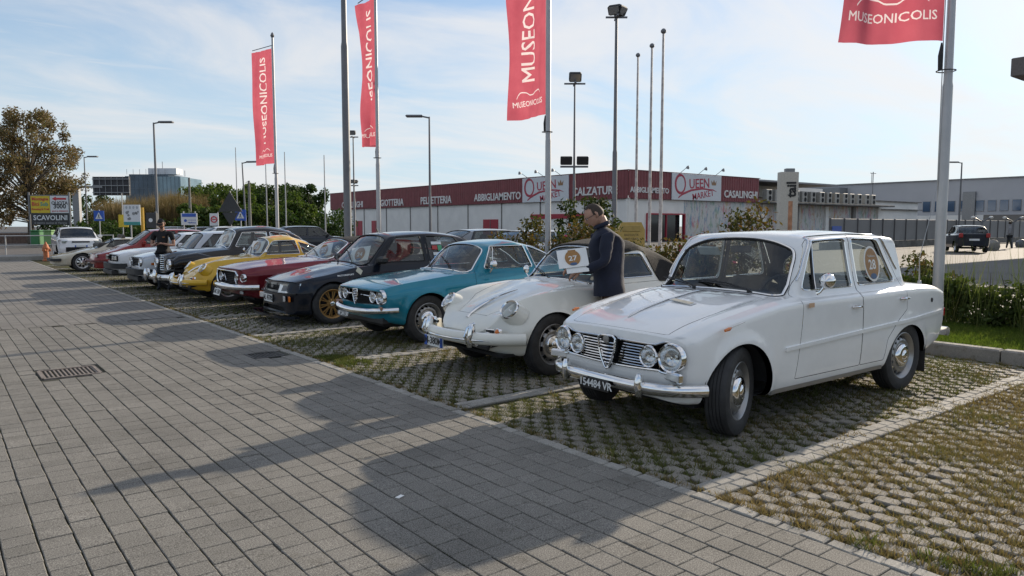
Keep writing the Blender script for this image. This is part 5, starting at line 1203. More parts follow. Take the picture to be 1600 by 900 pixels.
m8 = mast((21.8, 21.0), 9.9, 'tall dark mast with a cluster of floodlights at its top', [(9.75, [AR - .5, AR + 2.2, AR + .9], .95)], .11)
mast((20.3, 41.3), 6.9, 'far mast with small lamps at its top and middle', [(6.85, [AR], .7), (3.95, [AR - .4, AR + 2.6], .6)], .07)
mast((10.65, 22.16), 16.0, 'very tall dark tapering mast that leaves the top of the picture', [(15.8, [AR, AR + 2], 1)], .125)
for loc, lb in (((53.7, 18.85), 'double-headed globe lamp beside the parked dark car'), ((57.5, 18.3), 'double-headed globe lamp farthest right by the fence')):
    t = thing('globe_lamp', lb, 'street lamp', (*loc, 0), 0, 'double globe lamps'); mb = MB(); mb.tube([(0, 0, 0), (0, 0, 1.8)], .07, 10); mb.tube([(0, 0, 1.75), (.25, -.2, 1.95), (.42, -.33, 2.02)], .05, 8); mb.tube([(0, 0, 1.75), (-.25, .2, 1.95), (-.42, .33, 2.02)], .05, 8); mb.obj('post', POLED, t)
    for s_ in (1, -1): mb = MB(); mb.lathe([(.001, -.10), (.10, -.07), (.14, 0), (.10, .07), (.001, .09)], 12, T(.46 * s_, -.36 * s_, 2.06)); mb.obj('globe', mat('globe_white', (.7, .7, .66), .3), t)
for x, y, s_, lb in ((52.0, 17.6, .42, 'round pale concrete ball near the parked dark car'), (60.2, 18.6, .36, 'dark round bollard at the right edge of the forecourt')):
    mb = MB(); mb.lathe([(.001, 0), (s_ * .8, .0), (s_, s_ * .5), (s_ * .9, s_ * 1.1), (s_ * .5, s_ * 1.5), (.001, s_ * 1.6)], 18, T(x, y, 0)); tag(mb.obj('stone_bollard', CONC if s_ > .4 else POLED), lb, 'bollard')
# totem sign
t = thing('totem_sign', 'tall beige totem pillar with a dark vertical word, in front of the annexe', 'sign', (54.7, 33.4, 0), rad(-38)); TB = mat('totem_beige', (.60, .56, .48), .7, 0, var=.1); mb = MB(); mb.box((0, 0, 2.92), (1.45, .75, 5.84), bev=.03); mb.obj('pillar', TB, t)
mb = MB(); mb.box((.1, 0, 5.98), (.7, .5, .3), bev=.03); mb.obj('pillar_cap', GREYM, t); mb = MB(); mb.box((.12, -.38, 1.9), (.34, .02, 3.2)); mb.obj('orange_stripe', mat('faded_orange', (.50, .25, .14), .8, 0, var=.4, scale=2), t, smooth=False)
text_obj('sign_text', 'tail', 1.05, INK, frame((.18, -.40, 4.45), (0, 0, 1), (-1, 0, 0)), t, depth=.02, bold=.03)
# yellow collection bin
t = thing('clothes_bin', 'yellow collection bin with angled top, behind the man in the navy jacket', 'bin', (18.6, 17.2, 0), rad(-38)); t.scale = (.82, .82, .95); YB = mat('bin_yellow', (.52, .36, .10), .55, 0, var=.12); mb = MB()
mb.prism([(-.55, 0), (.55, 0), (.55, 1.45), (.40, 1.72), (-.40, 1.72), (-.55, 1.45)], -.5, .5, frame((0, 0, 0), (1, 0, 0), (0, 0, 1))); mb.obj('bin_body', YB, t, smooth=False)
mb = MB(); mb.box((0, -.51, 1.5), (.7, .04, .22), bev=.02); mb.obj('hatch', mat('bin_hatch', (.42, .30, .09), .5), t)
for k in range(5): text_obj('bin_text', ('RACCOLTA', 'ABITI USATI', 'scarpe borse', 'non inserire', 'rifiuti')[k], .11 if k < 2 else .08, INK, frame((0, -.505, 1.27 - k * .14), (1, 0, 0), (0, 0, 1)), t, depth=.001)
# signs on the left
def sign_post(t, x, h, m=POLEW, r=.04, n=8): mb = MB(); mb.tube([(x, 0, 0), (x, 0, h)], r, n); mb.obj('post', m, t)
def face(t, c, w, h, m, nm='sign_face', th=.03): mb = MB(); mb.box(c, (w, th, h), bev=.005); return mb.obj(nm, m, t)
SR = rad(51.8 - 90)                       # sign plane faces the camera side; local -Y is the face
FT = lambda x, y, z: frame((x, y, z), (1, 0, 0), (0, 0, 1))
t = thing('billboard', 'two-part roadside billboard, yellow and white above, black with bold white word below', 'billboard', (7.05, 64.5, 0), SR); BY = mat('board_yellow', (.62, .46, .03), .5); BK = mat('board_black', (.03, .032, .035), .5); BR = mat('board_red', (.50, .04, .05), .5); BT = mat('board_teal', (.05, .28, .26), .5)
for x in (-1.55, 1.45): sign_post(t, x, 4.0, POLED, .07)
face(t, (-.72, 0, 3.10), 1.40, 1.26, BY); face(t, (.72, 0, 3.10), 1.40, 1.26, SIGNW); face(t, (0, 0, 2.02), 2.85, .86, BK); mb = MB(); mb.box((0, .03, 3.1), (3.05, .03, 1.42)); mb.obj('board_frame', POLED, t, smooth=False)
for txt, x, z, s_, m, w_ in (('Montagna', -.72, 3.50, 0, BR, 1.2), ('Bici', -1.08, 3.12, 0, BR, .5), ('Sub', -.42, 3.12, 0, BT, .55), ('Running & Trail', -.72, 2.75, 0, BR, 1.25), ('QUOTA', .72, 3.20, 0, INK, 1.2), ('3000', .72, 2.95, 0, INK, .9), ('sport et chaussures', .72, 2.62, 0, BR, 1.2), ('SCAVOLINI', 0, 2.10, 0, SIGNW, 2.5), ('il centro cucine di Verona', 0, 1.73, 0, GREYM, 2.4)):
    wide_text(txt, w_, FT(x, -.025, z), m, t, .004, .02)
mb = MB(); mb.prism([(-.55, 0), (-.25, .16), (-.25, .07), (.5, .07), (.5, -.07), (-.25, -.07), (-.25, -.16)], 0, .01, FT(.72, -.02, 3.52)); mb.obj('arrow', BR, t, smooth=False)
def crossing(loc, lb, s_=.62):
    t = thing('crossing_sign', lb, 'road sign', (*loc, 0), SR, 'blue pedestrian crossing signs'); sign_post(t, 0, 2.5, POLEW, .035); face(t, (0, -.05, 2.12), s_, s_, PLATEB); mb = MB(); mb.prism([(-s_ * .36, -s_ * .30), (s_ * .36, -s_ * .30), (0, s_ * .34)], 0, .006, FT(0, -.068, 2.12)); mb.obj('white_triangle', SIGNW, t, smooth=False)
    mb = MB(); mb.tube([(-.06, -.078, 1.98), (0, -.078, 2.12), (.05, -.078, 1.98)], .018, 5); mb.tube([(0, -.078, 2.12), (0.0, -.078, 2.20)], .03, 5); mb.obj('walker_pictogram', INK, t)
crossing((8.1, 50.9), 'blue pedestrian crossing sign left of the poster board'); crossing((13.86, 42.5), 'blue pedestrian crossing sign right of the dark triangle sign')
t = thing('poster_board', 'white poster board with grey picture and green foot', 'sign', (9.03, 46.3, 0), SR); sign_post(t, -.1, 2.6); face(t, (0, -.05, 2.13), .95, 1.15, SIGNW); face(t, (0, -.07, 1.65), .93, .18, BT, 'poster_foot')
for k in range(9): a = random.Random(k); mb = MB(); mb.prism(circle(a.uniform(-.38, .38), a.uniform(-.28, .2), a.uniform(.05, .10), 9), 0, .004, FT(0, -.068, 2.13)); mb.obj('poster_shape', GREYM, t, smooth=False)
for k in range(4): mb = MB(); mb.prism(circle(-.3 + .2 * k, .42, .06, 9, .09), 0, .004, FT(0, -.068, 2.13)); mb.obj('poster_shape', mat('poster_grey', (.4, .42, .45), .6), t, smooth=False)
t = thing('small_yellow_sign', 'small plain yellow sign tucked beside the poster board', 'sign', (8.8, 47.8, 0), SR); sign_post(t, .0, 3.4, POLEW, .03); face(t, (.05, -.04, 1.80), .55, .72, BY); wide_text('BAR', .35, FT(.05, -.06, 1.9), INK, t, .003) if False else None
t = thing('yellow_pole', 'yellow painted pole standing right of the poster board', 'pole', (9.93, 48.2, 0)); sign_post(t, 0, 2.6, mat('pole_yellow', (.50, .30, .03), .5), .10)
t = thing('dark_notice_box', 'dark box sign on a post behind the man in black', 'sign', (9.44, 43.5, 0), SR); sign_post(t, .2, 2.3, POLED, .05); mb = MB(); mb.box((0, 0, 1.80), (.55, .25, .85), bev=.03); mb.obj('box', BK, t); mb = MB(); mb.prism(circle(0, 0, .11, 14), 0, .01, FT(-.02, -.13, 1.82)); mb.obj('white_mark', SIGNW, t, smooth=False)
t = thing('direction_board', 'white board with blue heading on two posts before the green trees', 'sign', (12.4, 47.5, 0), SR); sign_post(t, -.35, 2.4); sign_post(t, .35, 2.4); face(t, (0, -.05, 1.92), .98, .72, SIGNW); face(t, (0, -.07, 2.16), .84, .2, PLATEB, 'blue_heading'); mb = MB(); mb.prism(circle(-.22, -.02, .09, 10), 0, .004, FT(0, -.07, 1.85)); mb.obj('tree_mark', PLATEB, t, smooth=False)
for k in range(2): wide_text(('AUTODEMOLIZIONE', 'Villafranca')[k], .5, FT(.16, -.07, 1.86 - k * .15), PLATEB, t, .002)
t = thing('prohibition_sign', 'white square sign with a red ring before the green trees', 'sign', (12.7, 43.5, 0), SR); sign_post(t, .2, 2.3, POLEW, .03); face(t, (0, -.05, 1.87), .50, .70, SIGNW); mb = MB(); mb.tube([(.16 * math.cos(a), -.07, 1.88 + .16 * math.sin(a)) for a in np.linspace(0, 6.28, 25)[:-1]], .035, 6, True); mb.obj('red_ring', BR, t); mb = MB(); mb.box((0, -.07, 1.88), (.2, .01, .06)); mb.obj('ring_bar', BR, t)
t = thing('triangle_sign', 'dark back of a triangular warning sign above an inverted one', 'road sign', (12.15, 38.8, 0), SR); sign_post(t, 0, 3.3, POLEW, .035); 
for zc_, s_, inv in ((2.65, .62, 1), (1.92, .42, -1)): mb = MB(); mb.prism([(-s_, -.42 * inv * s_ / .62), (s_, -.42 * inv * s_ / .62), (0, .62 * inv * s_ / .62)][::inv], 0, .03, FT(0, -.05, zc_)); mb.obj('sign_back', BK, t, smooth=False)
# motorway sign seen from behind, on its gantry
t = thing('gantry_sign', 'big dark motorway sign seen from behind on a grey gantry post', 'road sign', (15.5, 97.0, 0), SR); GD = mat('sign_back_dark', (.055, .055, .06), .7, .2, var=.15)
mb = MB(); mb.box((1.5, 0, 6.1), (4.3, .12, 2.15)); mb.obj('sign_back', GD, t, smooth=False); 
for k in range(7): mb = MB(); mb.box((-.5 + k * .68, -.10, 6.1), (.06, .08, 2.2)); mb.obj('stiffener', GREYM, t, smooth=False)
for z in (5.35, 6.15, 6.9): mb = MB(); mb.box((1.5, -.16, z), (4.3, .08, .10)); mb.obj('rail', GREYM, t, smooth=False)
mb = MB(); mb.box((-2.6, 0, 3.0), (.75, .5, 6.0), bev=.04); mb.box((-1.2, 0, 6.0), (3.4, .35, .22)); mb.obj('gantry_post', GREYM, t)
# hydrant, railing
t = thing('fire_hydrant', 'rusty orange fire hydrant at the end of the parked row', 'fire hydrant', (3.85, 37.4, .0), 0); HO = mat('hydrant_orange', (.40, .13, .05), .6, .1, var=.25, scale=12); mb = MB(); mb.lathe([(.15, 0), (.15, .05), (.11, .07), (.105, .50), (.14, .53), (.14, .58), (.11, .62), (.09, .70), (.04, .76), (.03, .82), (.001, .83)], 16); mb.obj('barrel', HO, t)
for a in (0, 2.1, 4.2): mb = MB(); mb.lathe([(.055, .08), (.06, .17), (.04, .18), (.001, .18)], 10, T(0, 0, .47) @ R(a, 'Z') @ R(rad(90), 'Y')); mb.obj('outlet', HO, t)
t = thing('metal_railing', 'thin grey metal railing along the far left footpath', 'railing', (0, 0, 0)); a, b = Vector((-9, 44, 0)), Vector((7.6, 44, 0))
for z in (1.02, .55): mb = MB(); mb.tube([a + Vector((0, 0, z)), b + Vector((0, 0, z))], .03, 6); mb.obj('rail', POLEW, t)
for k in range(8): p = a.lerp(b, k / 7); mb = MB(); mb.tube([p, p + Vector((0, 0, 1.05))], .035, 6); mb.obj('post', POLEW, t)
for x, y, lb, m in ((5.9, 62.0, 'green litter container under the billboard, left one', mat('bin_green', (.04, .17, .06), .6)), (6.6, 61.2, 'lime green litter container under the billboard, right one', mat('bin_lime', (.16, .30, .11), .6))):
    t = thing('litter_container', lb, 'bin', (x, y, 0), SR); mb = MB(); mb.box((0, 0, .6), (.55, .6, 1.0), bev=.05); mb.obj('bin_body', m, t); mb = MB(); mb.box((0, 0, 1.16), (.6, .65, .12), bev=.04); mb.obj('lid', m, t)
# shop sign far left
t = thing('shop_sign_board', 'dark red shop board on a short pillar at the far left', 'sign', (2.2, 78, 0), SR); mb = MB(); mb.box((0, 0, 1.0), (.8, .4, 2.0)); mb.obj('pillar', WALLW, t, smooth=False); mb = MB(); mb.box((0, 0, 2.45), (2.6, .3, .85), bev=.03); mb.obj('board', mat('board_maroon', (.16, .03, .04), .5), t); mb = MB(); mb.box((-.5, -.17, 2.45), (.7, .03, .5)); mb.obj('board_mark', BR, t, smooth=False)
mb = MB(); mb.box((0, 76, .45), (30, .3, .9)); o = tag(mb.obj('low_brick_wall', mat('wall_brick', (.22, .15, .12), .9, 0, var=.3, scale=6)), 'low pale wall along the road below the billboard', 'wall')
# aerial mast on the annexe
t = thing('roof_aerial', 'thin aerial with cross bars above the low white wing', 'aerial', (106.2, 51.5, 5.0)); mb = MB(); mb.tube([(0, 0, 0), (0, 0, 4.2)], .06, 6); mb.tube([(-.8, 0, 4.0), (.8, 0, 4.0)], .05, 5); mb.tube([(-.4, 0, 2.6), (-.4, 0, 4.0)], .04, 5); mb.tube([(-.4, 0, 2.6), (.3, 0, 2.6)], .04, 5); mb.obj('mast', POLED, t)
# ---------------------------------------------------------------- white four-door saloon (nearest car)
def bumper(car, zc, half, x_mid, x_end, hgt=.10, th=.05, name='bumper', m=CHROME, wrap=.22, sign=1, n=30, prof=None, yb=.5, zend=0.0):
    """blade bumper: gently bowed in the middle and wrapped round the corners; sign=1 front"""
    path = []
    for k in range(n + 1):
        u = -1 + 2 * k / n; y = half * math.sin(u * math.pi / 2) if True else half * u
        a = abs(y) / half; x = x_mid + (x_end - x_mid - wrap) * a * a + wrap * max(0, (a - yb) / (1 - yb)) ** 3.2
        path.append((x if sign > 0 else x, y, zc + zend * a ** 2))
    if sign < 0: path = [(2 * x_mid - q[0], q[1], q[2]) for q in path][::-1]
    h = hgt / 2
    prof = prof or [(-th * .5, -h * .9), (-th * .5 - 0, h * .9), (-th * .1, h), (th * .35, h * .72), (th * .52, h * .25), (th * .52, -h * .2), (th * .35, -h * .75), (-th * .1, -h)]
    pr = [(-a, b) for a, b in prof][::-1]
    mb = MB(); mb.sweep(path, pr); o = fix_normals(mb.obj(name, m, car, angle=50)); o["_path"] = 0; del o["_path"]
    return o, path
def overrider(car, x, y, z0, z1, w=.06, d=.07, m=CHROME, lean=0.0):
    mb = MB(); n = 10; secs = []
    for k in range(n + 1):
        t = k / n; z = z0 + (z1 - z0) * t; f = math.sin(math.pi * min(1, max(0, .08 + .84 * t))) ** .45
        secs.append((z, w / 2 * f, d * f))
    vs = []; fs = []; M_ = 14
    for z, ww, dd in secs:
        for j in range(M_):
            a = 2 * math.pi * j / M_; vs.append((x + lean * (z - z0) - dd * math.cos(a) * .6, y + ww * math.sin(a), z))
    for i in range(n):
        for j in range(M_): fs.append((i * M_ + j, i * M_ + (j + 1) % M_, (i + 1) * M_ + (j + 1) % M_, (i + 1) * M_ + j))
    fs += [tuple(range(M_)), tuple(range(n * M_, n * M_ + M_))]
    mb.add(vs, fs); return fix_normals(mb.obj('overrider', m, car, angle=60))
def door_handle(car, c, side, m=CHROME, w=.12):
    mb = MB(); y = side
    mb.tube([(c[0] - w / 2, c[1], c[2]), (c[0] - w / 2 + .02, c[1] + y * .03, c[2] + .004), (c[0] + w / 2 - .03, c[1] + y * .03, c[2] + .004), (c[0] + w / 2, c[1] + y * .012, c[2])], [.008, .010, .011, .014], 8)
    return mb.obj('door_handle', m, car)
def sub(o, p): o.parent = p; return o
def first(r, side=0): return r[side] if r else None
def number_decal(parent, M, num, r=.14, card=None, blank=False):
    """rally sticker: brown oval with a number; on a paper card if card=(w,h)"""
    rim = mat("sticker_white", (.75, .74, .70), .5, 0, var=.04); br = mat("sticker_brown", (.34, .17, .05), .5, 0, var=.18, scale=20); bl = mat("sticker_blue", (.05, .10, .20), .5)
    base = None
    if card:
        mb = MB(); mb.box((0, 0, 0), (card[0], card[1], .002)); base = mb.obj('paper_card', PAPER, parent); base.matrix_local = M; M = Matrix.Identity(4); parent = base
        mb = MB(); mb.box((0, card[1] * .36, .002), (card[0] * .26, card[1] * .16, .001)); mb.obj('print_crest', br, base)
    def disc(rx, rz, h, m, nm, dz=0):
        mb = MB(); mb.prism([(rx * math.cos(2 * math.pi * k / 32), dz + rz * math.sin(2 * math.pi * k / 32)) for k in range(32)], h, h + .0008); o = mb.obj(nm, m, parent, smooth=False)
        if base is None: o.matrix_local = M
        return o
    a = disc(r * .92, r * 1.12, .001, rim, 'sticker_rim'); b = disc(r * .78, r * .98, .0025, br, 'sticker_field'); a2 = disc(r * .36, r * .18, .004, bl, 'sticker_badge', -r * .78)
    t = text_obj('sticker_number', num, r * .85, rim, (M if base is None else Matrix.Identity(4)) @ T(0, -r * .08, .0045), parent, depth=.0004, bold=.02)
    if base is None:
        t2 = text_obj('sticker_script', 'Tradizione', r * .20, rim, M @ T(0, r * .48, .0045), parent, depth=.0004)
    return a

def build_giulia():
    car = thing('vintage_saloon_car', 'white boxy four-door saloon with quad headlights and number 28 on its rear side window', 'car', (3.87, 3.83, 0), rad(-1.4), 'classic cars parked in a row')
    P_ = paint('paint_white', (.85, .85, .835), rough=.3)
    p = dict(x0=.10, x1=4.05,
             plan=[(.1, .70), (.3, .735), (.65, .768), (1.3, .78), (2.5, .78), (3.3, .762), (3.75, .73), (4.05, .69)],
             bot=[(.1, .262), (.4, .25), (.9, .235), (1.5, .235), (3.0, .25), (3.6, .30), (4.05, .36)],
             sh=[(.1, .708), (.3, .772), (.7, .856), (1.3, .926), (2.3, .934), (3.2, .940), (3.7, .917), (4.05, .862)],
             edge=[(.1, .735), (.3, .80), (.7, .885), (1.3, .955), (2.2, .962), (3.2, .968), (3.7, .945), (4.05, .89)],
             top=[(.1, .755), (.3, .825), (.7, .915), (1.25, .978), (3.21, .998), (3.7, .97), (4.05, .905)],
             belt=[(.1, .74), (1.3, .955), (2.2, .965), (3.3, .975), (4.05, .9)], shr=.022, shin=.020, hexp=2.8,
             xc=1.24, cc=.20, xh=1.64, ch=.07, xr=3.14, cr=.04, xd=3.23, cd=.09, zroof=1.448, yroof=.60, crown=.05, rf=.018, rb=.025, hdr=.032, arch=.012, rbow=.012, belt_in=.085, sbow=.02)
    Fw, Rw, zf = .64, 3.10, .325
    def hood_crease(P):
        P = P.copy(); y = np.abs(P[:, 1]); m = np.clip((P[:, 0] - .12) / .3, 0, 1) * np.clip((1.30 - P[:, 0]) / .25, 0, 1) * (P[:, 2] > .7)
        P[:, 2] += m * (.012 * np.exp(-((y - .02) / .05)**2) - .012 * np.exp(-((y - .53) / .04)**2) + .006 * np.exp(-((y - .62) / .05)**2)); return P
    c = Car(box_feats(p), .042, [d_round(.10, .07, .045, .56), d_round(4.05, .07, .04, .62, -1), hood_crease, d_flare(Fw, zf, .36, .017, .055), d_flare(Rw, .27, .40, .012, .06),
            d_plan(lambda y, z: .035 * (y / .6)**2 + .09 * np.clip((y - .5) / .25, 0, 1.3)**2 + .04 * np.clip((.45 - z) / .2, 0, 1), lambda y, z: .03 * (y / .6)**2 + .05 * np.clip((.55 - z) / .25, 0, 1), 4.05, .5)], name='giulia')
    K = c.K; sv = [6.15, 9.0]
    wf = c.side(rpoly([(1.475, 1.005), (1.72, 1.392), (2.20, 1.408), (2.215, 1.005)], .035), sv)
    wr = c.side(rpoly([(2.315, 1.008), (2.30, 1.408), (2.74, 1.393, .09), (2.96, 1.015)], .035), sv)
    df = c.side(rpoly([(1.30, .335), (1.335, .62), (1.385, .965), (1.68, 1.418), (2.262, 1.432), (2.262, .335)], .02), [1.2, 9.3])
    dr = c.side(rpoly([(2.264, .335), (2.264, 1.432), (2.80, 1.416, .1), (3.05, .985, .05), (3.05, .76), (2.86, .66, .10), (2.70, .52, .12), (2.66, .335)], .02), [1.2, 9.3])
    af = c.side(circle(Fw, zf, .352, 60), [0, 5.2]); ar = c.side(circle(Rw, .25, .405, 60, .365), [0, 5.2])
    e = c.tline([(.155, .50), (.6, .535), (1.1, .57), (1.225, .575)], [6.05, K - .02])
    e[:, 0] = np.clip(e[:, 0], .12, 1.2)
    bonnet = np.concatenate([[(.125, e[0, 1] + .12), ], e, [(1.19, K + .5), (.118, K + .5)]])
    ws = np.array(rpoly([(1.275 / .22, 9.42), (1.605 / .22, 9.42), (1.605 / .22, 12.4), (1.275 / .22, 12.4)], .35, 6)) * np.array([.22, 1])
    rw = np.array(rpoly([(3.21 / .22, 9.5), (3.15 / .22, 9.5), (3.15 / .22, 12.4), (3.21 / .22, 12.4)], .3, 6)) * np.array([.22, 1])
    ws = dense(ws, .12); rw = dense(rw, .12)
    bt = np.concatenate([c.tline([(3.33, .56), (3.97, .52)], [6.05, K - .02]), [(3.97, K + .5), (3.33, K + .5)]])
    reg = [dict(name='arch', poly=af, mat=None, flange=.05, arch=True), dict(name='arch', poly=ar, mat=None, flange=.05, arch=True),
           dict(name='windscreen', poly=ws, mat=GLASS, inset=.006, join=True, flange=.012), dict(name='rear_window', poly=rw, mat=GLASS, inset=.006, join=True, flange=.012),
           dict(name='front_door_window', poly=wf, mat=GLASS, inset=.018, flange=.022), dict(name='rear_door_window', poly=wr, mat=GLASS, inset=.018, flange=.022),
           dict(name='front_door', poly=df, mat=P_, gap=.005), dict(name='rear_door', poly=dr, mat=P_, gap=.005),
           dict(name='bonnet', poly=bonnet, mat=P_, gap=.005, join=True), dict(name='boot_lid', poly=bt, mat=P_, gap=.004, join=True)]
    out = c.build(car, reg, P_)
    body = out['body'][0]
    # side window surrounds and quarter lights
    c.line(wf, .006, .0).obj('window_trim', CHROME, car); c.line(wr, .006, .0).obj('window_trim', CHROME, car)
    c.line(ws, .017, -.006).obj('screen_rubber', BLACKP, car); mb = c.line(ws, .010, .006, both=True); mb.obj('windscreen_trim', CHROME, car); c.line(rw, .010, .003).obj('windscreen_trim', CHROME, car)
    for off, m, r in ((0, BLACKP, .010), (.022, CHROME, .006)):
        mb = MB(); q = c.sline([(1.71 + off, 1.392), (1.66 + off, 1.005)], sv)
        c.line(q, r, -.008, closed=False, mb=mb); mb.obj('quarter_light_bar', m, car)
    # drip rail
    q = c.sline([(1.47, 1.08), (1.60, 1.27), (1.715, 1.418), (2.2, 1.442), (2.80, 1.426), (3.04, 1.12)], [6.5, 9.5]); c.line(q, .008, .004, closed=False).obj('drip_rail', CHROME, car)
    # front panel with its wide lamp-and-grille opening
    lo, li = (.565, .600, .092), (.375, .588, .072)
    h = []
    for a in np.linspace(-118, 112, 24): h.append((lo[0] + .112 * math.cos(rad(a)), lo[1] + .112 * math.sin(rad(a))))
    h += [(.47, .684), (.40, .682), (.15, .686)]
    hb = [(.12, .488), (.30, .492), (.42, .497)]
    half = h; outl = hb + half + [(-q[0], q[1]) for q in reversed(hb + half)]
    front = c.cap(car, 0, [np.array(outl)], P_, 'front_panel', bulge=lambda d: .03 * np.clip(d / .15, 0, 1))
    rim = c.lift(np.array(outl)); mb = MB(); mb.tube([v + np.array([-.004, 0, 0]) for v in rim], .008, 7, True); mb.obj('grille_surround', CHROME, car)
    fx = lambda y, z: float(c.lift(np.array([(abs(y), z)]))[0][0])
    mb = MB(); P0 = c.lift(np.array(outl)) + np.array([.045, 0, 0])
    tri = geometry.tessellate_polygon([[Vector((q[0], q[1], 0)) for q in outl]]); mb.add(list(P0), [tuple(t) for t in tri]); mb.obj('grille_backing', DARK, car, smooth=False)
    for sg in (-1, 1):
        headlamp(car, (fx(lo[0], .6) + .004, sg * lo[0], lo[1]), .090, (-1, sg * .10, .02), ring=.016, depth=.07)
        headlamp(car, (fx(li[0], .6) + .004, sg * li[0], li[1]), .068, (-1, sg * .04, .02), ring=.014, depth=.06)
        # chrome web between the lamps
        mb = MB(); mb.prism([(-sg * .475, .515), (-sg * .475, .66), (-sg * .46, .62), (-sg * .455, .56)], 0, .01, frame((fx(.46, .6) + .02, 0, 0), (0, -1, 0), (0, 0, 1))); mb.obj('lamp_web', CHROME, car)
        for k in range(9):
            z = .508 + k * .0205; y0, y1 = .085 + .028 * (k - 4) / 9, .30 - .0 * k
            if z > .63: y1 = .34
            if z < .53: y1 = .34
            b = MB(); b.tube([(fx(y0, z) + .016, sg * y0, z), (fx((y0 + y1) / 2, z) + .014, sg * (y0 + y1) / 2, z), (fx(y1, z) + .016, sg * y1, z)], .0052, 6); b.obj('grille_bar', CHROME, car)
    # shield
    sh = [(.0, .700), (.062, .700), (.088, .684), (.080, .60), (.052, .52), (.016, .462), (0, .452)]; shf = sh + [(-q[0], q[1]) for q in reversed(sh[1:-1])]
    x0 = fx(0, .6) - .030
    mb = MB(); mb.tube([(x0 + .10 * max(0, .56 - q[1]) * 0, q[0], q[1]) for q in shf], .0085, 7, True); s_ = mb.obj('grille_shield', CHROME, car)
    mb = MB(); mb.prism([(-q[0], q[1]) for q in shf], -.03, -.026, frame((x0, 0, 0), (0, -1, 0), (0, 0, 1))); mb.obj('shield_backing', DARK, s_)
    for k in range(7):
        z = .497 + k * .025; yy = float(np.interp(z, [.452, .462, .52, .60, .684], [0, .016, .052, .080, .086])) - .004
        b = MB(); b.tube([(x0 + .006, -yy, z), (x0 - .004, 0, z), (x0 + .006, yy, z)], .006, 6); b.obj('shield_bar', CHROME, s_)
    mb = MB(); mb.lathe([(.030, 0), (.029, .008), (.001, .010)], 20, T(x0 - .004, 0, .672) @ R(rad(-90), 'Y')); mb.obj('badge', STEEL, s_)
    # lower lamps, bumper, overriders, plate
    for sg in (-1, 1):
        mb = MB(); mb.box((0, 0, 0), (.03, .175, .058), bev=.012); o = mb.obj('side_lamp', WHITEL, car); o.location = (fx(.585, .45) - .012, sg * .585, .474); o.rotation_euler = (0, 0, sg * .22)
        mb = MB(); mb.box((.004, 0, 0), (.03, .19, .07), bev=.012); mb.obj('lamp_frame', CHROME, o)
        mb = MB(); mb.tube([(.40, sg * .785, .792), (.435, sg * .790, .800), (.47, sg * .785, .806)], [.010, .014, .006], 8); mb.obj('side_repeater', AMBER, car)
        mb = MB(); mb.tube([(.47, sg * .782, .807), (.62, sg * .788, .835)], .0025, 5); mb.obj('repeater_spear', CHROME, car)
    bumper(car, .380, .750, -.02, .27, .092, .055, wrap=.20)
    for sg in (-1, 1): overrider(car, -.015, sg * .385, .315, .475, .058, .075)
    for sg in (-1, 1):
        mb = MB(); mb.box((.006 - .0, sg * .385, .395), (.02, .03, .15), bev=.008); mb.obj('overrider_rubber', RUBBER, car) if False else None
    plate(car, (-.068, 0.0, .345), .27, .085, '154484 VR', 'black', tilt=.0)
    bumper(car, .45, .66, 4.07, 3.97, .09, .04, name='rear_bumper', sign=-1, wrap=.10)
    c.cap(car, 1, [], P_, 'rear_panel')
    for sg in (-1, 1):
        mb = MB(); mb.box((4.035, sg * .60, .66), (.04, .13, .10), bev=.015); mb.obj('tail_lamp', REDL, car)
    # mouldings along the flank and sill
    q = c.sline([(1.14, .585), (2.2, .628), (3.87, .690)], [2.5, 5.5])
    mb = MB(); 
    for sg in (-1, 1):
        pth = c.S(q[:, 0], q[:, 1]) * np.array([1, sg, 1]); mb.sweep(list(pth), [(-.016, -.014), (.016, -.014), (.016, .014), (-.016, .014)])
    fix_normals(mb.obj('side_moulding', P_, car))
    q = c.sline([(1.0, .268), (2.66, .275)], [.8, 3.0]); mb = MB()
    for sg in (-1, 1):
        pth = c.S(q[:, 0], q[:, 1]) * np.array([1, sg, 1]); mb.sweep(list(pth), [(-.012, -.016), (.012, -.016), (.014, .016), (-.012, .016)])
    fix_normals(mb.obj('sill_trim', STEEL, car))
    for sg in (-1, 1):
        door_handle(car, (2.14, sg * .782, .842), sg); door_handle(car, (2.97, sg * .772, .862), sg)
        mb = MB(); mb.box((3.60, sg * .772, .76), (.10, .012, .13), bev=.003) if sg < 0 else None
        if sg < 0:
            fl = c.side(rpoly([(3.54, .73), (3.535, .87), (3.625, .87), (3.63, .73)], .01), [3, 5.6]); c.line(fl, .0022, .0005, both=False).obj('fuel_flap_edge', BLACKP, car)
            pp, nn = c.at_side(3.585, .81, [3, 5.6]); mb = MB(); mb.lathe([(.022, -.01), (.02, .006), (.001, .008)], 16, T(*pp) @ R(rad(90), 'X')); mb.obj('fuel_lock', BLACKP, car)
    # bonnet centre rib, cowl vents, wipers, mirror, aerial
    hz = c.at_top
    mb = MB(); pth = [hz(x, .012) * np.array([1, 0, 1]) + np.array([0, 0, .004]) for x in np.linspace(.26, 1.15, 14)]; mb.tube(pth, [.003, .008] + [.006] * 11 + [.004], 7); mb.obj('bonnet_rib', CHROME, car)
    vm = mat('vent_grey', (.36, .37, .38), .6, 0, var=.15)
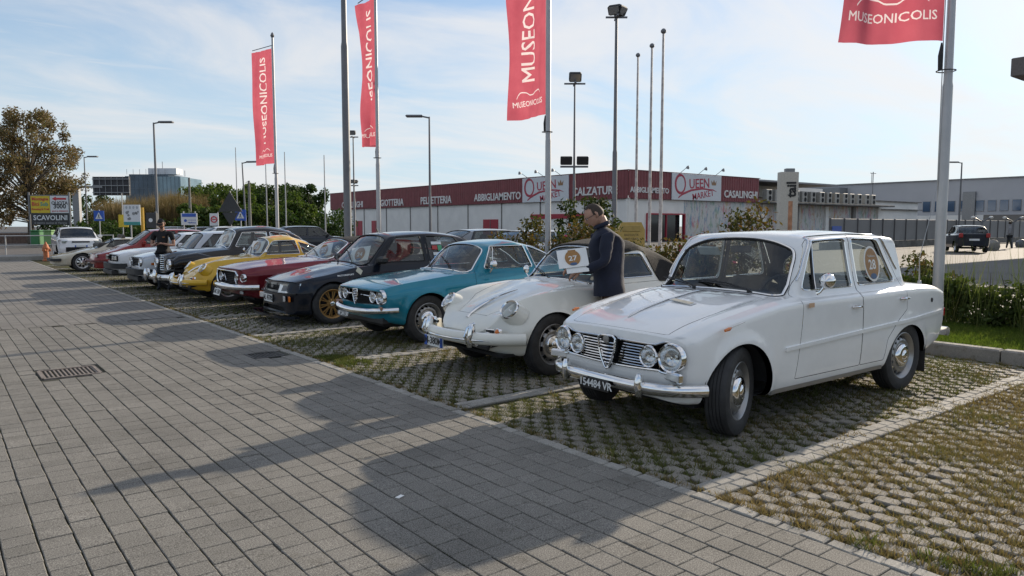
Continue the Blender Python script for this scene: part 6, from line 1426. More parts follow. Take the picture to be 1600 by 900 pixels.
    for k in range(6):
        y = -.40 + k * .135; mb = MB(); a = [hz(1.205 - .0 + .10 * (abs(yy) / .7)**2 + dx, abs(yy)) * np.array([1, math.copysign(1, yy), 1]) + np.array([0, 0, .005]) for dx, yy in ((-.035, y), (-.035, y + .115), (.035, y + .115), (.035, y))]
        for q, yy in zip(a, (y, y + .115, y + .115, y)): q[1] = yy
        mb.add(a, [(0, 1, 2, 3)]); mb.obj('cowl_vent', vm, car)
    for x0_, y0_, x1_, y1_, nm in ((1.285, -.36, 1.31, .16, 'wiper'), (1.25, .16, 1.36, .60, 'wiper')):
        mb = MB(); a = Vector((x0_ - .03, y0_, 1.0)); b = Vector((x1_ + .02, y1_, 1.035)); wiper(mb, a, b); mb.lathe([(.016, 0), (.016, .03), (.001, .035)], 10, T(*a) @ T(0, 0, -.03)); mb.obj(nm, BLACKP, car)
    mb = MB(); M_ = T(1.60, -.825, 1.085) @ R(rad(-90), 'Y') @ R(.35, 'X'); mb.lathe([(.060, -.02), (.062, 0), (.055, .03), (.035, .055), (.001, .068)], 24, M_); o = mb.obj('wing_mirror', CHROME, car)
    mb = MB(); mb.tube([(1.62, -.80, 1.05), (1.60, -.77, .995), (1.60, -.745, .985)], [.012, .012, .02], 8); mb.obj('mirror_stem', CHROME, o)
    mb = MB(); mb.tube([(3.72, -.56, .96), (3.70, -.56, 1.2), (3.86, -.58, 1.65), (3.93, -.59, 1.9)], [.010, .004, .003, .002], 6); mb.lathe([(.022, 0), (.016, .03), (.001, .035)], 10, T(3.72, -.56, .945)); mb.obj('aerial', STEEL, car)
    # stickers and papers
    pp, nn = c.at_side(2.60, 1.18, sv)
    number_decal(car, frame(pp + nn * .002, (1, 0, 0), (0, nn[2], -nn[1])), '28', .14)
    pp, nn = c.at_side(2.60, 1.18, sv, 1)
    gm = glass('faint_decal', (.62, .66, .66), .8)
    mb = MB(); mb.prism(circle(0, 0, .125, 28, .15), 0, .001, frame(pp - nn * .03, (-1, 0, 0), (0, -nn[2], nn[1]))); mb.obj('far_window_sticker', gm, car, smooth=False)
    bm_ = mat('bonnet_badge', (.62, .52, .36), .3, .3, var=.3, scale=30)
    mb = MB(); pts = [(.66, -.27), (.70, -.02), (.76, -.02), (.735, -.27)]; a = [hz(x, abs(y)) + np.array([0, 0, .004]) for x, y in pts]
    for q, (x, y) in zip(a, pts): q[1] = y
    mb.add(a, [(0, 3, 2, 1)]); o = mb.obj('bonnet_plaque', PAPER, car, smooth=False); fix_normals(o)
    pts = [(.672, -.25), (.70, -.04), (.75, -.04), (.728, -.25)]; mb = MB(); a = [hz(x, abs(y)) + np.array([0, 0, .007]) for x, y in pts]
    for q, (x, y) in zip(a, pts): q[1] = y
    mb.add(a, [(0, 3, 2, 1)]); mb.obj('plaque_print', bm_, o, smooth=False)
    st = mat('door_sticker', (.62, .40, .25), .5); mb = MB(); mb.box((1.46, -.789, .90), (.07, .004, .035), bev=.001); mb.obj('door_sticker', st, car)
    # inside
    seats(car, 1.95, 2.75, .42); cockpit(car, 1.50, .96, .62, 1.70, .93)
    mb = MB(); mb.box((1.64, .0, 1.31), (.02, .20, .06), bev=.015); mb.obj('rear_view_mirror', BLACKP, car)
    mb = MB(); mb.box((1.585, .30, 1.29), (.015, .22, .09), bev=.01, M=R(-.6, 'Y')); mb.obj('sun_visor', mat('visor_grey', (.45, .48, .46), .7), car)
    yl = mat('yellow_bag', (.55, .43, .02), .6); mb = MB(); mb.box((2.02, -.40, .78), (.2, .18, .22), bev=.04); mb.obj('seat_bag', yl, car)
    wheel_wells(car, [Fw], .72, .31, .37); wheel_wells(car, [Rw], .72, .26, .42)
    for sg in (-1, 1):
        add_wheel(car, Fw, sg * .660, zf, .325, .17, .205, 'steel_cap', rad(18), sg); add_wheel(car, Rw, sg * .650, zf, .325, .17, .205, 'steel_cap', 0, sg, .3)
        mb = MB(); mb.box((3.50, sg * .64, .26), (.008, .20, .26), bev=.003); mb.obj('mud_flap', RUBBER, car)
    return car, c
GIULIA, GC = build_giulia()
# ---------------------------------------------------------------- the other cars of the row
def shell(car, p, P_, res=.05, deform=(), windows=(), doors=(), arches=(), ws=None, rw=None, bonnet=None, boot=None, extra=(), holes=(), trim=CHROME, gap=.004, glassm=GLASS, wsv=9.42, capbulge=None, trim_r=.008, rear_cap=True, side_trim=True, win_inset=.012):
    c = Car(box_feats(p), res, list(deform)); K = c.K; sv = [6.12, 9.2]; reg = list(extra(c) if callable(extra) else extra)
    for x, z, rx, rz in arches:
        reg.append(dict(name='arch', poly=c.side(circle(x, z, rx, 48, rz), [0, 5.4]), mat=None, flange=.045, arch=True))
    def sv_rect(a, b, v):
        q = np.array(rpoly([(a / .22, v), (b / .22, v), (b / .22, 12.6), (a / .22, 12.6)], .35, 5)) * np.array([.22, 1]); return dense(q, .12)
    WS = RW = None
    if ws: WS = sv_rect(ws[0], ws[1], wsv); reg.append(dict(name='windscreen', poly=WS, mat=glassm, inset=.006, join=True, flange=.012))
    if rw: RW = sv_rect(rw[1], rw[0], rw[2] if len(rw) > 2 else 9.45); reg.append(dict(name='rear_window', poly=RW, mat=glassm, inset=.006, join=True, flange=.012))
    wp = []
    for w in windows:
        q = c.side(rpoly(w, .03), sv); wp.append(q); reg.append(dict(name='side_window', poly=q, mat=glassm, inset=win_inset, flange=win_inset + .004))
    for d in doors: reg.append(dict(name='door', poly=c.side(rpoly(d, .03), [1.1, 9.3]), mat=P_, gap=gap))
    for nm, b in (('bonnet', bonnet), ('boot_lid', boot)):
        if b:
            e = c.tline(b, [5.6, K - .02]); reg.append(dict(name=nm, poly=np.concatenate([e, [(e[-1, 0], K + .5), (e[0, 0], K + .5)]]), mat=P_, gap=gap, join=True))
    out = c.build(car, reg, P_)
    if trim:
        if WS is not None: c.line(WS, trim_r, .003).obj('windscreen_trim', trim, car)
        if RW is not None: c.line(RW, trim_r, .003).obj('windscreen_trim', trim, car)
        if side_trim:
            for q in wp: c.line(q, trim_r * .8, .001).obj('window_trim', trim, car)
    c.front_panel = c.cap(car, 0, holes, P_, 'front_panel', bulge=capbulge)
    lf = c.lift
    if rear_cap: c.cap(car, 1, [], P_, 'rear_panel')
    c.lift = lf; c.fx = lambda y, z: float(lf(np.array([(abs(y), z)]))[0][0])
    return c, out
def flank_line(car, c, pts, vr, m, name, w=.012, h=.010):
    q = c.sline(pts, vr, .06); mb = MB()
    for sg in (-1, 1): mb.sweep(list(c.S(q[:, 0], q[:, 1]) * np.array([1, sg, 1])), [(-w, -h), (w, -h), (w, h), (-w, h)])
    return fix_normals(mb.obj(name, m, car))
def recess(car, c, outl, depth, m=DARK, name='grille_backing'):
    P0 = c.lift(np.array(outl)) + np.array([depth, 0, 0]); mb = MB()
    mb.add(list(P0), [tuple(t) for t in geometry.tessellate_polygon([[Vector((q[0], q[1], 0)) for q in outl]])]); return mb.obj(name, m, car, smooth=False)
def mirror_pair(pts): return list(pts) + [(-q[0], q[1]) for q in reversed(pts)]

# ---- 356-type sports cars
def build_bathtub(name, label, loc, P_, soft, num, card_pos, plate_txt, bump_m, yellow=False):
    car = thing(name, label, 'car', (loc[0], loc[1], 0), rad(-1.2), 'classic cars parked in a row')
    p = dict(x0=.17, x1=3.92,
             plan=[(.17, .50), (.25, .575), (.40, .665), (.6, .735), (.85, .785), (1.4, .815), (2.2, .825), (2.9, .81), (3.4, .72), (3.75, .56), (3.92, .42)],
             bot=[(.17, .285), (.4, .225), (.9, .20), (2.8, .20), (3.3, .24), (3.92, .34)], tuck=.07,
             sh=[(.17, .42), (.28, .52), (.45, .635), (.65, .715), (.95, .775), (1.4, .815), (2.3, .825), (2.9, .77), (3.4, .64), (3.75, .52), (3.92, .44)],
             edge=[(.17, .46), (.28, .575), (.45, .70), (.65, .78), (.95, .835), (1.4, .872), (2.4, .885), (2.9, .83), (3.4, .70), (3.75, .57), (3.92, .48)],
             top=[(.17, .48), (.28, .565), (.45, .645), (.7, .735), (1.0, .815), (1.45, .915), (2.95, .93), (3.3, .80), (3.7, .62), (3.92, .50)],
             belt=[(.17, .46), (1.4, .885), (2.4, .905), (2.95, .88), (3.92, .5)], shr=.16, shin=.10, belt_in=.155,
             xc=1.42, cc=.25, xh=1.80, ch=.06, xr=2.62 if soft else 2.55, cr=.08, xd=3.05 if soft else 3.25, cd=.12,
             zroof=1.295 if soft else 1.27, yroof=.52, crown=.10, rf=.02, rb=.05 if soft else .07, hdr=.07, arch=.035 if soft else .025, rbow=.07 if soft else .05, hexp=3.0)
    xf, xr_, zf = .86, 2.93, .325
    def crest(P):
        P = P.copy(); y = np.abs(P[:, 1]); x = P[:, 0]; wx = np.clip((x - .22) / .25, 0, 1) * np.clip((1.35 - x) / .5, 0, 1) * (P[:, 2] > .45)
        P[:, 2] += wx * (.035 * np.exp(-((y - .55) / .10)**2) - .028 * np.exp(-((y - .36) / .11)**2)); return P
    d = [d_round(.17, .07, .16, .37), crest, d_flare(xf, .31, .335, .014, .06), d_flare(xr_, .30, .33, .012, .06),
         d_plan(lambda y, z: .16 * (y / .6)**2 + .04 * np.clip((.40 - z) / .15, 0, 1), None, 3.92, .5)]
    win = [[(1.62, .935), (1.835, 1.205), (2.26, 1.205, .06), (2.40, .95)]] if soft else [[(1.62, .925), (1.83, 1.205), (2.30, 1.215), (2.36, .935)], [(2.42, .94), (2.37, 1.21), (2.62, 1.18, .08), (2.86, .96)]]
    top_m = mat('black_canvas', (.011, .010, .0095), .92, 0, var=.3, scale=6, bump=.5, bscale=120)
    def extra(c):
        if not soft: return []
        q = dense([(1.79, 8.2), (2.32, 8.2), (2.46, 6.25), (3.045, 6.25), (3.045, c.K + .5), (1.79, c.K + .5)], .1)
        return [dict(name='rear_window', poly=dense(np.array(rpoly([(2.86 / .22, 9.9), (2.70 / .22, 9.9), (2.70 / .22, 12.4), (2.86 / .22, 12.4)], .3)) * np.array([.22, 1]), .1), mat=GLASS, inset=-.008, join=True)] + \
               [dict(name='side_window', poly=c.side(rpoly(win[0], .03), [6.12, 9.2]), mat=GLASS, inset=.010, flange=.02), dict(name='folding_top', poly=q, mat=top_m, inset=-.012, join=True)]
    c, out = shell(car, p, P_, .045 if soft else .055, d, [] if soft else win, [[(1.46, .30), (1.42, .60), (1.50, .88), (2.36 if not soft else 2.5, .90), (2.36 if not soft else 2.5, .5), (2.34, .30)]],
                   [(xf, .31, .335, .345), (xr_, .29, .33, .33)], (1.47, 1.775), None if soft else (2.62, 3.1), [(.36, .26), (.7, .44), (1.05, .50), (1.40, .47)], None, extra)
    if soft:
        q = c.side(rpoly(win[0], .03), [6.12, 9.2]); c.line(q, .006, .002).obj('window_trim', CHROME, car)
    K = c.K
    for sg in (-1, 1):
        h = c.at_top(.43, .56) + np.array([-.012, 0, .012])
        headlamp(car, (h[0], sg * h[1], h[2]), .088, (-.74, sg * .15, .60), ring=.020, depth=.07, bulge=.6)
        mb = MB(); n = Vector((-.74, sg * .15, .60)).normalized(); M_ = frame(Vector((h[0], sg * h[1], h[2])) - n * .03, Vector((0, 0, 1)).cross(n), Vector((0, 0, 1)) - n * n.z)
        mb.lathe([(.150, -.10), (.128, -.03), (.114, .005), (.1095, .026)], 28, M_); mb.obj('lamp_shroud', P_, car)
        # turn lamp and horn grille
        a = c.fx(.50, .47); mb = MB(); mb.lathe([(.030, 0), (.026, .02), (.012, .035), (.001, .038)], 14, T(a - .005 + .05, sg * .60, .485) @ R(rad(-90), 'Y')); o = mb.obj('turn_lamp', AMBER, car)
        mb = MB(); mb.lathe([(.038, -.02), (.038, .006), (.030, .01)], 16, T(a + .045, sg * .60, .485) @ R(rad(-90), 'Y')); mb.obj('lamp_ring', CHROME, o)
        for dz in (-.016, .016):
            mb = MB(); mb.tube([(a + .0, sg * .46, .485 + dz), (a + .03, sg * .56, .485 + dz)], .009, 6); mb.obj('horn_grille_bar', CHROME, car)
        mb = MB(); mb.box((a + .012, sg * .51, .485), (.02, .11, .03), bev=.006); mb.obj('horn_grille', DARK, car)
    # bonnet handle
    mb = MB(); pts = [c.at_top(x, .0) for x in np.linspace(.33, .95, 9)]; pts = [q + np.array([0, 0, .012 + .012 * math.sin(k * .35)]) for k, q in enumerate(pts)]
    mb.tube(pts, [.016, .020, .016, .013, .011, .010, .009, .007, .004], 8); q0 = pts[0]; mb.tube([q0 + np.array([-.03, 0, -.035]), q0], [.022, .018], 8); mb.obj('bonnet_handle', CHROME, car)
    # bumper
    prof = [(-.035, -.055), (-.035, .052), (-.01, .062), (.03, .045), (.045, .010), (.045, -.012), (.03, -.045), (-.005, -.06)]
    o, path = bumper(car, .415, .80, .02, .44, .12, .09, m=bump_m, wrap=.14, prof=prof, yb=.4)
    mb = MB(); mb.tube([(q[0] - .045, q[1], q[2] - .012) for q in path], .009, 6); mb.obj('bumper_strip', CHROME, o)
    for sg in (-1, 1):
        x = float(np.interp(.40, [q[1] for q in path], [q[0] for q in path]))
        overrider(car, x - .03, sg * .40, .33, .56, .075, .085, lean=.10)
        mb = MB(); mb.tube([(x + .05, sg * .40, .34), (x - .05, sg * .40, .36), (x - .09, sg * .40, .44), (x - .06, sg * .40, .52), (x + .02, sg * .405, .56)], .016, 8); mb.obj('bumper_hoop', CHROME, car)
        mb = MB(); a = c.fx(.42, .33); mb.box((a - .0, sg * .40, .315), (.03, .20, .045), bev=.01); mb.obj('lower_grille', BLACKP, car)
    if plate_txt: plate(car, (.0, .18 if soft else 0, .325), .36, .11, plate_txt, 'it')
    seats(car, 1.85, 2.55, .36, back=.55, rear=not soft); cockpit(car, 1.62, .90, .62, 1.80, .84, floor=(.3, 3.4))
    mb = MB()
    for y0, y1 in ((-.38, -.02), (.05, .42)):
        a = c.at_top(1.44, y0); b = c.at_top(1.56, y1); wiper(mb, a + np.array([-.02, 0, .02]), b + np.array([0, 0, .04]))
    mb.obj('wiper', BLACKP, car)
    if num:
        y0, xx, zz, tl = card_pos; nv = Vector((-.62, 0, .78)); number_decal(car, frame((xx + .06, y0, zz), (.42, -.91, 0), (.50, .1, .80)) @ R(tl, 'Z'), num, .13, card=(.36, .29))
    wheel_wells(car, [xf], .72, .31, .35, .3); wheel_wells(car, [xr_], .72, .29, .35, .3)
    for sg in (-1, 1):
        add_wheel(car, xf, sg * .650, zf - .005, .32, .165, .20, 'porsche', rad(4), sg, .2); add_wheel(car, xr_, sg * .64, zf - .005, .32, .165, .20, 'porsche', 0, sg)
        door_handle(car, (2.28, sg * .80, .76), sg)
        mb = MB(); a, n_ = c.at_side(1.62, .90, [5.2, 7], sg); mb.lathe([(.05, -.01), (.05, 0), (.03, .02), (.001, .025)], 16, T(a[0], a[1] + sg * .05, a[2] + .09) @ R(rad(-90), 'Y')); o = mb.obj('wing_mirror', CHROME, car)
        mb = MB(); mb.tube([(a[0], a[1] + sg * .05, a[2] + .05), (a[0], a[1], a[2])], .008, 6); mb.obj('mirror_stem', CHROME, o)
    return car, c
IVORY = paint('paint_ivory', (.77, .755, .68), rough=.3); YELLOW = paint('paint_yellow', (.66, .40, .03), rough=.3)
build_bathtub('convertible_sports_car', 'ivory rounded convertible with closed black cloth top and a blue-edged plate under its bumper', (4.02, 6.24), IVORY, True, None, None, 'M-380MJ', IVORY)
build_bathtub('coupe_sports_car', 'yellow rounded coupe with chrome bumper hoops and round number card behind its windscreen', (3.72, 15.6), YELLOW, False, '23', (-.04, 1.60, 1.07, 0), '', YELLOW, True)

# ---- teal step-nosed coupe
def build_teal():
    car = thing('fastback_coupe_car', 'teal blue two-door coupe with quad lamps in a black grille and slim chrome bumper', 'car', (4.24, 8.85, 0), rad(-1.0), 'classic cars parked in a row')
    P_ = paint('paint_teal', (.013, .20, .28), .25, .32)
    p = dict(x0=.12, x1=4.0, plan=[(.12, .70), (.35, .745), (.8, .78), (1.4, .79), (2.6, .785), (3.3, .755), (4.0, .67)],
             bot=[(.12, .29), (.45, .24), (1, .21), (3, .22), (3.5, .27), (4.0, .36)],
             sh=[(.12, .655), (.35, .69), (.8, .735), (1.4, .775), (2.6, .80), (3.4, .785), (4.0, .73)],
             edge=[(.12, .70), (.35, .755), (.8, .815), (1.35, .865), (2.6, .885), (3.4, .87), (4.0, .80)],
             top=[(.12, .715), (.35, .775), (.8, .84), (1.35, .90), (3.35, .90), (3.7, .87), (4.0, .80)],
             belt=[(.12, .7), (1.35, .875), (2.6, .895), (3.4, .885), (4.0, .8)], shr=.03, shin=.06, belt_in=.115,
             xc=1.34, cc=.30, xh=1.84, ch=.06, xr=2.72, cr=.10, xd=3.38, cd=.14, zroof=1.282, yroof=.545, crown=.06, rf=.022, rb=.045, hdr=.04, arch=.02, rbow=.03, sbow=.015)
    Fw, Rw = .77, 3.12
    d = [d_round(.12, .06, .04, .5), d_flare(Fw, .31, .345, .022, .06), d_flare(Rw, .30, .34, .012, .05),
         d_plan(lambda y, z: .05 * (y / .6)**2 + .10 * np.clip((y - .52) / .22, 0, 1.3)**2 + .05 * np.clip((.5 - z) / .2, 0, 1) - .03 * np.clip((z - .66) / .05, 0, 1), lambda y, z: .04 * (y / .6)**2, 4.0, .5)]
    top = [(0, .688), (.30, .688), (.55, .690), (.645, .680), (.672, .62), (.655, .555), (.60, .525), (.40, .52), (.15, .505)]
    outl = np.array(mirror_pair(top[1:]))
    c, out = shell(car, p, P_, .05, d, [[(1.70, .925), (1.885, 1.225), (2.46, 1.235), (2.56, .93)], [(2.62, .93), (2.53, 1.23), (2.80, 1.205, .06), (3.10, .945)]],
                   [[(1.45, .30), (1.45, .60), (1.56, .885), (1.90, 1.243), (2.52, 1.25), (2.60, .9), (2.58, .30)]], [(Fw, .31, .335, .345), (Rw, .30, .335, .32)], (1.40, 1.80), (2.78, 3.3), [(.20, .50), (.7, .56), (1.30, .58)], [(3.45, .52), (3.95, .48)], holes=[outl], trim_r=.010)
    recess(car, c, outl, .06)
    mb = MB(); mb.tube([v + np.array([-.0, 0, 0]) for v in c.lift(outl)], .005, 6, True); mb.obj('grille_surround', BLACKP, car)
    for sg in (-1, 1):
        headlamp(car, (c.fx(.575, .61) + .015, sg * .575, .607), .082, (-1, sg * .06, 0), ring=.018, depth=.06); headlamp(car, (c.fx(.405, .61) + .015, sg * .405, .607), .066, (-1, sg * .03, 0), ring=.016, depth=.06)
        mb = MB(); mb.tube([(c.fx(.1, .6) + .02, sg * .09, .618), (c.fx(.3, .6) + .02, sg * .33, .612)], .008, 6); mb.obj('grille_bar', CHROME, car)
        mb = MB(); mb.box((0, 0, 0), (.03, .15, .05), bev=.01); o = mb.obj('turn_lamp', mat('smoked_lens', (.30, .16, .10), .2, 0, coat=.6), car); o.location = (c.fx(.60, .47) - .012, sg * .60, .475); o.rotation_euler = (0, 0, sg * .3)
        mb = MB(); a, n_ = c.at_side(1.80, .885, [5.2, 7], sg); mb.lathe([(.055, -.03), (.055, 0), (.04, .03), (.001, .05)], 18, T(a[0], a[1] + sg * .06, a[2] + .10) @ R(rad(-90), 'Y')); o = mb.obj('wing_mirror', CHROME, car)
        mb = MB(); mb.tube([(a[0], a[1] + sg * .06, a[2] + .06), (a[0] - .02, a[1] + sg * .02, a[2] - .01)], .012, 6); mb.obj('mirror_stem', CHROME, o)
        door_handle(car, (2.44, sg * .775, .80), sg)
    sh = [(.0, .695), (.060, .690), (.072, .62), (.040, .54), (.010, .490)]; shf = mirror_pair(sh[1:]); x0 = c.fx(0, .6) - .02
    mb = MB(); mb.tube([(x0, q[0], q[1]) for q in shf], .008, 6, True); s_ = mb.obj('grille_shield', CHROME, car)
    for k in range(7):
        z = .53 + k * .023; yy = float(np.interp(z, [.49, .54, .62, .69], [.01, .04, .072, .060])); mb = MB(); mb.tube([(x0 + .004, -yy, z), (x0 - .004, 0, z), (x0 + .004, yy, z)], .005, 5); mb.obj('shield_bar', CHROME, s_)
    bumper(car, .425, .76, -.0, .33, .075, .05, wrap=.20, zend=.03)
    plate(car, (-.02, .12, .36), .27, .08, 'VR 241130', 'black', tilt=.25)
    mb = MB(); mb.box((.42, 0, .30), (.5, 1.25, .12), bev=.04); mb.obj('front_valance', BLACKP, car)
    mb = MB(); wiper(mb, c.at_top(1.37, -.34) + np.array([0, 0, .03]), c.at_top(1.52, .12) + np.array([0, 0, .05])); wiper(mb, c.at_top(1.37, .22) + np.array([0, 0, .03]), c.at_top(1.60, .60) + np.array([0, 0, .03])); mb.obj('wiper', BLACKP, car)
    q = c.sline([(1.775, .925), (1.90, 1.20)], [6.12, 9.2]); 
    q = c.sline([(1.86, .93), (1.93, 1.23)], [6.12, 9.2]); c.line(q, .008, -.004, closed=False).obj('quarter_light_bar', CHROME, car)
    seats(car, 1.95, 2.62, .36, back=.6); cockpit(car, 1.62, .90, .6, 1.85, .86)
    mb = MB(); mb.box((1.80, 0, 1.20), (.02, .2, .05), bev=.015); mb.obj('rear_view_mirror', BLACKP, car)
    wheel_wells(car, [Fw, Rw], .70, .31, .355, .3)
    for sg in (-1, 1): add_wheel(car, Fw, sg * .665, .31, .312, .17, .20, 'steel', rad(3), sg, .1); add_wheel(car, Rw, sg * .655, .31, .312, .17, .20, 'steel', 0, sg)
build_teal()

# ---- dark rally hatchback with gold wheels
def build_hatch():
    car = thing('rally_hatchback_car', 'near-black rally hatchback with gold spoked wheels and low front splitter', 'car', (4.06, 11.38, 0), rad(-1.0), 'classic cars parked in a row')
    P_ = paint('paint_midnight', (.007, .010, .017), .2, .3, ior=1.32)
    p = dict(x0=.08, x1=4.08, plan=[(.08, .735), (.3, .80), (.7, .845), (1.15, .835), (1.6, .825), (2.9, .83), (3.4, .835), (4.08, .73)],
             bot=[(.08, .16), (.4, .15), (1.1, .17), (3, .19), (4.08, .26)],
             sh=[(.08, .625), (.35, .66), (.8, .735), (1.35, .80), (2.6, .845), (3.5, .87), (4.08, .86)],
             edge=[(.08, .655), (.35, .70), (.8, .775), (1.3, .865), (2.6, .90), (3.6, .93), (4.08, .92)],
             top=[(.08, .665), (.35, .725), (.8, .82), (1.25, .91), (3.95, .97), (4.08, .93)],
             belt=[(.08, .62), (1.3, .875), (2.6, .91), (3.7, .96), (4.08, .95)], shr=.06, shin=.05, belt_in=.105,
             xc=1.22, cc=.30, xh=1.86, ch=.06, xr=3.28, cr=.03, xd=3.88, cd=.10, zroof=1.385, yroof=.56, crown=.05, rf=.02, rb=.04, hdr=.04, arch=.025, rbow=.03)
    Fw, Rw = .75, 3.30
    def vents(P):
        P = P.copy(); y = np.abs(P[:, 1]); m = (P[:, 2] > .55) & (P[:, 0] > .3) & (P[:, 0] < 1.1); P[:, 2] += m * .02 * np.exp(-((y - .30) / .16)**2) * np.clip((P[:, 0] - .3) / .3, 0, 1) * np.clip((1.1 - P[:, 0]) / .3, 0, 1); return P
    d = [d_round(.08, .05, .03, .45), vents, d_flare(Fw, .31, .35, .028, .10), d_flare(Rw, .31, .36, .028, .12),
         d_plan(lambda y, z: .07 * (y / .6)**2 + .13 * np.clip((y - .5) / .25, 0, 1.3)**2 + .05 * np.clip((z - .5) / .12, 0, 1), None, 4.08, .5)]
    grille = np.array(mirror_pair([(.30, .60), (.27, .525)])); lower = np.array(mirror_pair([(.46, .27), (.50, .20)]))
    c, out = shell(car, p, P_, .05, d, [[(1.62, .925), (1.98, 1.325), (2.42, 1.342), (2.46, .93)], [(2.56, .935), (2.53, 1.342), (3.10, 1.325, .10), (3.42, .985)]],
                   [[(1.30, .26), (1.32, .62), (1.50, .89), (1.99, 1.350), (2.50, 1.362), (2.52, .9), (2.50, .26)]], [(Fw, .31, .345, .355), (Rw, .31, .35, .355)], (1.29, 1.82), (3.33, 3.80), [(.16, .62), (.7, .66), (1.18, .64)], None, holes=[grille, lower], trim=BLACKP, glassm=GLASS, trim_r=.010)
    recess(car, c, grille, .06); recess(car, c, lower, .07)
    mb = MB(); mb.prism(circle(0, 0, .05, 20, .025), 0, .006, frame((c.fx(0, .57) - .0, 0, .575), (0, -1, 0), (0, 0, 1))); mb.obj('badge', STEEL, car)
    for k in range(3):
        mb = MB(); mb.tube([(c.fx(.27, .55) + .03, -.28, .54 + k * .02), (c.fx(0, .55) + .03, 0, .54 + k * .02), (c.fx(.27, .55) + .03, .28, .54 + k * .02)], .005, 5); mb.obj('grille_bar', BLACKP, car)
    for sg in (-1, 1):
        q = [(.32, .490), (.31, .625), (.52, .640), (.715, .645), (.73, .53), (.55, .495)]
        pts = c.lift(np.array(q)) * np.array([1, sg, 1]) + np.array([-.012, 0, 0]); pts[3][0] += .03; pts[4][0] += .02
        mb = MB(); b = [Vector(v) + Vector((.05, 0, 0)) for v in pts]; n = len(pts); ctr = Vector(np.mean(pts, 0)) + Vector((-.012, 0, 0))
        fs = [(i, (i + 1) % n, 2 * n) for i in range(n)] + [(i, (i + 1) % n, (i + 1) % n + n, i + n) for i in range(n)]
        mb.add([Vector(v) for v in pts] + b + [ctr], fs); l = fix_normals(mb.obj('headlight', REFLECT, car, smooth=False))
        mb = MB(); mb.add([Vector(v) + Vector((-.008, 0, 0)) for v in pts] + [ctr + Vector((-.012, 0, 0))], [(i, (i + 1) % n, n) for i in range(n)]); fix_normals(mb.obj('lens', LENS, l))
        for y0, y1, m, nm in ((.42, .535, WHITEL, 'side_lamp'), (.545, .66, AMBER, 'turn_lamp')):
            ym = (y0 + y1) / 2; mb = MB(); mb.box((0, 0, 0), (.03, y1 - y0, .085), bev=.008); o = mb.obj(nm, m, car); o.location = (c.fx(ym, .39) - .006, sg * ym, .405); o.rotation_euler = (0, 0, sg * .28)
        mb = MB(); a, n_ = c.at_side(1.60, .905, [5.2, 7], sg); mb.box((a[0], a[1] + sg * .12, a[2] + .06), (.10, .19, .12), bev=.035); mb.tube([(a[0], a[1] - sg * .02, a[2] + .01), (a[0], a[1] + sg * .06, a[2] + .03)], .03, 8); mb.obj('wing_mirror', BLACKP, car)
        door_handle(car, (2.36, sg * .828, .80), sg, BLACKP)
    # splitter lip, bumper groove, plate
    path = []
    for k in range(25):
        y = -.80 + 1.6 * k / 24; path.append((c.fx(abs(y) * .92, .2) - .05, y, .135))
    mb = MB(); mb.sweep(path, [(-.10, -.012), (.05, -.012), (.06, .0), (.04, .012), (-.10, .03)]); fix_normals(mb.obj('front_splitter', P_, car))
    mb = MB(); mb.tube([(c.fx(abs(y), .475) - .006, y, .485) for y in np.linspace(-.70, .70, 25)], .012, 6); mb.obj('bumper_strip', BLACKP, car)
    plate(car, (c.fx(0, .4) - .012, .09, .385), .36, .12, 'AL 47705', 'plain')
    rb = mat('rally_red', (.50, .06, .05), .5, 0)
    number_decal(car, frame((1.56, -.10, 1.04), (.42, -.91, 0), (.50, .1, .80)) @ R(.15, 'Z'), '24', .13, card=(.38, .28))
    a, n_ = c.at_side(1.22, .80, [3.5, 6]); mb = MB(); mb.prism([(-.06, 0), (0, -.08), (.06, 0), (0, .08)], 0, .002, frame(a + n_ * .004, (1, 0, 0), (0, n_[2], -n_[1]))); mb.obj('door_sticker', mat('sticker_cream', (.55, .52, .40), .5), car, smooth=False)
    a, n_ = c.at_side(.98, .745, [3.5, 6]); text_obj('fender_lettering', 'MOTORSPORT', .042, PAPER, frame(a + n_ * .005, (1, 0, .06), (0, n_[2], -n_[1])), car, depth=.0005, bold=.02)
    a, n_ = c.at_side(2.72, 1.22, [6.2, 9])
    for dx, dz, ww, hh, m in ((0, 0, .20, .05, PAPER), (-.04, -.08, .10, .07, rb), (.06, -.09, .08, .10, mat('sticker_green', (.08, .35, .18), .5)), (0, -.19, .17, .05, PAPER), (-.03, -.25, .1, .04, mat('sticker_sky', (.15, .4, .65), .5))):
        mb = MB(); mb.box((dx, dz, .004), (ww, hh, .001)); o = mb.obj('window_sticker', m, car); o.matrix_local = frame(a, (1, 0, 0), (0, n_[2], -n_[1]))
    mb = MB(); mb.tube([(1.95, 0, 1.40), (1.92, 0, 1.47)], [.012, .006], 6); mb.obj('aerial', BLACKP, car)
    mb = MB(); wiper(mb, c.at_top(1.25, -.45) + np.array([0, 0, .03]), c.at_top(1.42, .05) + np.array([0, 0, .05])); wiper(mb, c.at_top(1.22, .05) + np.array([0, 0, .03]), c.at_top(1.45, .58) + np.array([0, 0, .05])); mb.obj('wiper', BLACKP, car)
    # roof and bonnet stripe decals
    for (xa, ya, xb, yb_, m) in ((.50, -.16, .72, -.02, rb),):
        pts = [c.at_top(x, y) + np.array([0, 0, .004]) for x, y in ((xa, ya), (xa + .02, yb_), (xb, yb_), (xb - .03, ya))]; mb = MB(); mb.add(pts, [(0, 1, 2, 3)]); fix_normals(mb.obj('bonnet_decal', m, car, smooth=False))
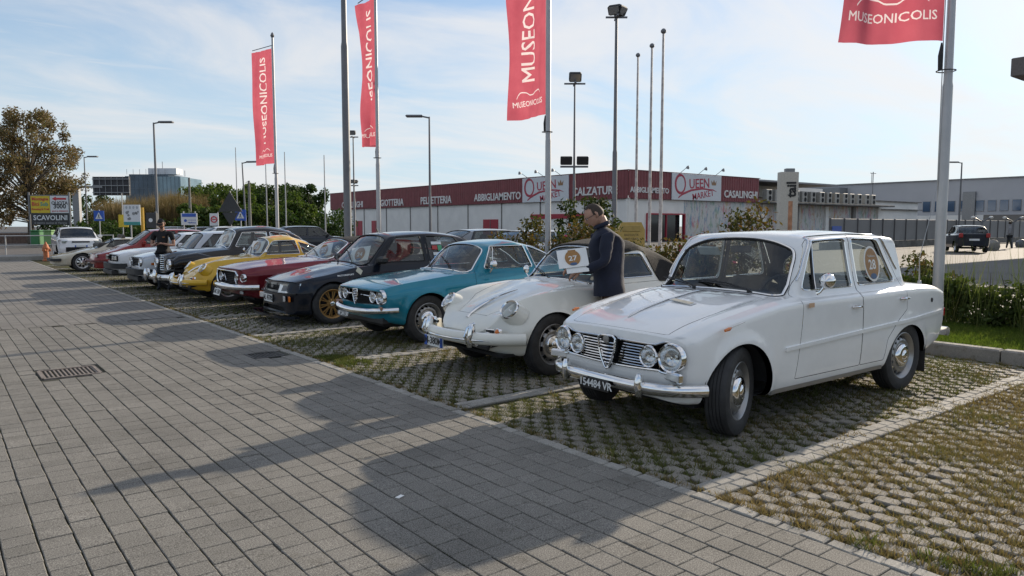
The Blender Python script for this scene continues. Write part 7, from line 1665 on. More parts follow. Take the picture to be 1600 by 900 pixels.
    mb = MB(); mb.tube([(2.6, -.50, .9), (2.5, -.50, 1.25), (2.55, .50, 1.25), (2.62, .5, .9)], .016, 6); mb.tube([(2.55, -.5, 1.2), (3.2, .45, .7)], .014, 6); mb.tube([(2.9, -.5, 1.1), (2.3, -.5, 1.15)], .014, 6); mb.obj('roll_cage', rb, car)
    mb = MB(); mb.box((3.98, 0, 1.22), (.30, 1.3, .03), bev=.01); mb.tube([(3.9, -.45, .95), (3.95, -.45, 1.21)], .03, 6); mb.tube([(3.9, .45, .95), (3.95, .45, 1.21)], .03, 6); mb.obj('rear_wing', P_, car)
    seats(car, 2.05, 2.9, .40, back=.62, headrest=True, rear=False); cockpit(car, 1.62, .92, .64, 1.88, .88)
    wheel_wells(car, [Fw, Rw], .76, .31, .36, .34)
    for sg in (-1, 1): add_wheel(car, Fw, sg * .735, .315, .318, .20, .218, 'spoke', rad(2), sg, .15); add_wheel(car, Rw, sg * .735, .315, .318, .20, .218, 'spoke', 0, sg)
build_hatch()

# ---- dark red muscle convertible
def build_muscle():
    car = thing('muscle_convertible_car', 'dark red American convertible with long bonnet, open black grille and black top', 'car', (3.98, 13.5, 0), rad(-1.0), 'classic cars parked in a row')
    P_ = paint('paint_maroon', (.155, .012, .020), .25, .3)
    p = dict(x0=.10, x1=4.65, plan=[(.10, .80), (.4, .855), (.95, .895), (1.8, .905), (3.4, .90), (4.65, .80)], bot=[(.10, .30), (.5, .24), (1.2, .22), (4, .25), (4.65, .36)],
             sh=[(.10, .71), (.4, .75), (.95, .79), (1.8, .80), (2.6, .80), (3.4, .86), (4.65, .80)], edge=[(.10, .755), (.4, .795), (.95, .84), (1.75, .885), (2.7, .90), (3.5, .93), (4.65, .86)],
             top=[(.10, .77), (.4, .83), (.95, .885), (1.6, .925), (3.75, .95), (4.65, .88)], belt=[(.10, .75), (1.7, .89), (2.8, .905), (3.6, .935), (4.65, .88)], shr=.03, shin=.05, belt_in=.11,
             xc=1.62, cc=.28, xh=2.27, ch=.06, xr=3.05, cr=.08, xd=3.72, cd=.12, zroof=1.262, yroof=.60, crown=.06, rf=.02, rb=.05, hdr=.05, arch=.02, rbow=.04)
    Fw, Rw = .95, 3.69
    def bulge(P):
        P = P.copy(); y = np.abs(P[:, 1]); m = (P[:, 2] > .7) * np.clip((P[:, 0] - .1) / .3, 0, 1) * np.clip((1.6 - P[:, 0]) / .3, 0, 1); P[:, 2] += m * .022 * np.exp(-((y - 0) / .33)**4)
        s_ = np.clip((y - .6) / .1, 0, 1) * np.exp(-((P[:, 2] - .66) / .05)**2); P[:, 1] += np.sign(P[:, 1]) * .018 * s_; return P
    d = [d_round(.10, .05, .03, .55), bulge, d_flare(Fw, .32, .36, .012, .06), d_plan(lambda y, z: .06 * (y / .6)**2 + .12 * np.clip((y - .6) / .25, 0, 1.2)**2 + .08 * np.clip((.5 - z) / .2, 0, 1), None, 4.65, .5)]
    outl = np.array(rpoly(mirror_pair([(.56, .725), (.64, .66), (.60, .52), (.52, .475)]), .03))
    top_m = MATS['black_canvas']; win = [(1.95, .93), (2.25, 1.20), (2.95, 1.215), (3.08, .945)]
    def extra(c):
        return [dict(name='side_window', poly=c.side(rpoly(win, .03), [6.12, 9.2]), mat=GLASS, inset=.01, flange=.02), dict(name='folding_top', poly=dense([(2.27, 8.2), (3.0, 8.2), (3.12, 6.3), (3.72, 6.3), (3.72, c.K + .5), (2.27, c.K + .5)], .1), mat=top_m, inset=-.012, join=True)]
    c, out = shell(car, p, P_, .06, d, [], [[(1.78, .28), (1.78, .88), (3.12, .90), (3.10, .28)]], [(Fw, .32, .36, .355), (Rw, .32, .36, .345)], (1.68, 2.24), None, [(.14, .66), (.8, .70), (1.58, .70)], None, extra, holes=[outl], trim_r=.012)
    recess(car, c, outl, .10); mb = MB(); mb.tube([v + np.array([-.008, 0, 0]) for v in c.lift(outl)], .014, 7, True); mb.obj('grille_surround', CHROME, car)
    for k in range(7):
        mb = MB(); z = .50 + k * .032; mb.tube([(c.fx(.5, z) + .06, -.55, z), (c.fx(0, z) + .06, 0, z), (c.fx(.5, z) + .06, .55, z)], .004, 5); mb.obj('grille_bar', BLACKP, car)
    mb = MB(); x0 = c.fx(0, .6) + .02; mb.tube([(x0, .05, .66), (x0, .02, .62), (x0, -.01, .59), (x0, -.03, .54)], [.006, .011, .010, .004], 7); mb.obj('grille_emblem', CHROME, car)
    for sg in (-1, 1):
        headlamp(car, (c.fx(.46, .6) + .05, sg * .46, .60), .085, (-1, 0, 0), ring=.014, depth=.05); headlamp(car, (c.fx(.73, .62) - .006, sg * .735, .615), .062, (-1, sg * .25, 0), ring=.012, depth=.05)
        door_handle(car, (2.95, sg * .90, .80), sg)
        mb = MB(); mb.box((c.fx(.68, .42) - .012, sg * .68, .36), (.02, .13, .05), bev=.008); mb.obj('side_lamp', WHITEL, car)
    bumper(car, .455, .90, .0, .42, .10, .05, wrap=.22, yb=.6); plate(car, (-.03, .02, .345), .36, .12, 'AR 330', 'plain', tilt=.3)
    mb = MB(); wiper(mb, c.at_top(1.66, -.5) + np.array([0, 0, .03]), c.at_top(1.8, .05) + np.array([0, 0, .05])); wiper(mb, c.at_top(1.64, .1) + np.array([0, 0, .03]), c.at_top(1.82, .62) + np.array([0, 0, .05])); mb.obj('wiper', BLACKP, car)
    number_decal(car, frame((1.98, .0, 1.04), (.42, -.91, 0), (.50, .1, .80)) @ R(.2, 'Z'), '22', .13, card=(.38, .28))
    seats(car, 2.35, 3.1, .40, back=.55); cockpit(car, 1.9, .92, .7, 2.15, .88, floor=(.4, 4)); wheel_wells(car, [Fw, Rw], .80, .32, .37, .34)
    for sg in (-1, 1): add_wheel(car, Fw, sg * .78, .33, .335, .20, .20, 'alloy', rad(2), sg, .15); add_wheel(car, Rw, sg * .78, .33, .335, .20, .20, 'alloy', 0, sg)
build_muscle()
# ---------------------------------------------------------------- smaller cars: far end of the row and background
def small_car(name, label, loc, rz, P_, p, spec, group='classic cars parked in a row', res=.08):
    car = thing(name, label, 'car', (loc[0], loc[1], 0), rz, group)
    Fw, Rw, Rt = spec['Fw'], spec['Rw'], spec.get('Rt', .30); wh = spec.get('half', .70)
    pl = spec.get('plan_pull', .10)
    d = [d_round(p['x0'], .06, spec.get('round', .04), .5), d_round(p['x1'], .06, .04, .6, -1)] + list(spec.get('deform', [])) + [d_plan(lambda y, z: .05 * (y / .6)**2 + pl * np.clip((y - .5) / .25, 0, 1.3)**2 + spec.get('lean', .0) * np.clip((z - .5) / .2, 0, 1.5), lambda y, z: .05 * (y / .6)**2 + .06 * np.clip((y - .5) / .25, 0, 1.2)**2, p['x1'], .5)]
    holes = [np.array(h) for h in spec.get('holes', [])]
    c, out = shell(car, p, P_, res, d, spec.get('windows', []), spec.get('doors', []), [(Fw, Rt, Rt + .035, Rt + .035), (Rw, Rt, Rt + .035, Rt + .035)], spec.get('ws'), spec.get('rw'), spec.get('bonnet'), spec.get('boot'), holes=holes, trim=spec.get('trim', BLACKP), glassm=spec.get('glass', GLASSD), trim_r=.010)
    for h in holes: recess(car, c, h, .06)
    seats(car, spec.get('seat', 1.9), spec.get('rear', 2.7), .42, headrest=True); cockpit(car, p['xc'] + .32, p.get('dash', .94), .58, p['xc'] + .5, .90, floor=(.3, p['x1'] - .4)); wheel_wells(car, [Fw, Rw], wh + .03, Rt, Rt + .04, .3)
    for sg in (-1, 1):
        for x in (Fw, Rw): add_wheel(car, x, sg * (wh - .05), Rt + .003, Rt, .18, spec.get('rim', .19), spec.get('wheel', 'alloy'), spec.get('steer', 0) if x == Fw else 0, sg, .2)
        if spec.get('mirrors', True): a, n_ = c.at_side(p['xc'] + .42, p['belt_z'], [5.2, 7], sg); mb = MB(); mb.box((a[0], a[1] + sg * .10, a[2] + .07), (.09, .18, .13), bev=.03); mb.obj('wing_mirror', spec.get('mirror_m', BLACKP), car)
        door_handle(car, (spec.get('hx', 2.3), sg * (wh + .105), p['belt_z'] - .12), sg, spec.get('trim', BLACKP)) if spec.get('handles', True) else None
    return car, c
def hatch_p(L=3.98, W=.83, H=1.40, zn=.70, zc=.92, bot=.22, xc=1.05, xh=1.62, xr=3.15, xd=3.78, nose=.06, **k):
    p = dict(x0=nose, x1=L - .04, plan=[(nose, W - .09), (.35, W - .03), (.9, W), (L - 1, W), (L - .04, W - .10)], bot=[(nose, bot + .02), (.5, bot), (L - .6, bot), (L - .04, bot + .1)],
             sh=[(nose, zn - .05), (.6, zn + .05), (xc, zc - .07), (L - 1, zc - .02), (L - .04, zc)], edge=[(nose, zn - .015), (.6, zn + .085), (xc + .1, zc - .01), (L - 1, zc + .04), (L - .04, zc + .05)], top=[(nose, zn), (.6, zn + .12), (xc, zc + .025), (xd, zc + .07), (L - .04, zc + .05)],
             belt=[(nose, zn), (xc, zc), (L - 1, zc + .03), (L, zc + .06)], shr=.03, shin=.03, belt_in=.085, xc=xc, cc=.18, xh=xh, ch=.05, xr=xr, cr=.03, xd=xd, cd=.08, zroof=H - .025, yroof=W - .23, crown=.04, rf=.02, rb=.03, hdr=.035, arch=.015, rbow=.03, belt_z=zc); p.update(k); return p
def hatch_win(p, front, mid, rear):
    z0 = p['belt_z'] + .035; z1 = p['zroof'] - .06; return [[(front, z0), (front + (z1 - z0) * 1.05, z1), (mid - .03, z1 + .012), (mid, z0 + .005)], [(mid + .09, z0 + .005), (mid + .06, z1 + .012), (rear - .22, z1), (rear, z0 + .02)]]
def rect_lamp(car, c, y0, y1, z0, z1, m=REFLECT, name='headlight', dx=-.005, lens=True):
    for sg in (-1, 1):
        ym, zm = (y0 + y1) / 2, (z0 + z1) / 2; xa, xb = c.fx(y0, zm), c.fx(y1, zm); mb = MB(); mb.box((0, 0, 0), (.05, y1 - y0, z1 - z0), bev=.012); o = mb.obj(name, m, car); o.location = ((xa + xb) / 2 + dx + .01, sg * ym, zm); o.rotation_euler = (0, 0, sg * math.atan2(xb - xa, y1 - y0))
        if lens: g = MB(); g.box((-.028, 0, 0), (.006, (y1 - y0) * .96, (z1 - z0) * .94), bev=.002); g.obj('lens', LENS, o)
def dark_bumper(car, c, z, h, half, m=BLACKP, dx=.05, name='bumper'):
    path = [(c.fx(abs(y), z) - dx + .12 * max(0, (abs(y) / half - .75) / .25) ** 2, y, z) for y in np.linspace(-half, half, 21)]; mb = MB(); mb.sweep(path, [(-.06, -h / 2), (.01, -h / 2), (.025, -h * .2), (.018, h * .4), (0, h / 2), (-.06, h / 2)]); return fix_normals(mb.obj(name, m, car))
SILVER = paint('paint_silver', (.50, .53, .57), .3, .3); WHITE2 = paint('paint_white_two', (.70, .71, .72), rough=.3); RED2 = paint('paint_red', (.24, .022, .020), rough=.3); CREAM = paint('paint_cream', (.56, .51, .40), rough=.35); BLACK2 = paint('paint_black', (.010, .010, .012), rough=.25); NAVY = paint('paint_dark_blue', (.018, .022, .032), .3, .3); GREYP = paint('paint_grey', (.20, .215, .23), .4, .3)
# silver hatchback with round lamps
p = hatch_p(3.95, .82, 1.39, .78, .93, .24, xc=1.12, xh=1.58); grl = mirror_pair([(.64, .745), (.66, .56)])
car, c = small_car('round_lamp_hatchback_car', 'silver boxy hatchback with round lamps in a black grille and black bumper', (3.72, 19.55), rad(-1), SILVER, p, dict(Fw=.72, Rw=3.1, windows=hatch_win(p, 1.42, 2.25, 3.25), ws=(1.17, 1.55), bonnet=[(.12, .66), (1.08, .66)], holes=[grl], wheel='alloy'), res=.06)
for sg in (-1, 1):
    headlamp(car, (c.fx(.54, .65) + .01, sg * .54, .65), .088, ring=.014); mb = MB(); a, n_ = c.at_side(.38, .62, [3, 5.4], sg); mb.box(tuple(a), (.15, .02, .055), bev=.006); mb.obj('side_lamp', AMBER, car)
for k in range(5): mb = MB(); mb.tube([(c.fx(.4, .6) + .02, -.43, .58 + k * .036), (c.fx(0, .6) + .02, 0, .58 + k * .036), (c.fx(.4, .6) + .02, .43, .58 + k * .036)], .006, 5); mb.obj('grille_bar', BLACKP, car)
dark_bumper(car, c, .43, .13, .80); mb = MB(); mb.box((c.fx(0, .3) + .02, 0, .27), (.1, 1.3, .14), bev=.03); mb.obj('air_dam', BLACKP, car)
# white angular rally coupe
p = hatch_p(4.35, .84, 1.34, .76, .91, .23, xc=1.25, xh=1.80, xr=2.85, xd=3.55); grl = mirror_pair([(.70, .735), (.70, .575)])
car, c = small_car('angular_coupe_car', 'white angular coupe with black nose and small magenta sticker, behind the silver hatchback', (3.70, 22.4), rad(-1), WHITE2, p, dict(Fw=.85, Rw=3.38, windows=hatch_win(p, 1.56, 2.45, 3.1), ws=(1.30, 1.77), rw=(2.9, 3.5), bonnet=[(.12, .68), (1.2, .68)], holes=[grl], mirror_m=WHITE2), res=.07)
for y in (.36, .58): rect_lamp(car, c, y - .10, y + .10, .60, .715)
dark_bumper(car, c, .45, .14, .82); mb = MB(); mb.box((c.fx(0, .3), 0, .28), (.15, 1.4, .14), bev=.03); mb.obj('air_dam', BLACKP, car)
a, n_ = c.at_side(1.05, .78, [3.5, 6]); mb = MB(); mb.box((0, 0, 0), (.36, .09, .002)); o = mb.obj('flank_sticker', mat('sticker_magenta', (.25, .05, .14), .5), car); o.matrix_local = frame(a + n_ * .006, (1, 0, 0), (0, n_[2], -n_[1])); text_obj('sticker_text', 'RALLY', .07, SIGNW, T(0, 0, .002), o, .0005)
# red hatchback
p = hatch_p(3.95, .83, 1.42, .66, .92, .20, xc=1.02, xh=1.72, xr=3.2, xd=3.8)
car, c = small_car('red_hatchback_car', 'red round-nosed hatchback with slim lamps, between the white coupe and the cream wedge', (3.75, 25.9), rad(-1), RED2, p, dict(Fw=.78, Rw=3.2, windows=hatch_win(p, 1.38, 2.42, 3.35), ws=(1.08, 1.69), bonnet=[(.14, .60), (1.0, .62)], round=.08, plan_pull=.18, lean=.08, mirror_m=RED2), res=.07)
rect_lamp(car, c, .40, .70, .56, .655, dx=.01); dark_bumper(car, c, .44, .05, .80, mat('red_dark_strip', (.10, .02, .02), .5), .02, 'bumper_strip'); mb = MB(); mb.box((c.fx(0, .30) - .0, 0, .31), (.03, .9, .09), bev=.02); mb.obj('lower_grille', DARK, car)
for sg in (-1, 1): mb = MB(); mb.lathe([(.05, 0), (.05, .02), (.001, .025)], 12, T(c.fx(.5, .3), sg * .5, .30) @ R(rad(-90), 'Y')); mb.obj('fog_lamp', WHITEL, car)
# cream wedge
p = hatch_p(4.0, .80, 1.12, .52, .76, .20, xc=1.25, xh=1.95, xr=2.75, xd=3.3)
car, c = small_car('wedge_sports_car', 'low cream wedge-nosed sports car with black bumper strip, beside the white family car', (3.0, 28.7), rad(-1), CREAM, p, dict(Fw=.90, Rw=3.2, windows=hatch_win(p, 1.6, 2.4, 2.9), ws=(1.3, 1.9), bonnet=[(.16, .55), (1.2, .6)], round=.10, plan_pull=.22, mirrors=False, seat=1.8), res=.07)
dark_bumper(car, c, .40, .09, .74, BLACKP, .02)
# old black saloon
p = dict(x0=.22, x1=4.15, plan=[(.22, .40), (.5, .62), (.9, .75), (1.6, .78), (3.0, .78), (3.6, .70), (4.15, .50)], bot=[(.22, .40), (.6, .30), (1.2, .27), (3.2, .28), (4.15, .42)], tuck=.07,
         sh=[(.22, .62), (.5, .76), (.9, .84), (1.6, .90), (3.0, .93), (3.6, .84), (4.15, .60)], edge=[(.22, .80), (.5, .87), (.9, .92), (1.5, .98), (3.0, 1.0), (3.6, .92), (4.15, .64)], top=[(.22, .90), (.4, .965), (.9, 1.01), (1.45, 1.05), (3.35, 1.04), (3.8, .90), (4.15, .68)],
         belt=[(.22, .8), (1.5, .99), (3.0, 1.01), (3.6, .95), (4.15, .65)], shr=.12, shin=.07, belt_in=.13, xc=1.42, cc=.10, xh=1.72, ch=.04, xr=2.95, cr=.08, xd=3.5, cd=.12, zroof=1.46, yroof=.50, crown=.09, rf=.03, rb=.06, hdr=.07, arch=.03, rbow=.07, belt_z=1.0, dash=1.0)
grl = [(.17, .52), (.20, .70), (.18, .85), (.10, .90), (-.10, .90), (-.18, .85), (-.20, .70), (-.17, .52)]
car, c = small_car('vintage_black_saloon_car', 'old black rounded saloon with tall chrome-barred grille and chrome lamps', (3.75, 17.55), rad(-1), BLACK2, p, dict(Fw=.85, Rw=3.3, Rt=.33, rim=.21, wheel='steel_cap', windows=[[(1.62, 1.04), (1.82, 1.36), (2.36, 1.38), (2.38, 1.05)], [(2.46, 1.05), (2.44, 1.38), (2.85, 1.34, .1), (3.12, 1.07)]], ws=(1.46, 1.70), rw=(3.0, 3.4), holes=[grl], trim=CHROME, glass=GLASS, round=.16, plan_pull=.05, mirrors=False, half=.70, hx=2.2), res=.06)
for k in range(8): z = .545 + k * .046; mb = MB(); mb.tube([(c.fx(.15, z) + .01, -.175, z), (c.fx(0, z) - .03, 0, z), (c.fx(.15, z) + .01, .175, z)], .012, 6); mb.obj('grille_bar', CHROME, car)
for sg in (-1, 1):
    mb = MB(); pts = [(.30, sg * .60, .66), (.45, sg * .60, .72), (.80, sg * .66, .76), (1.25, sg * .70, .74)]; mb.tube(pts, [.10, .16, .18, .06], 14); mb.obj('front_wing', BLACK2, car); headlamp(car, (.22, sg * .60, .68), .098, ring=.018, depth=.08, bulge=.6)
    mb = MB(); mb.tube([(.30, sg * .60, .69), (.23, sg * .60, .68)], [.115, .112], 20); mb.obj('lamp_shell', BLACK2, car); headlamp(car, (-.02, sg * .30, .49), .07, ring=.014, depth=.05, name='fog_lamp'); overrider(car, -.02, sg * .46, .30, .56, .08, .09)
bumper(car, .40, .80, .0, .45, .13, .06, wrap=.2); number_decal(car, frame((1.60, .0, 1.20), (.42, -.91, 0), (.45, .1, .85)) @ R(.2, 'Z'), '25', .13, card=(.36, .28))
# modern cars behind and beyond
FW = 'ordinary cars parked in the background'
p = hatch_p(4.4, .90, 1.47, .86, .97, .28, xc=1.0, xh=1.78, xr=3.4, xd=4.1)
car, c = small_car('white_family_car', 'white modern car facing the camera beyond the end of the row', (5.25, 37.8), rad(88), WHITE2, p, dict(Fw=.88, Rw=3.5, Rt=.34, windows=hatch_win(p, 1.3, 2.4, 3.6), ws=(1.0, 1.68), round=.10, plan_pull=.16, lean=.10, mirror_m=WHITE2, half=.78), FW, res=.08)
rect_lamp(car, c, .36, .74, .74, .85, dx=.01); mb = MB(); mb.box((c.fx(0, .78) - .004, 0, .80), (.03, .70, .06), bev=.01); mb.obj('upper_grille', DARK, car); mb = MB(); mb.box((c.fx(0, .45), 0, .46), (.04, 1.2, .22), bev=.04); mb.obj('lower_grille', DARK, car); plate(car, (c.fx(0, .6) - .012, 0, .60), .50, .11, '')
p = hatch_p(4.2, .88, 1.56, .92, 1.02, .26, xc=1.0, xh=1.75, xr=3.3, xd=4.05)
car, c = small_car('dark_parked_car', 'dark modern car seen from behind on the forecourt by the fence', (49.3, 18.6), rad(212), NAVY, p, dict(Fw=.85, Rw=3.4, Rt=.32, windows=hatch_win(p, 1.35, 2.4, 3.5), ws=(1.05, 1.7), rw=(3.34, 3.98), half=.76), FW, res=.08)
for sg in (-1, 1): mb = MB(); mb.box((4.10, sg * .66, .98), (.14, .20, .26), bev=.04); mb.obj('tail_lamp', REDL, car)
mb = MB(); mb.box((4.165, 0, .74), (.03, .50, .11), bev=.005); mb.obj('number_plate', PLATEW, car)
for k, (x, y, m, H, rz, lb, nm) in enumerate(((12.9, 35.9, NAVY, 1.52, 178, 'dark estate car whose roof shows above the black saloon', 'estate_car'), (12.9, 20.2, GREYP, 1.42, 180, 'grey car roof showing left of the teal coupe roof', 'parked_car'), (12.9, 17.4, SILVER, 1.40, 181, 'silver car roof showing behind the teal coupe', 'parked_car'), (9.9, 37.5, WHITE2, 1.50, 182, 'white car behind the man in black', 'parked_car'), (12.6, 51.5, NAVY, 1.46, 179, 'dark car behind the red hatchback', 'parked_car'), (12.2, 58.0, GREYP, 1.47, 181, 'grey car behind the white family car', 'parked_car'))):
    p = hatch_p(4.3, .88, H, .86, .98, .25, xc=1.0, xh=1.75, xr=3.4, xd=4.1); small_car(nm, lb, (x + 4.3, y), rad(rz), m, p, dict(Fw=.85, Rw=3.4, Rt=.31, windows=hatch_win(p, 1.35, 2.4, 3.6), ws=(1.05, 1.7), rw=(3.45, 4.0), half=.76), FW, res=.10)
# ---------------------------------------------------------------- trees, reeds, bushes, hedge
PLANE = leafy('autumn_leaves', [(0, (.12, .080, .042)), (.35, (.20, .135, .070)), (.65, (.18, .145, .068)), (1, (.11, .12, .05))], trans=.35)
GREEN1 = leafy('dark_leaves', [(0, (.018, .040, .010)), (.5, (.035, .065, .014)), (1, (.06, .09, .02))], trans=.35); GREEN2 = leafy('mid_leaves', [(0, (.04, .07, .012)), (.5, (.07, .11, .018)), (1, (.11, .14, .03))], trans=.4)
REED = leafy('reed_leaves', [(0, (.14, .095, .045)), (.5, (.22, .155, .075)), (1, (.17, .15, .06))], trans=.3); ROSE = leafy('rose_leaves', [(0, (.035, .045, .012)), (.45, (.075, .075, .02)), (.75, (.14, .085, .025)), (1, (.17, .07, .025))], trans=.4); HEDGE = leafy('hedge_leaves', [(0, (.018, .030, .007)), (.5, (.04, .06, .012)), (1, (.085, .10, .02))], trans=.35)
tree('plane_tree', 'big round plane tree with thin brown autumn leaves at far left', (6.4, 71.4, 0), 10.7, 8.3, PLANE, 26000, .10, trunk_h=.20, tr=.24, nclump=230, dens=.62, seed=3)
rr = random.Random(11)
kinds = [('dark_tree', 'tall dark green tree above the others near the market end', GREEN1), ('green_tree', 'mid green bushy tree in the row behind the signs', GREEN2)]
spots = [(24.0, 89, 5.8, 1), (23.5, 83, 5.5, 1), (25.8, 86.5, 6.0, 1), (22.5, 71.5, 4.8, 1), (18.4, 69.5, 3.3, 1), (18.5, 64.3, 2.9, 1), (24.2, 72.5, 4.6, 1), (27.3, 77.7, 5.7, 1), (26.9, 73, 5.4, 0), (29.9, 78.2, 5.0, 1), (18.8, 61.5, 3.0, 1), (21.3, 62.2, 3.2, 1), (23.5, 63, 3.1, 1), (25.7, 63.8, 3.5, 1), (33.0, 83.5, 6.1, 0), (35.2, 86.5, 6.0, 0), (35.9, 84.5, 6.3, 0), (39.4, 93, 5.4, 0), (28.7, 70.5, 3.4, 0), (31.0, 72.5, 3.2, 0)]
side_words = ['just right of the reeds, feathery top', 'second right of the reeds, feathery top', 'third right of the reeds, feathery top', 'behind the triangle sign', 'low, beside the direction board', 'low, behind the prohibition sign', 'taller, left of the leftmost banner pole', 'tall, behind the leftmost banner pole', 'just right of the leftmost banner pole', 'right of the leftmost banner, set back', 'low, below the triangle sign', 'low, left of the leftmost banner pole foot', 'low, right of the leftmost banner pole foot', 'low, midway from banner pole to tall mast', 'tall, leftmost of the clump by the market', 'tall, in the middle of the clump by the market', 'tallest of the clump by the market', 'touching the market end wall', 'low, in front of the clump by the market', 'low, at the foot of the tall mast']
for k, ((x, y, h, kd), wds) in enumerate(zip(spots, side_words)):
    nm, lb, m = kinds[kd]; tree(nm, ('dark green tree ' if kd == 0 else 'mid green tree ') + wds, (x, y, 0), h * 1.02, (h * rr.uniform(.62, .72) if x > 32 else max(h * rr.uniform(.85, 1.1), 3.6)), m, 3400, .16, 'trees behind the signs', trunk_h=.12, tr=.12, nclump=46, dens=1.15, seed=20 + k)
for x, y, h, lb in ((-4, 98, 5.5, 'dark rounded tree far left behind the shop board'), (0.5, 104, 6.2, 'dark tree far left, right of the shop board'), (-12, 100, 5.0, 'dark tree at the far left edge'), (12, 104, 6.0, 'dark tree behind the gantry post'), (17, 108, 5.4, 'dark tree under the motorway sign')): tree('dark_tree', lb, (x, y, 0), h, h * 1.1, GREEN1, 2500, .2, 'trees far left', trunk_h=.1, tr=.14, nclump=40, dens=1.1, seed=int(x * 3) + 90)
# reed thicket
rp = np.array([(x, y, 0) for x, y in zip(RNG.uniform(13.0, 25, 1500), RNG.uniform(74, 84, 1500))]); rhh = 3.0 + np.clip(1 - np.abs(rp[:, 0] - 19) / 7, 0, 1) * .9 + np.array([noise.noise((p[0] * .35, p[1] * .35, 4)) for p in rp]) * .9
blades('reed_thicket', rp, 14, rhh, REED, (.5, .5), .05, lean=.28, hv=.28); lv = [(p[0], p[1], h * RNG.uniform(.2, .98), .55) for p, h in zip(rp[:700], rhh[:700])]; tag(leaves('reed_foliage', lv, 9000, .22, REED, None, asp=.22), kind='stuff')
wl_ = [(x, y, RNG.uniform(.3, 2.6), .7) for x, y in zip(RNG.uniform(16, 30, 260), RNG.uniform(60, 66, 260))]; tag(leaves('undergrowth', wl_, 9000, .15, GREEN1), kind='stuff')
wl_ = [(x, y, RNG.uniform(.2, 1.6), .6) for x, y in zip(RNG.uniform(9, 17, 90), RNG.uniform(62, 74, 90))]; tag(leaves('undergrowth', wl_, 3500, .16, GREEN1), kind='stuff')
# rose bushes in the planted strip
FR = mat('rose_red', (.50, .05, .09), .6, 0, var=.2); FP = mat('rose_pink', (.55, .20, .22), .6, 0, var=.2)
bush('rose_bush', 'rose bush left of the flagpole behind the ivory convertible', (10.9, 13.3, .1), (1.7, 2.4, 1.52), ROSE, 6500, .045, 'rose bushes in the strip', 1, 60, (FP, 5, .035), 18); bush('rose_bush', 'yellowing rose bush between the flagpole and the man', (10.9, 11.0, .1), (1.7, 2.4, 1.55), ROSE, 6500, .045, 'rose bushes in the strip', 2, 60, (FR, 6, .035), 18)
bush('rose_bush', 'rose bush with red flowers just left of the white saloon roof', (11.1, 8.9, .1), (1.6, 1.8, 1.35), ROSE, 4600, .042, 'rose bushes in the strip', 3, 50, (FR, 9, .04), 16); bush('rose_bush', 'tallest rose bush with red flowers, behind the white saloon windscreen', (11.2, 7.6, .1), (1.6, 1.9, 1.62), ROSE, 4600, .042, 'rose bushes in the strip', 4, 54, (FR, 12, .045), 16)
bush('rose_bush', 'low spreading bush in front of the flagpole at right', (13.9, 6.0, 0), (1.7, 1.6, 1.05), ROSE, 2600, .045, 'rose bushes in the strip', 5, 44, (FP, 3, .03), 14)
tree('small_tree', 'small loose green tree behind the head of the man in navy', (14.2, 14.7, 0), 2.25, 2.0, HEDGE, 2200, .055, trunk_h=.25, tr=.05, nclump=40, dens=.9, seed=5)
cl = [(11.75 + RNG.normal(0, .22), y, RNG.uniform(.12, .66 + .25 * noise.noise((y * .9, 2, 2)) + .10 * (y < 3.2)), .17) for y in np.linspace(-3.5, 5.2, 330)]
HEDGE2 = leafy('hedge_dark_leaves', [(0, (.026, .042, .010)), (.6, (.062, .09, .02)), (1, (.11, .13, .035))], trans=.32)
hd = thing('hedge', 'low dark unkempt hedge along the lawn at right', 'hedge', (0, 0, 0)); leaves('foliage', cl, 27000, .040, HEDGE2, hd)
mb = MB()
for k in range(60): y = -3.4 + k * .145; mb.tube([(11.75, y, .05), (11.75 + RNG.normal(0, .1), y + RNG.normal(0, .08), .5), (11.75 + RNG.normal(0, .2), y + RNG.normal(0, .15), .85)], [.014, .009, .003], 4)
mb.obj('stems', BARK, hd); mb = MB()
tall = [(11.6 + RNG.normal(0, .2), y, .1) for y in RNG.uniform(-2.5, 5.0, 120)]; blades('tall_grass', tall, 7, .95, leafy('tall_grass_green', [(0, (.06, .09, .02)), (.6, (.11, .14, .035)), (1, (.22, .19, .08))], trans=.4), (.10, .10), .006, lean=.35)
# ---------------------------------------------------------------- people
SKIN = mat('skin', (.42, .235, .165), .55, 0, var=.10, scale=14); HAIR = mat('hair_dark', (.035, .022, .014), .7, 0, var=.3, scale=40)
def skin_body(name, joints, edges, root, m, parent, sub=2, extra=None):
    """one continuous surface grown over a skeleton: joints {name: (pos, rx, ry)}"""
    keys = list(joints); me = bpy.data.meshes.new(name); me.from_pydata([joints[k][0] for k in keys], [(keys.index(a), keys.index(b)) for a, b in edges], []); o = bpy.data.objects.new(name, me); COL.objects.link(o)
    md = o.modifiers.new('skin', 'SKIN'); md.use_smooth_shade = True; md.branch_smoothing = .6
    for i, k in enumerate(keys): v = me.skin_vertices[0].data[i]; v.radius = (joints[k][1], joints[k][2]); v.use_root = (k == root)
    sd = o.modifiers.new('sub', 'SUBSURF'); sd.levels = sub; sd.render_levels = sub
    dg = bpy.context.evaluated_depsgraph_get(); m2 = bpy.data.meshes.new_from_object(o.evaluated_get(dg)); bpy.data.objects.remove(o); m2.materials.clear(); m2.materials.append(m)
    m2.polygons.foreach_set("use_smooth", np.ones(len(m2.polygons), bool)); return link(bpy.data.objects.new(name, m2), parent)
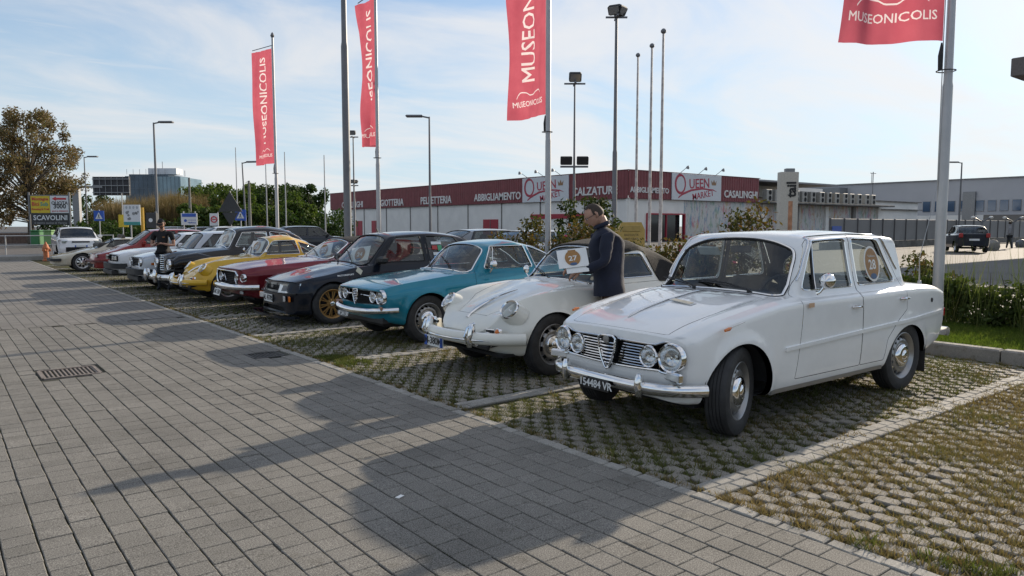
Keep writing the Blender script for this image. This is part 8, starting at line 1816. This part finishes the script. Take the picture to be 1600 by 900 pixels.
def head_mesh(parent, M_, hair_m, cap=None, beard=False, balding=False, glasses=True, s=1.0):
    """head about .235 high; local -X is the face, Z up, origin at the neck top"""
    nu, nv = 40, 30; V = []
    for j in range(nv + 1):
        th = math.pi * j / nv
        for i in range(nu):
            ph = 2 * math.pi * i / nu; x, y, z = math.sin(th) * math.cos(ph), math.sin(th) * math.sin(ph), math.cos(th)
            X, Y, Z = x * .100, y * .077, z * .120
            if Z < 0: k = -Z / .12; Y *= 1 - .30 * k * k; X *= (1 - .10 * k) if x < 0 else (1 - .45 * k)
            f = max(0, -x) ** 1.5
            nose = math.exp(-((Y / .013) ** 2)) * math.exp(-(((Z + .012) / .024) ** 2)) * (1 if x < 0 else 0); X -= .024 * nose
            X -= .007 * math.exp(-((Y / .045)**2)) * math.exp(-(((Z - .028) / .010)**2)) * (x < 0)                     # brow
            for sy in (-1, 1): X += .010 * math.exp(-(((Y - sy * .030) / .014)**2)) * math.exp(-(((Z - .008) / .011)**2)) * (x < 0)     # eye sockets
            X -= .006 * math.exp(-((Y / .022)**2)) * math.exp(-(((Z + .058) / .010)**2)) * (x < 0); X -= .008 * math.exp(-((Y / .024)**2)) * math.exp(-(((Z + .098) / .014)**2)) * (x < 0)
            V.append((X, Y, Z + .118))
    fs = [(j * nu + i, (j + 1) * nu + i, (j + 1) * nu + (i + 1) % nu, j * nu + (i + 1) % nu) for j in range(nv) for i in range(nu)]
    mb = MB(); mb.add(V, fs)
    for sy in (-1, 1): mb.tube([(.012, sy * .074, .150), (.020, sy * .088, .135), (.016, sy * .086, .108), (.006, sy * .076, .095)], [.010, .014, .012, .008], 8)
    mb.v = [tuple(M_ @ (Vector(v) * s)) for v in mb.v]; h = mb.obj('head', SKIN, parent, angle=180)
    q = MB()
    for sy in (-1, 1): q.lathe([(.001, -.008), (.008, -.004), (.010, .002), (.007, .007), (.001, .009)], 10, M_ @ T(-.083 * s, sy * .030 * s, .126 * s) @ R(rad(-90), 'Y'))
    q.obj('eyes', mat('eye_white', (.55, .52, .48), .3), h)
    q = MB(); q.tube([M_ @ (Vector(v) * s) for v in ((-.092, -.022, .058), (-.099, 0, .060), (-.092, .022, .058))], [.003, .006, .003], 6); q.obj('mouth', mat('lips', (.30, .12, .10), .5), h)
    def shell_(cond, r, nm, m, thick=1.06):
        b = MB(); keep = {}; vs = []
        for idx, v in enumerate(V):
            vs.append(M_ @ (Vector((v[0] * thick + .002, v[1] * thick, (v[2] - .118) * thick + .118 + .002)) * s))
        ff = [f for f in fs if all(cond(V[k]) for k in f)]; b.add(vs, ff); o = b.obj(nm, m, parent if False else h, angle=180); bm = bmesh.new(); bm.from_mesh(o.data); bmesh.ops.delete(bm, geom=[v for v in bm.verts if not v.link_faces], context='VERTS'); bm.to_mesh(o.data); bm.free(); return o
    if balding: shell_(lambda v: (v[2] > .085 and v[0] > -.005 and not (v[2] > .225 and v[0] < .05)) or (v[2] > .19 and v[0] > .0), 0, 'hair', hair_m, 1.05)
    else: shell_(lambda v: v[2] > .085 and v[0] > .005 or v[2] > .13 and v[0] > -.025 or v[2] > .205 and v[0] > -.06, 0, 'hair', hair_m, 1.05)
    if beard: shell_(lambda v: v[2] < .078 and v[0] < .02 and not (abs(v[1]) < .02 and .05 < v[2] < .066), 0, 'beard', mat('beard_dark', (.07, .045, .032), .9), 1.03)
    if cap:
        shell_(lambda v: v[2] > .165, 0, 'cap', cap, 1.12); b = MB(); b.prism([(-.11 + .0, -.07), (-.17, -.045), (-.185, 0), (-.17, .045), (-.11, .07), (-.06, .085), (-.06, -.085)], 0, .006, M_ @ Matrix.Diagonal((s, s, s, 1)) @ T(0, 0, .165) @ R(-.15, 'Y')); b.obj('cap_peak', cap, h)
    if glasses:
        g = MB()
        for sy in (-1, 1): g.tube([M_ @ (Vector((-.098, sy * .031 + .021 * math.cos(a), .126 + .016 * math.sin(a))) * s) for a in np.linspace(0, 6.28, 15)[:-1]], .0022, 5, True); g.tube([M_ @ (Vector(v) * s) for v in ((-.095, sy * .052, .130), (-.02, sy * .080, .132), (.015, sy * .080, .128))], .0022, 5)
        g.tube([M_ @ (Vector(v) * s) for v in ((-.100, -.010, .128), (-.100, .010, .128))], .0022, 5); g.obj('glasses', BLACKP, h)
    return h
def hand_mesh(parent, wrist, d, up, side, m=SKIN, curl=.6, L=.18):
    """palm with four bent fingers and a thumb; d points along the hand, up is the back of the hand"""
    d = Vector(d).normalized(); u = Vector(up); u = (u - d * u.dot(d)).normalized(); s_ = d.cross(u) * side; W = Vector(wrist); mb = MB()
    pl = L * .52; mb.tube([W - d * .02, W + d * .02, W + d * pl * .6, W + d * pl], [.024, .028, .036, .034], 10)
    for v in range(len(mb.v)):
        q = Vector(mb.v[v]) - W; h = q.dot(u); mb.v[v] = tuple(W + q - u * h * .48)
    for k, (off, ln) in enumerate(((-.030, .068), (-.010, .078), (.011, .074), (.030, .058))):
        b = W + d * pl + s_ * off; a = b + d * ln * .42 * math.cos(curl * .4) - u * ln * .42 * math.sin(curl * .4); c_ = a + d * ln * .34 * math.cos(curl * 1.2) - u * ln * .34 * math.sin(curl * 1.2); e = c_ + d * ln * .28 * math.cos(curl * 2) - u * ln * .28 * math.sin(curl * 2); mb.tube([b - d * .015, b, a, c_, e], [.009, .0095, .0088, .0080, .0058], 7)
    b = W + d * pl * .30 - s_ * .026; mb.tube([b, b - s_ * .022 + d * .022 - u * .008, b - s_ * .030 + d * .052 - u * .022, b - s_ * .026 + d * .074 - u * .032], [.013, .0115, .010, .007], 7)
    return mb.obj('hand', m, parent, angle=180)
NAVYC = mat('jacket_navy', (.010, .014, .032), .85, 0, var=.25, scale=10, bump=.35, bscale=18); BROWN = mat('trousers_brown', (.085, .042, .024), .85, 0, var=.2, bump=.3); SHOE = mat('shoe_dark', (.02, .016, .013), .5)
BLK = mat('shirt_black', (.010, .010, .011), .85, 0, var=.25, scale=10, bump=.3, bscale=22); JEAN = mat('jeans_dark', (.025, .030, .036), .85, 0, var=.3, bump=.2)
def man_navy():
    # local: -X is the way he faces
    t = thing('person', 'man in long navy jacket and brown trousers holding papers over the ivory convertible', 'person', (5.46, 5.29, 0), rad(-38)); 
    legs = {'pel': ((0.03, 0, .88), .08, .08), 'lh': ((.03, -.09, .80), .075, .075), 'lk': ((.0, -.10, .50), .068, .064), 'la': ((.03, -.11, .09), .045, .045), 'lt': ((-.12, -.12, .045), .042, .035), 'rh': ((.03, .09, .80), .075, .075), 'rk': ((-.01, .10, .50), .068, .064), 'ra': ((.02, .11, .09), .045, .045), 'rt': ((-.13, .12, .045), .042, .035)}
    skin_body('trousers', legs, [('pel', 'lh'), ('lh', 'lk'), ('lk', 'la'), ('pel', 'rh'), ('rh', 'rk'), ('rk', 'ra'), ('la', 'lt'), ('ra', 'rt')], 'pel', BROWN, t)
    body = {'hem': ((.02, 0, .66), .185, .22), 'hip': ((.02, 0, .90), .178, .220), 'waist': ((.02, 0, 1.12), .158, .215), 'chest': ((.01, 0, 1.33), .172, .245), 'sh': ((-.005, 0, 1.45), .110, .170), 'neck': ((-.04, 0, 1.515), .066, .076),
            'ls': ((-.01, -.205, 1.44), .078, .078), 'le': ((-.04, -.275, 1.16), .062, .062), 'lw': ((-.27, -.20, 1.07), .046, .046), 'rs': ((-.01, .205, 1.44), .078, .078), 're': ((-.06, .275, 1.16), .062, .062), 'rw': ((-.29, .18, 1.10), .046, .046)}
    j = skin_body('jacket', body, [('hem', 'hip'), ('hip', 'waist'), ('waist', 'chest'), ('chest', 'sh'), ('sh', 'neck'), ('sh', 'ls'), ('ls', 'le'), ('le', 'lw'), ('sh', 'rs'), ('rs', 're'), ('re', 'rw')], 'waist', NAVYC, t)
    rib = bmesh.new(); rib.from_mesh(j.data); bmesh.ops.bisect_plane(rib, geom=rib.verts[:] + rib.edges[:] + rib.faces[:], plane_co=(0, 0, .80), plane_no=(0, .04, 1), clear_inner=True)
    for v in rib.verts:                # folds in the cloth
        n_ = noise.noise((v.co.x * 9, v.co.y * 9, v.co.z * 5)); v.co += v.normal * (.010 * n_ + .006 * math.sin(v.co.z * 34 + v.co.y * 20 + n_ * 4) * (.6 if v.co.z > 1.0 else .3))
    rib.to_mesh(j.data); rib.free()
    for sy in (-1, 1): mb = MB(); mb.tube([(.07, sy * .115, .045), (.03, sy * .115, .06), (-.07, sy * .12, .05), (-.17, sy * .125, .032)], [.035, .048, .048, .03], 10); mb.obj('shoe', SHOE, t)
    mb = MB(); mb.tube([(.0, 0, 1.50), (-.04, 0, 1.60)], [.055, .052], 14); mb.obj('neck', SKIN, t)
    Mh = T(-.045, 0, 1.515) @ R(-.46, 'Y'); head_mesh(t, Mh, HAIR, s=1.0)
    mb = MB(); mb.tube([(.020 + .02 * 0 - .068 - .078 * math.cos(a) * .9 + .02, .082 * math.sin(a), 1.575 - .02 * math.cos(a)) for a in np.linspace(0, 2 * math.pi, 25)[:-1]], .017, 8, True)
    for k in range(len(mb.v)):
        v = mb.v[k]; mb.v[k] = (v[0], v[1], 1.525 + (v[2] - 1.575) * 1.25)
    mb.obj('collar', NAVYC, j)
    t.rotation_euler = (0, -.05, rad(-38)); hand_mesh(t, (-.275, -.19, 1.072), (-.85, .25, -.30), (0, -.35, .95), 1, curl=.7); hand_mesh(t, (-.305, .17, 1.10), (-.9, -.2, -.25), (0, .35, .95), -1, curl=.7)
    o = thing('rally_papers', 'white sheets with a brown number oval in the hands of the man in navy', 'papers', (0, 0, 0), 0); base = t.matrix_basis if False else None
    o.matrix_local = frame((5.02, 5.40, 1.19), (.786, -.618, .12), (.42, .50, .74))
    number_decal(o, Matrix.Identity(4), '27', .10, card=(.30, .235)); mb = MB(); mb.box((.03, -.08, -.012), (.22, .20, .003)); mb.obj('second_sheet', PAPER, o)
    return t
man_navy()
def man_black():
    t = thing('person', 'man in black cap and black polo shirt looking at a phone beside the silver hatchback', 'person', (4.25, 18.62, 0), rad(58)); t.scale = (.94, .94, .94)
    legs = {'pel': ((0.02, 0, .93), .145, .13), 'lh': ((.02, -.09, .86), .10, .10), 'lk': ((.0, -.11, .49), .065, .062), 'la': ((.03, -.12, .09), .045, .045), 'lt': ((-.12, -.13, .045), .042, .035), 'rh': ((.02, .09, .86), .10, .10), 'rk': ((-.01, .11, .49), .065, .062), 'ra': ((.02, .12, .09), .045, .045), 'rt': ((-.13, .13, .045), .042, .035)}
    skin_body('trousers', legs, [('pel', 'lh'), ('lh', 'lk'), ('lk', 'la'), ('pel', 'rh'), ('rh', 'rk'), ('rk', 'ra'), ('la', 'lt'), ('ra', 'rt')], 'pel', JEAN, t)
    body = {'hem': ((.02, 0, .88), .150, .185), 'hip': ((.02, 0, .98), .150, .185), 'waist': ((.01, 0, 1.12), .145, .180), 'chest': ((-.0, 0, 1.32), .150, .195), 'sh': ((-.01, 0, 1.45), .10, .13), 'neck': ((-.025, 0, 1.52), .062, .066), 'ls': ((0, -.20, 1.42), .072, .072), 'le': ((.01, -.245, 1.24), .066, .066), 'rs': ((0, .20, 1.42), .072, .072), 're': ((.01, .245, 1.24), .066, .066)}
    skin_body('polo_shirt', body, [('hem', 'hip'), ('hip', 'waist'), ('waist', 'chest'), ('chest', 'sh'), ('sh', 'neck'), ('sh', 'ls'), ('ls', 'le'), ('sh', 'rs'), ('rs', 're')], 'waist', BLK, t)
    mb = MB(); mb.tube([(-.01, 0, 1.48), (-.03, 0, 1.58)], [.054, .052], 14)
    for sy in (-1, 1): mb.tube([(.01, sy * .245, 1.26), (.0, sy * .255, 1.13), (-.12, sy * .18, 1.13), (-.24, sy * .09, 1.17)], [.045, .042, .036, .027], 12)
    mb.obj('arms', SKIN, t)
    for sy in (-1, 1): hand_mesh(t, (-.24, sy * .09, 1.17), (-.75, -sy * .55, .15), (0, sy * .5, .8) if sy < 0 else (0, .5, .8), sy, curl=.8)
    mb = MB(); mb.box((0, 0, 0), (.075, .15, .009), bev=.003, M=R(.5, 'Y')); o = tag(mb.obj('phone', BLACKP, None), 'dark phone in the hands of the man in the black cap', 'phone'); o.matrix_local = T(4.25, 18.62, 0) @ R(rad(58), 'Z') @ T(-.315, 0, 1.12) @ R(rad(90), 'Z')
    head_mesh(t, T(-.03, 0, 1.545) @ R(-.38, 'Y'), HAIR, cap=BLK, beard=True, s=1.0); mb = MB(); mb.box((-.153, -.075, 1.33), (.01, .05, .03), bev=.003); mb.obj('shirt_badge', mat('badge_ochre', (.35, .16, .05), .6), t)
man_black()
def man_far():
    t = thing('person', 'distant person in grey top walking by the fence at right', 'person', (55.1, 17.7, 0), rad(120)); b = {'pel': ((0, 0, .92), .15, .13), 'chest': ((0, 0, 1.30), .16, .19), 'neck': ((0, 0, 1.5), .07, .07), 'hd': ((0, 0, 1.66), .10, .09), 'ls': ((0, -.2, 1.42), .07, .07), 'lw': ((-.05, -.28, .95), .04, .04), 'rs': ((0, .2, 1.42), .07, .07), 'rw': ((.05, .30, .98), .04, .04)}
    skin_body('body', b, [('pel', 'chest'), ('chest', 'neck'), ('neck', 'hd'), ('chest', 'ls'), ('ls', 'lw'), ('chest', 'rs'), ('rs', 'rw')], 'pel', mat('top_grey', (.25, .25, .26), .8), t, 1)
    l = {'pel': ((0, 0, .92), .15, .13), 'lh': ((0, -.09, .84), .1, .1), 'la': ((.12, -.1, .06), .05, .05), 'rh': ((0, .09, .84), .1, .1), 'ra': ((-.14, .1, .06), .05, .05)}; skin_body('trousers', l, [('pel', 'lh'), ('lh', 'la'), ('pel', 'rh'), ('rh', 'ra')], 'pel', JEAN, t, 1); mb = MB(); mb.lathe([(.001, -.11), (.09, -.04), (.10, .03), (.07, .10), (.001, .12)], 12, T(0, 0, 1.69)); mb.obj('hair', HAIR, t)
man_far()
# ---------------------------------------------------------------- tidy up: one piece, one part
def split_islands(o):
    me = o.data; n = len(me.vertices); par = list(range(n))
    def find(a):
        while par[a] != a: par[a] = par[par[a]]; a = par[a]
        return a
    for e in me.edges:
        a, b = find(e.vertices[0]), find(e.vertices[1])
        if a != b: par[a] = b
    groups = {}
    for p in me.polygons: groups.setdefault(find(p.vertices[0]), []).append(tuple(p.vertices))
    if len(groups) < 2 or len(groups) > 60: return
    mats = list(me.materials)
    for k, fs in enumerate(groups.values()):
        u = sorted({i for f in fs for i in f}); ix = {a: b for b, a in enumerate(u)}
        m2 = mesh_from(o.name.split('.')[0], [me.vertices[i].co[:] for i in u], [tuple(ix[i] for i in f) for f in fs], mats, me.polygons[0].use_smooth, angle=40)
        if k == 0: o.data = m2
        else: c = bpy.data.objects.new(o.name.split('.')[0], m2); COL.objects.link(c); c.parent = o.parent; c.matrix_local = o.matrix_local.copy()
for o in list(COL.objects):
    if o.type == 'MESH' and o.name.split('.')[0] in ('wheel_well', 'side_moulding', 'sill_trim', 'window_trim', 'drip_rail', 'quarter_light_bar', 'wiper', 'fascia_trim', 'wing_ledge', 'entrance_frame', 'roof_mast', 'arms', 'bracket', 'eyes', 'roof'): split_islands(o)
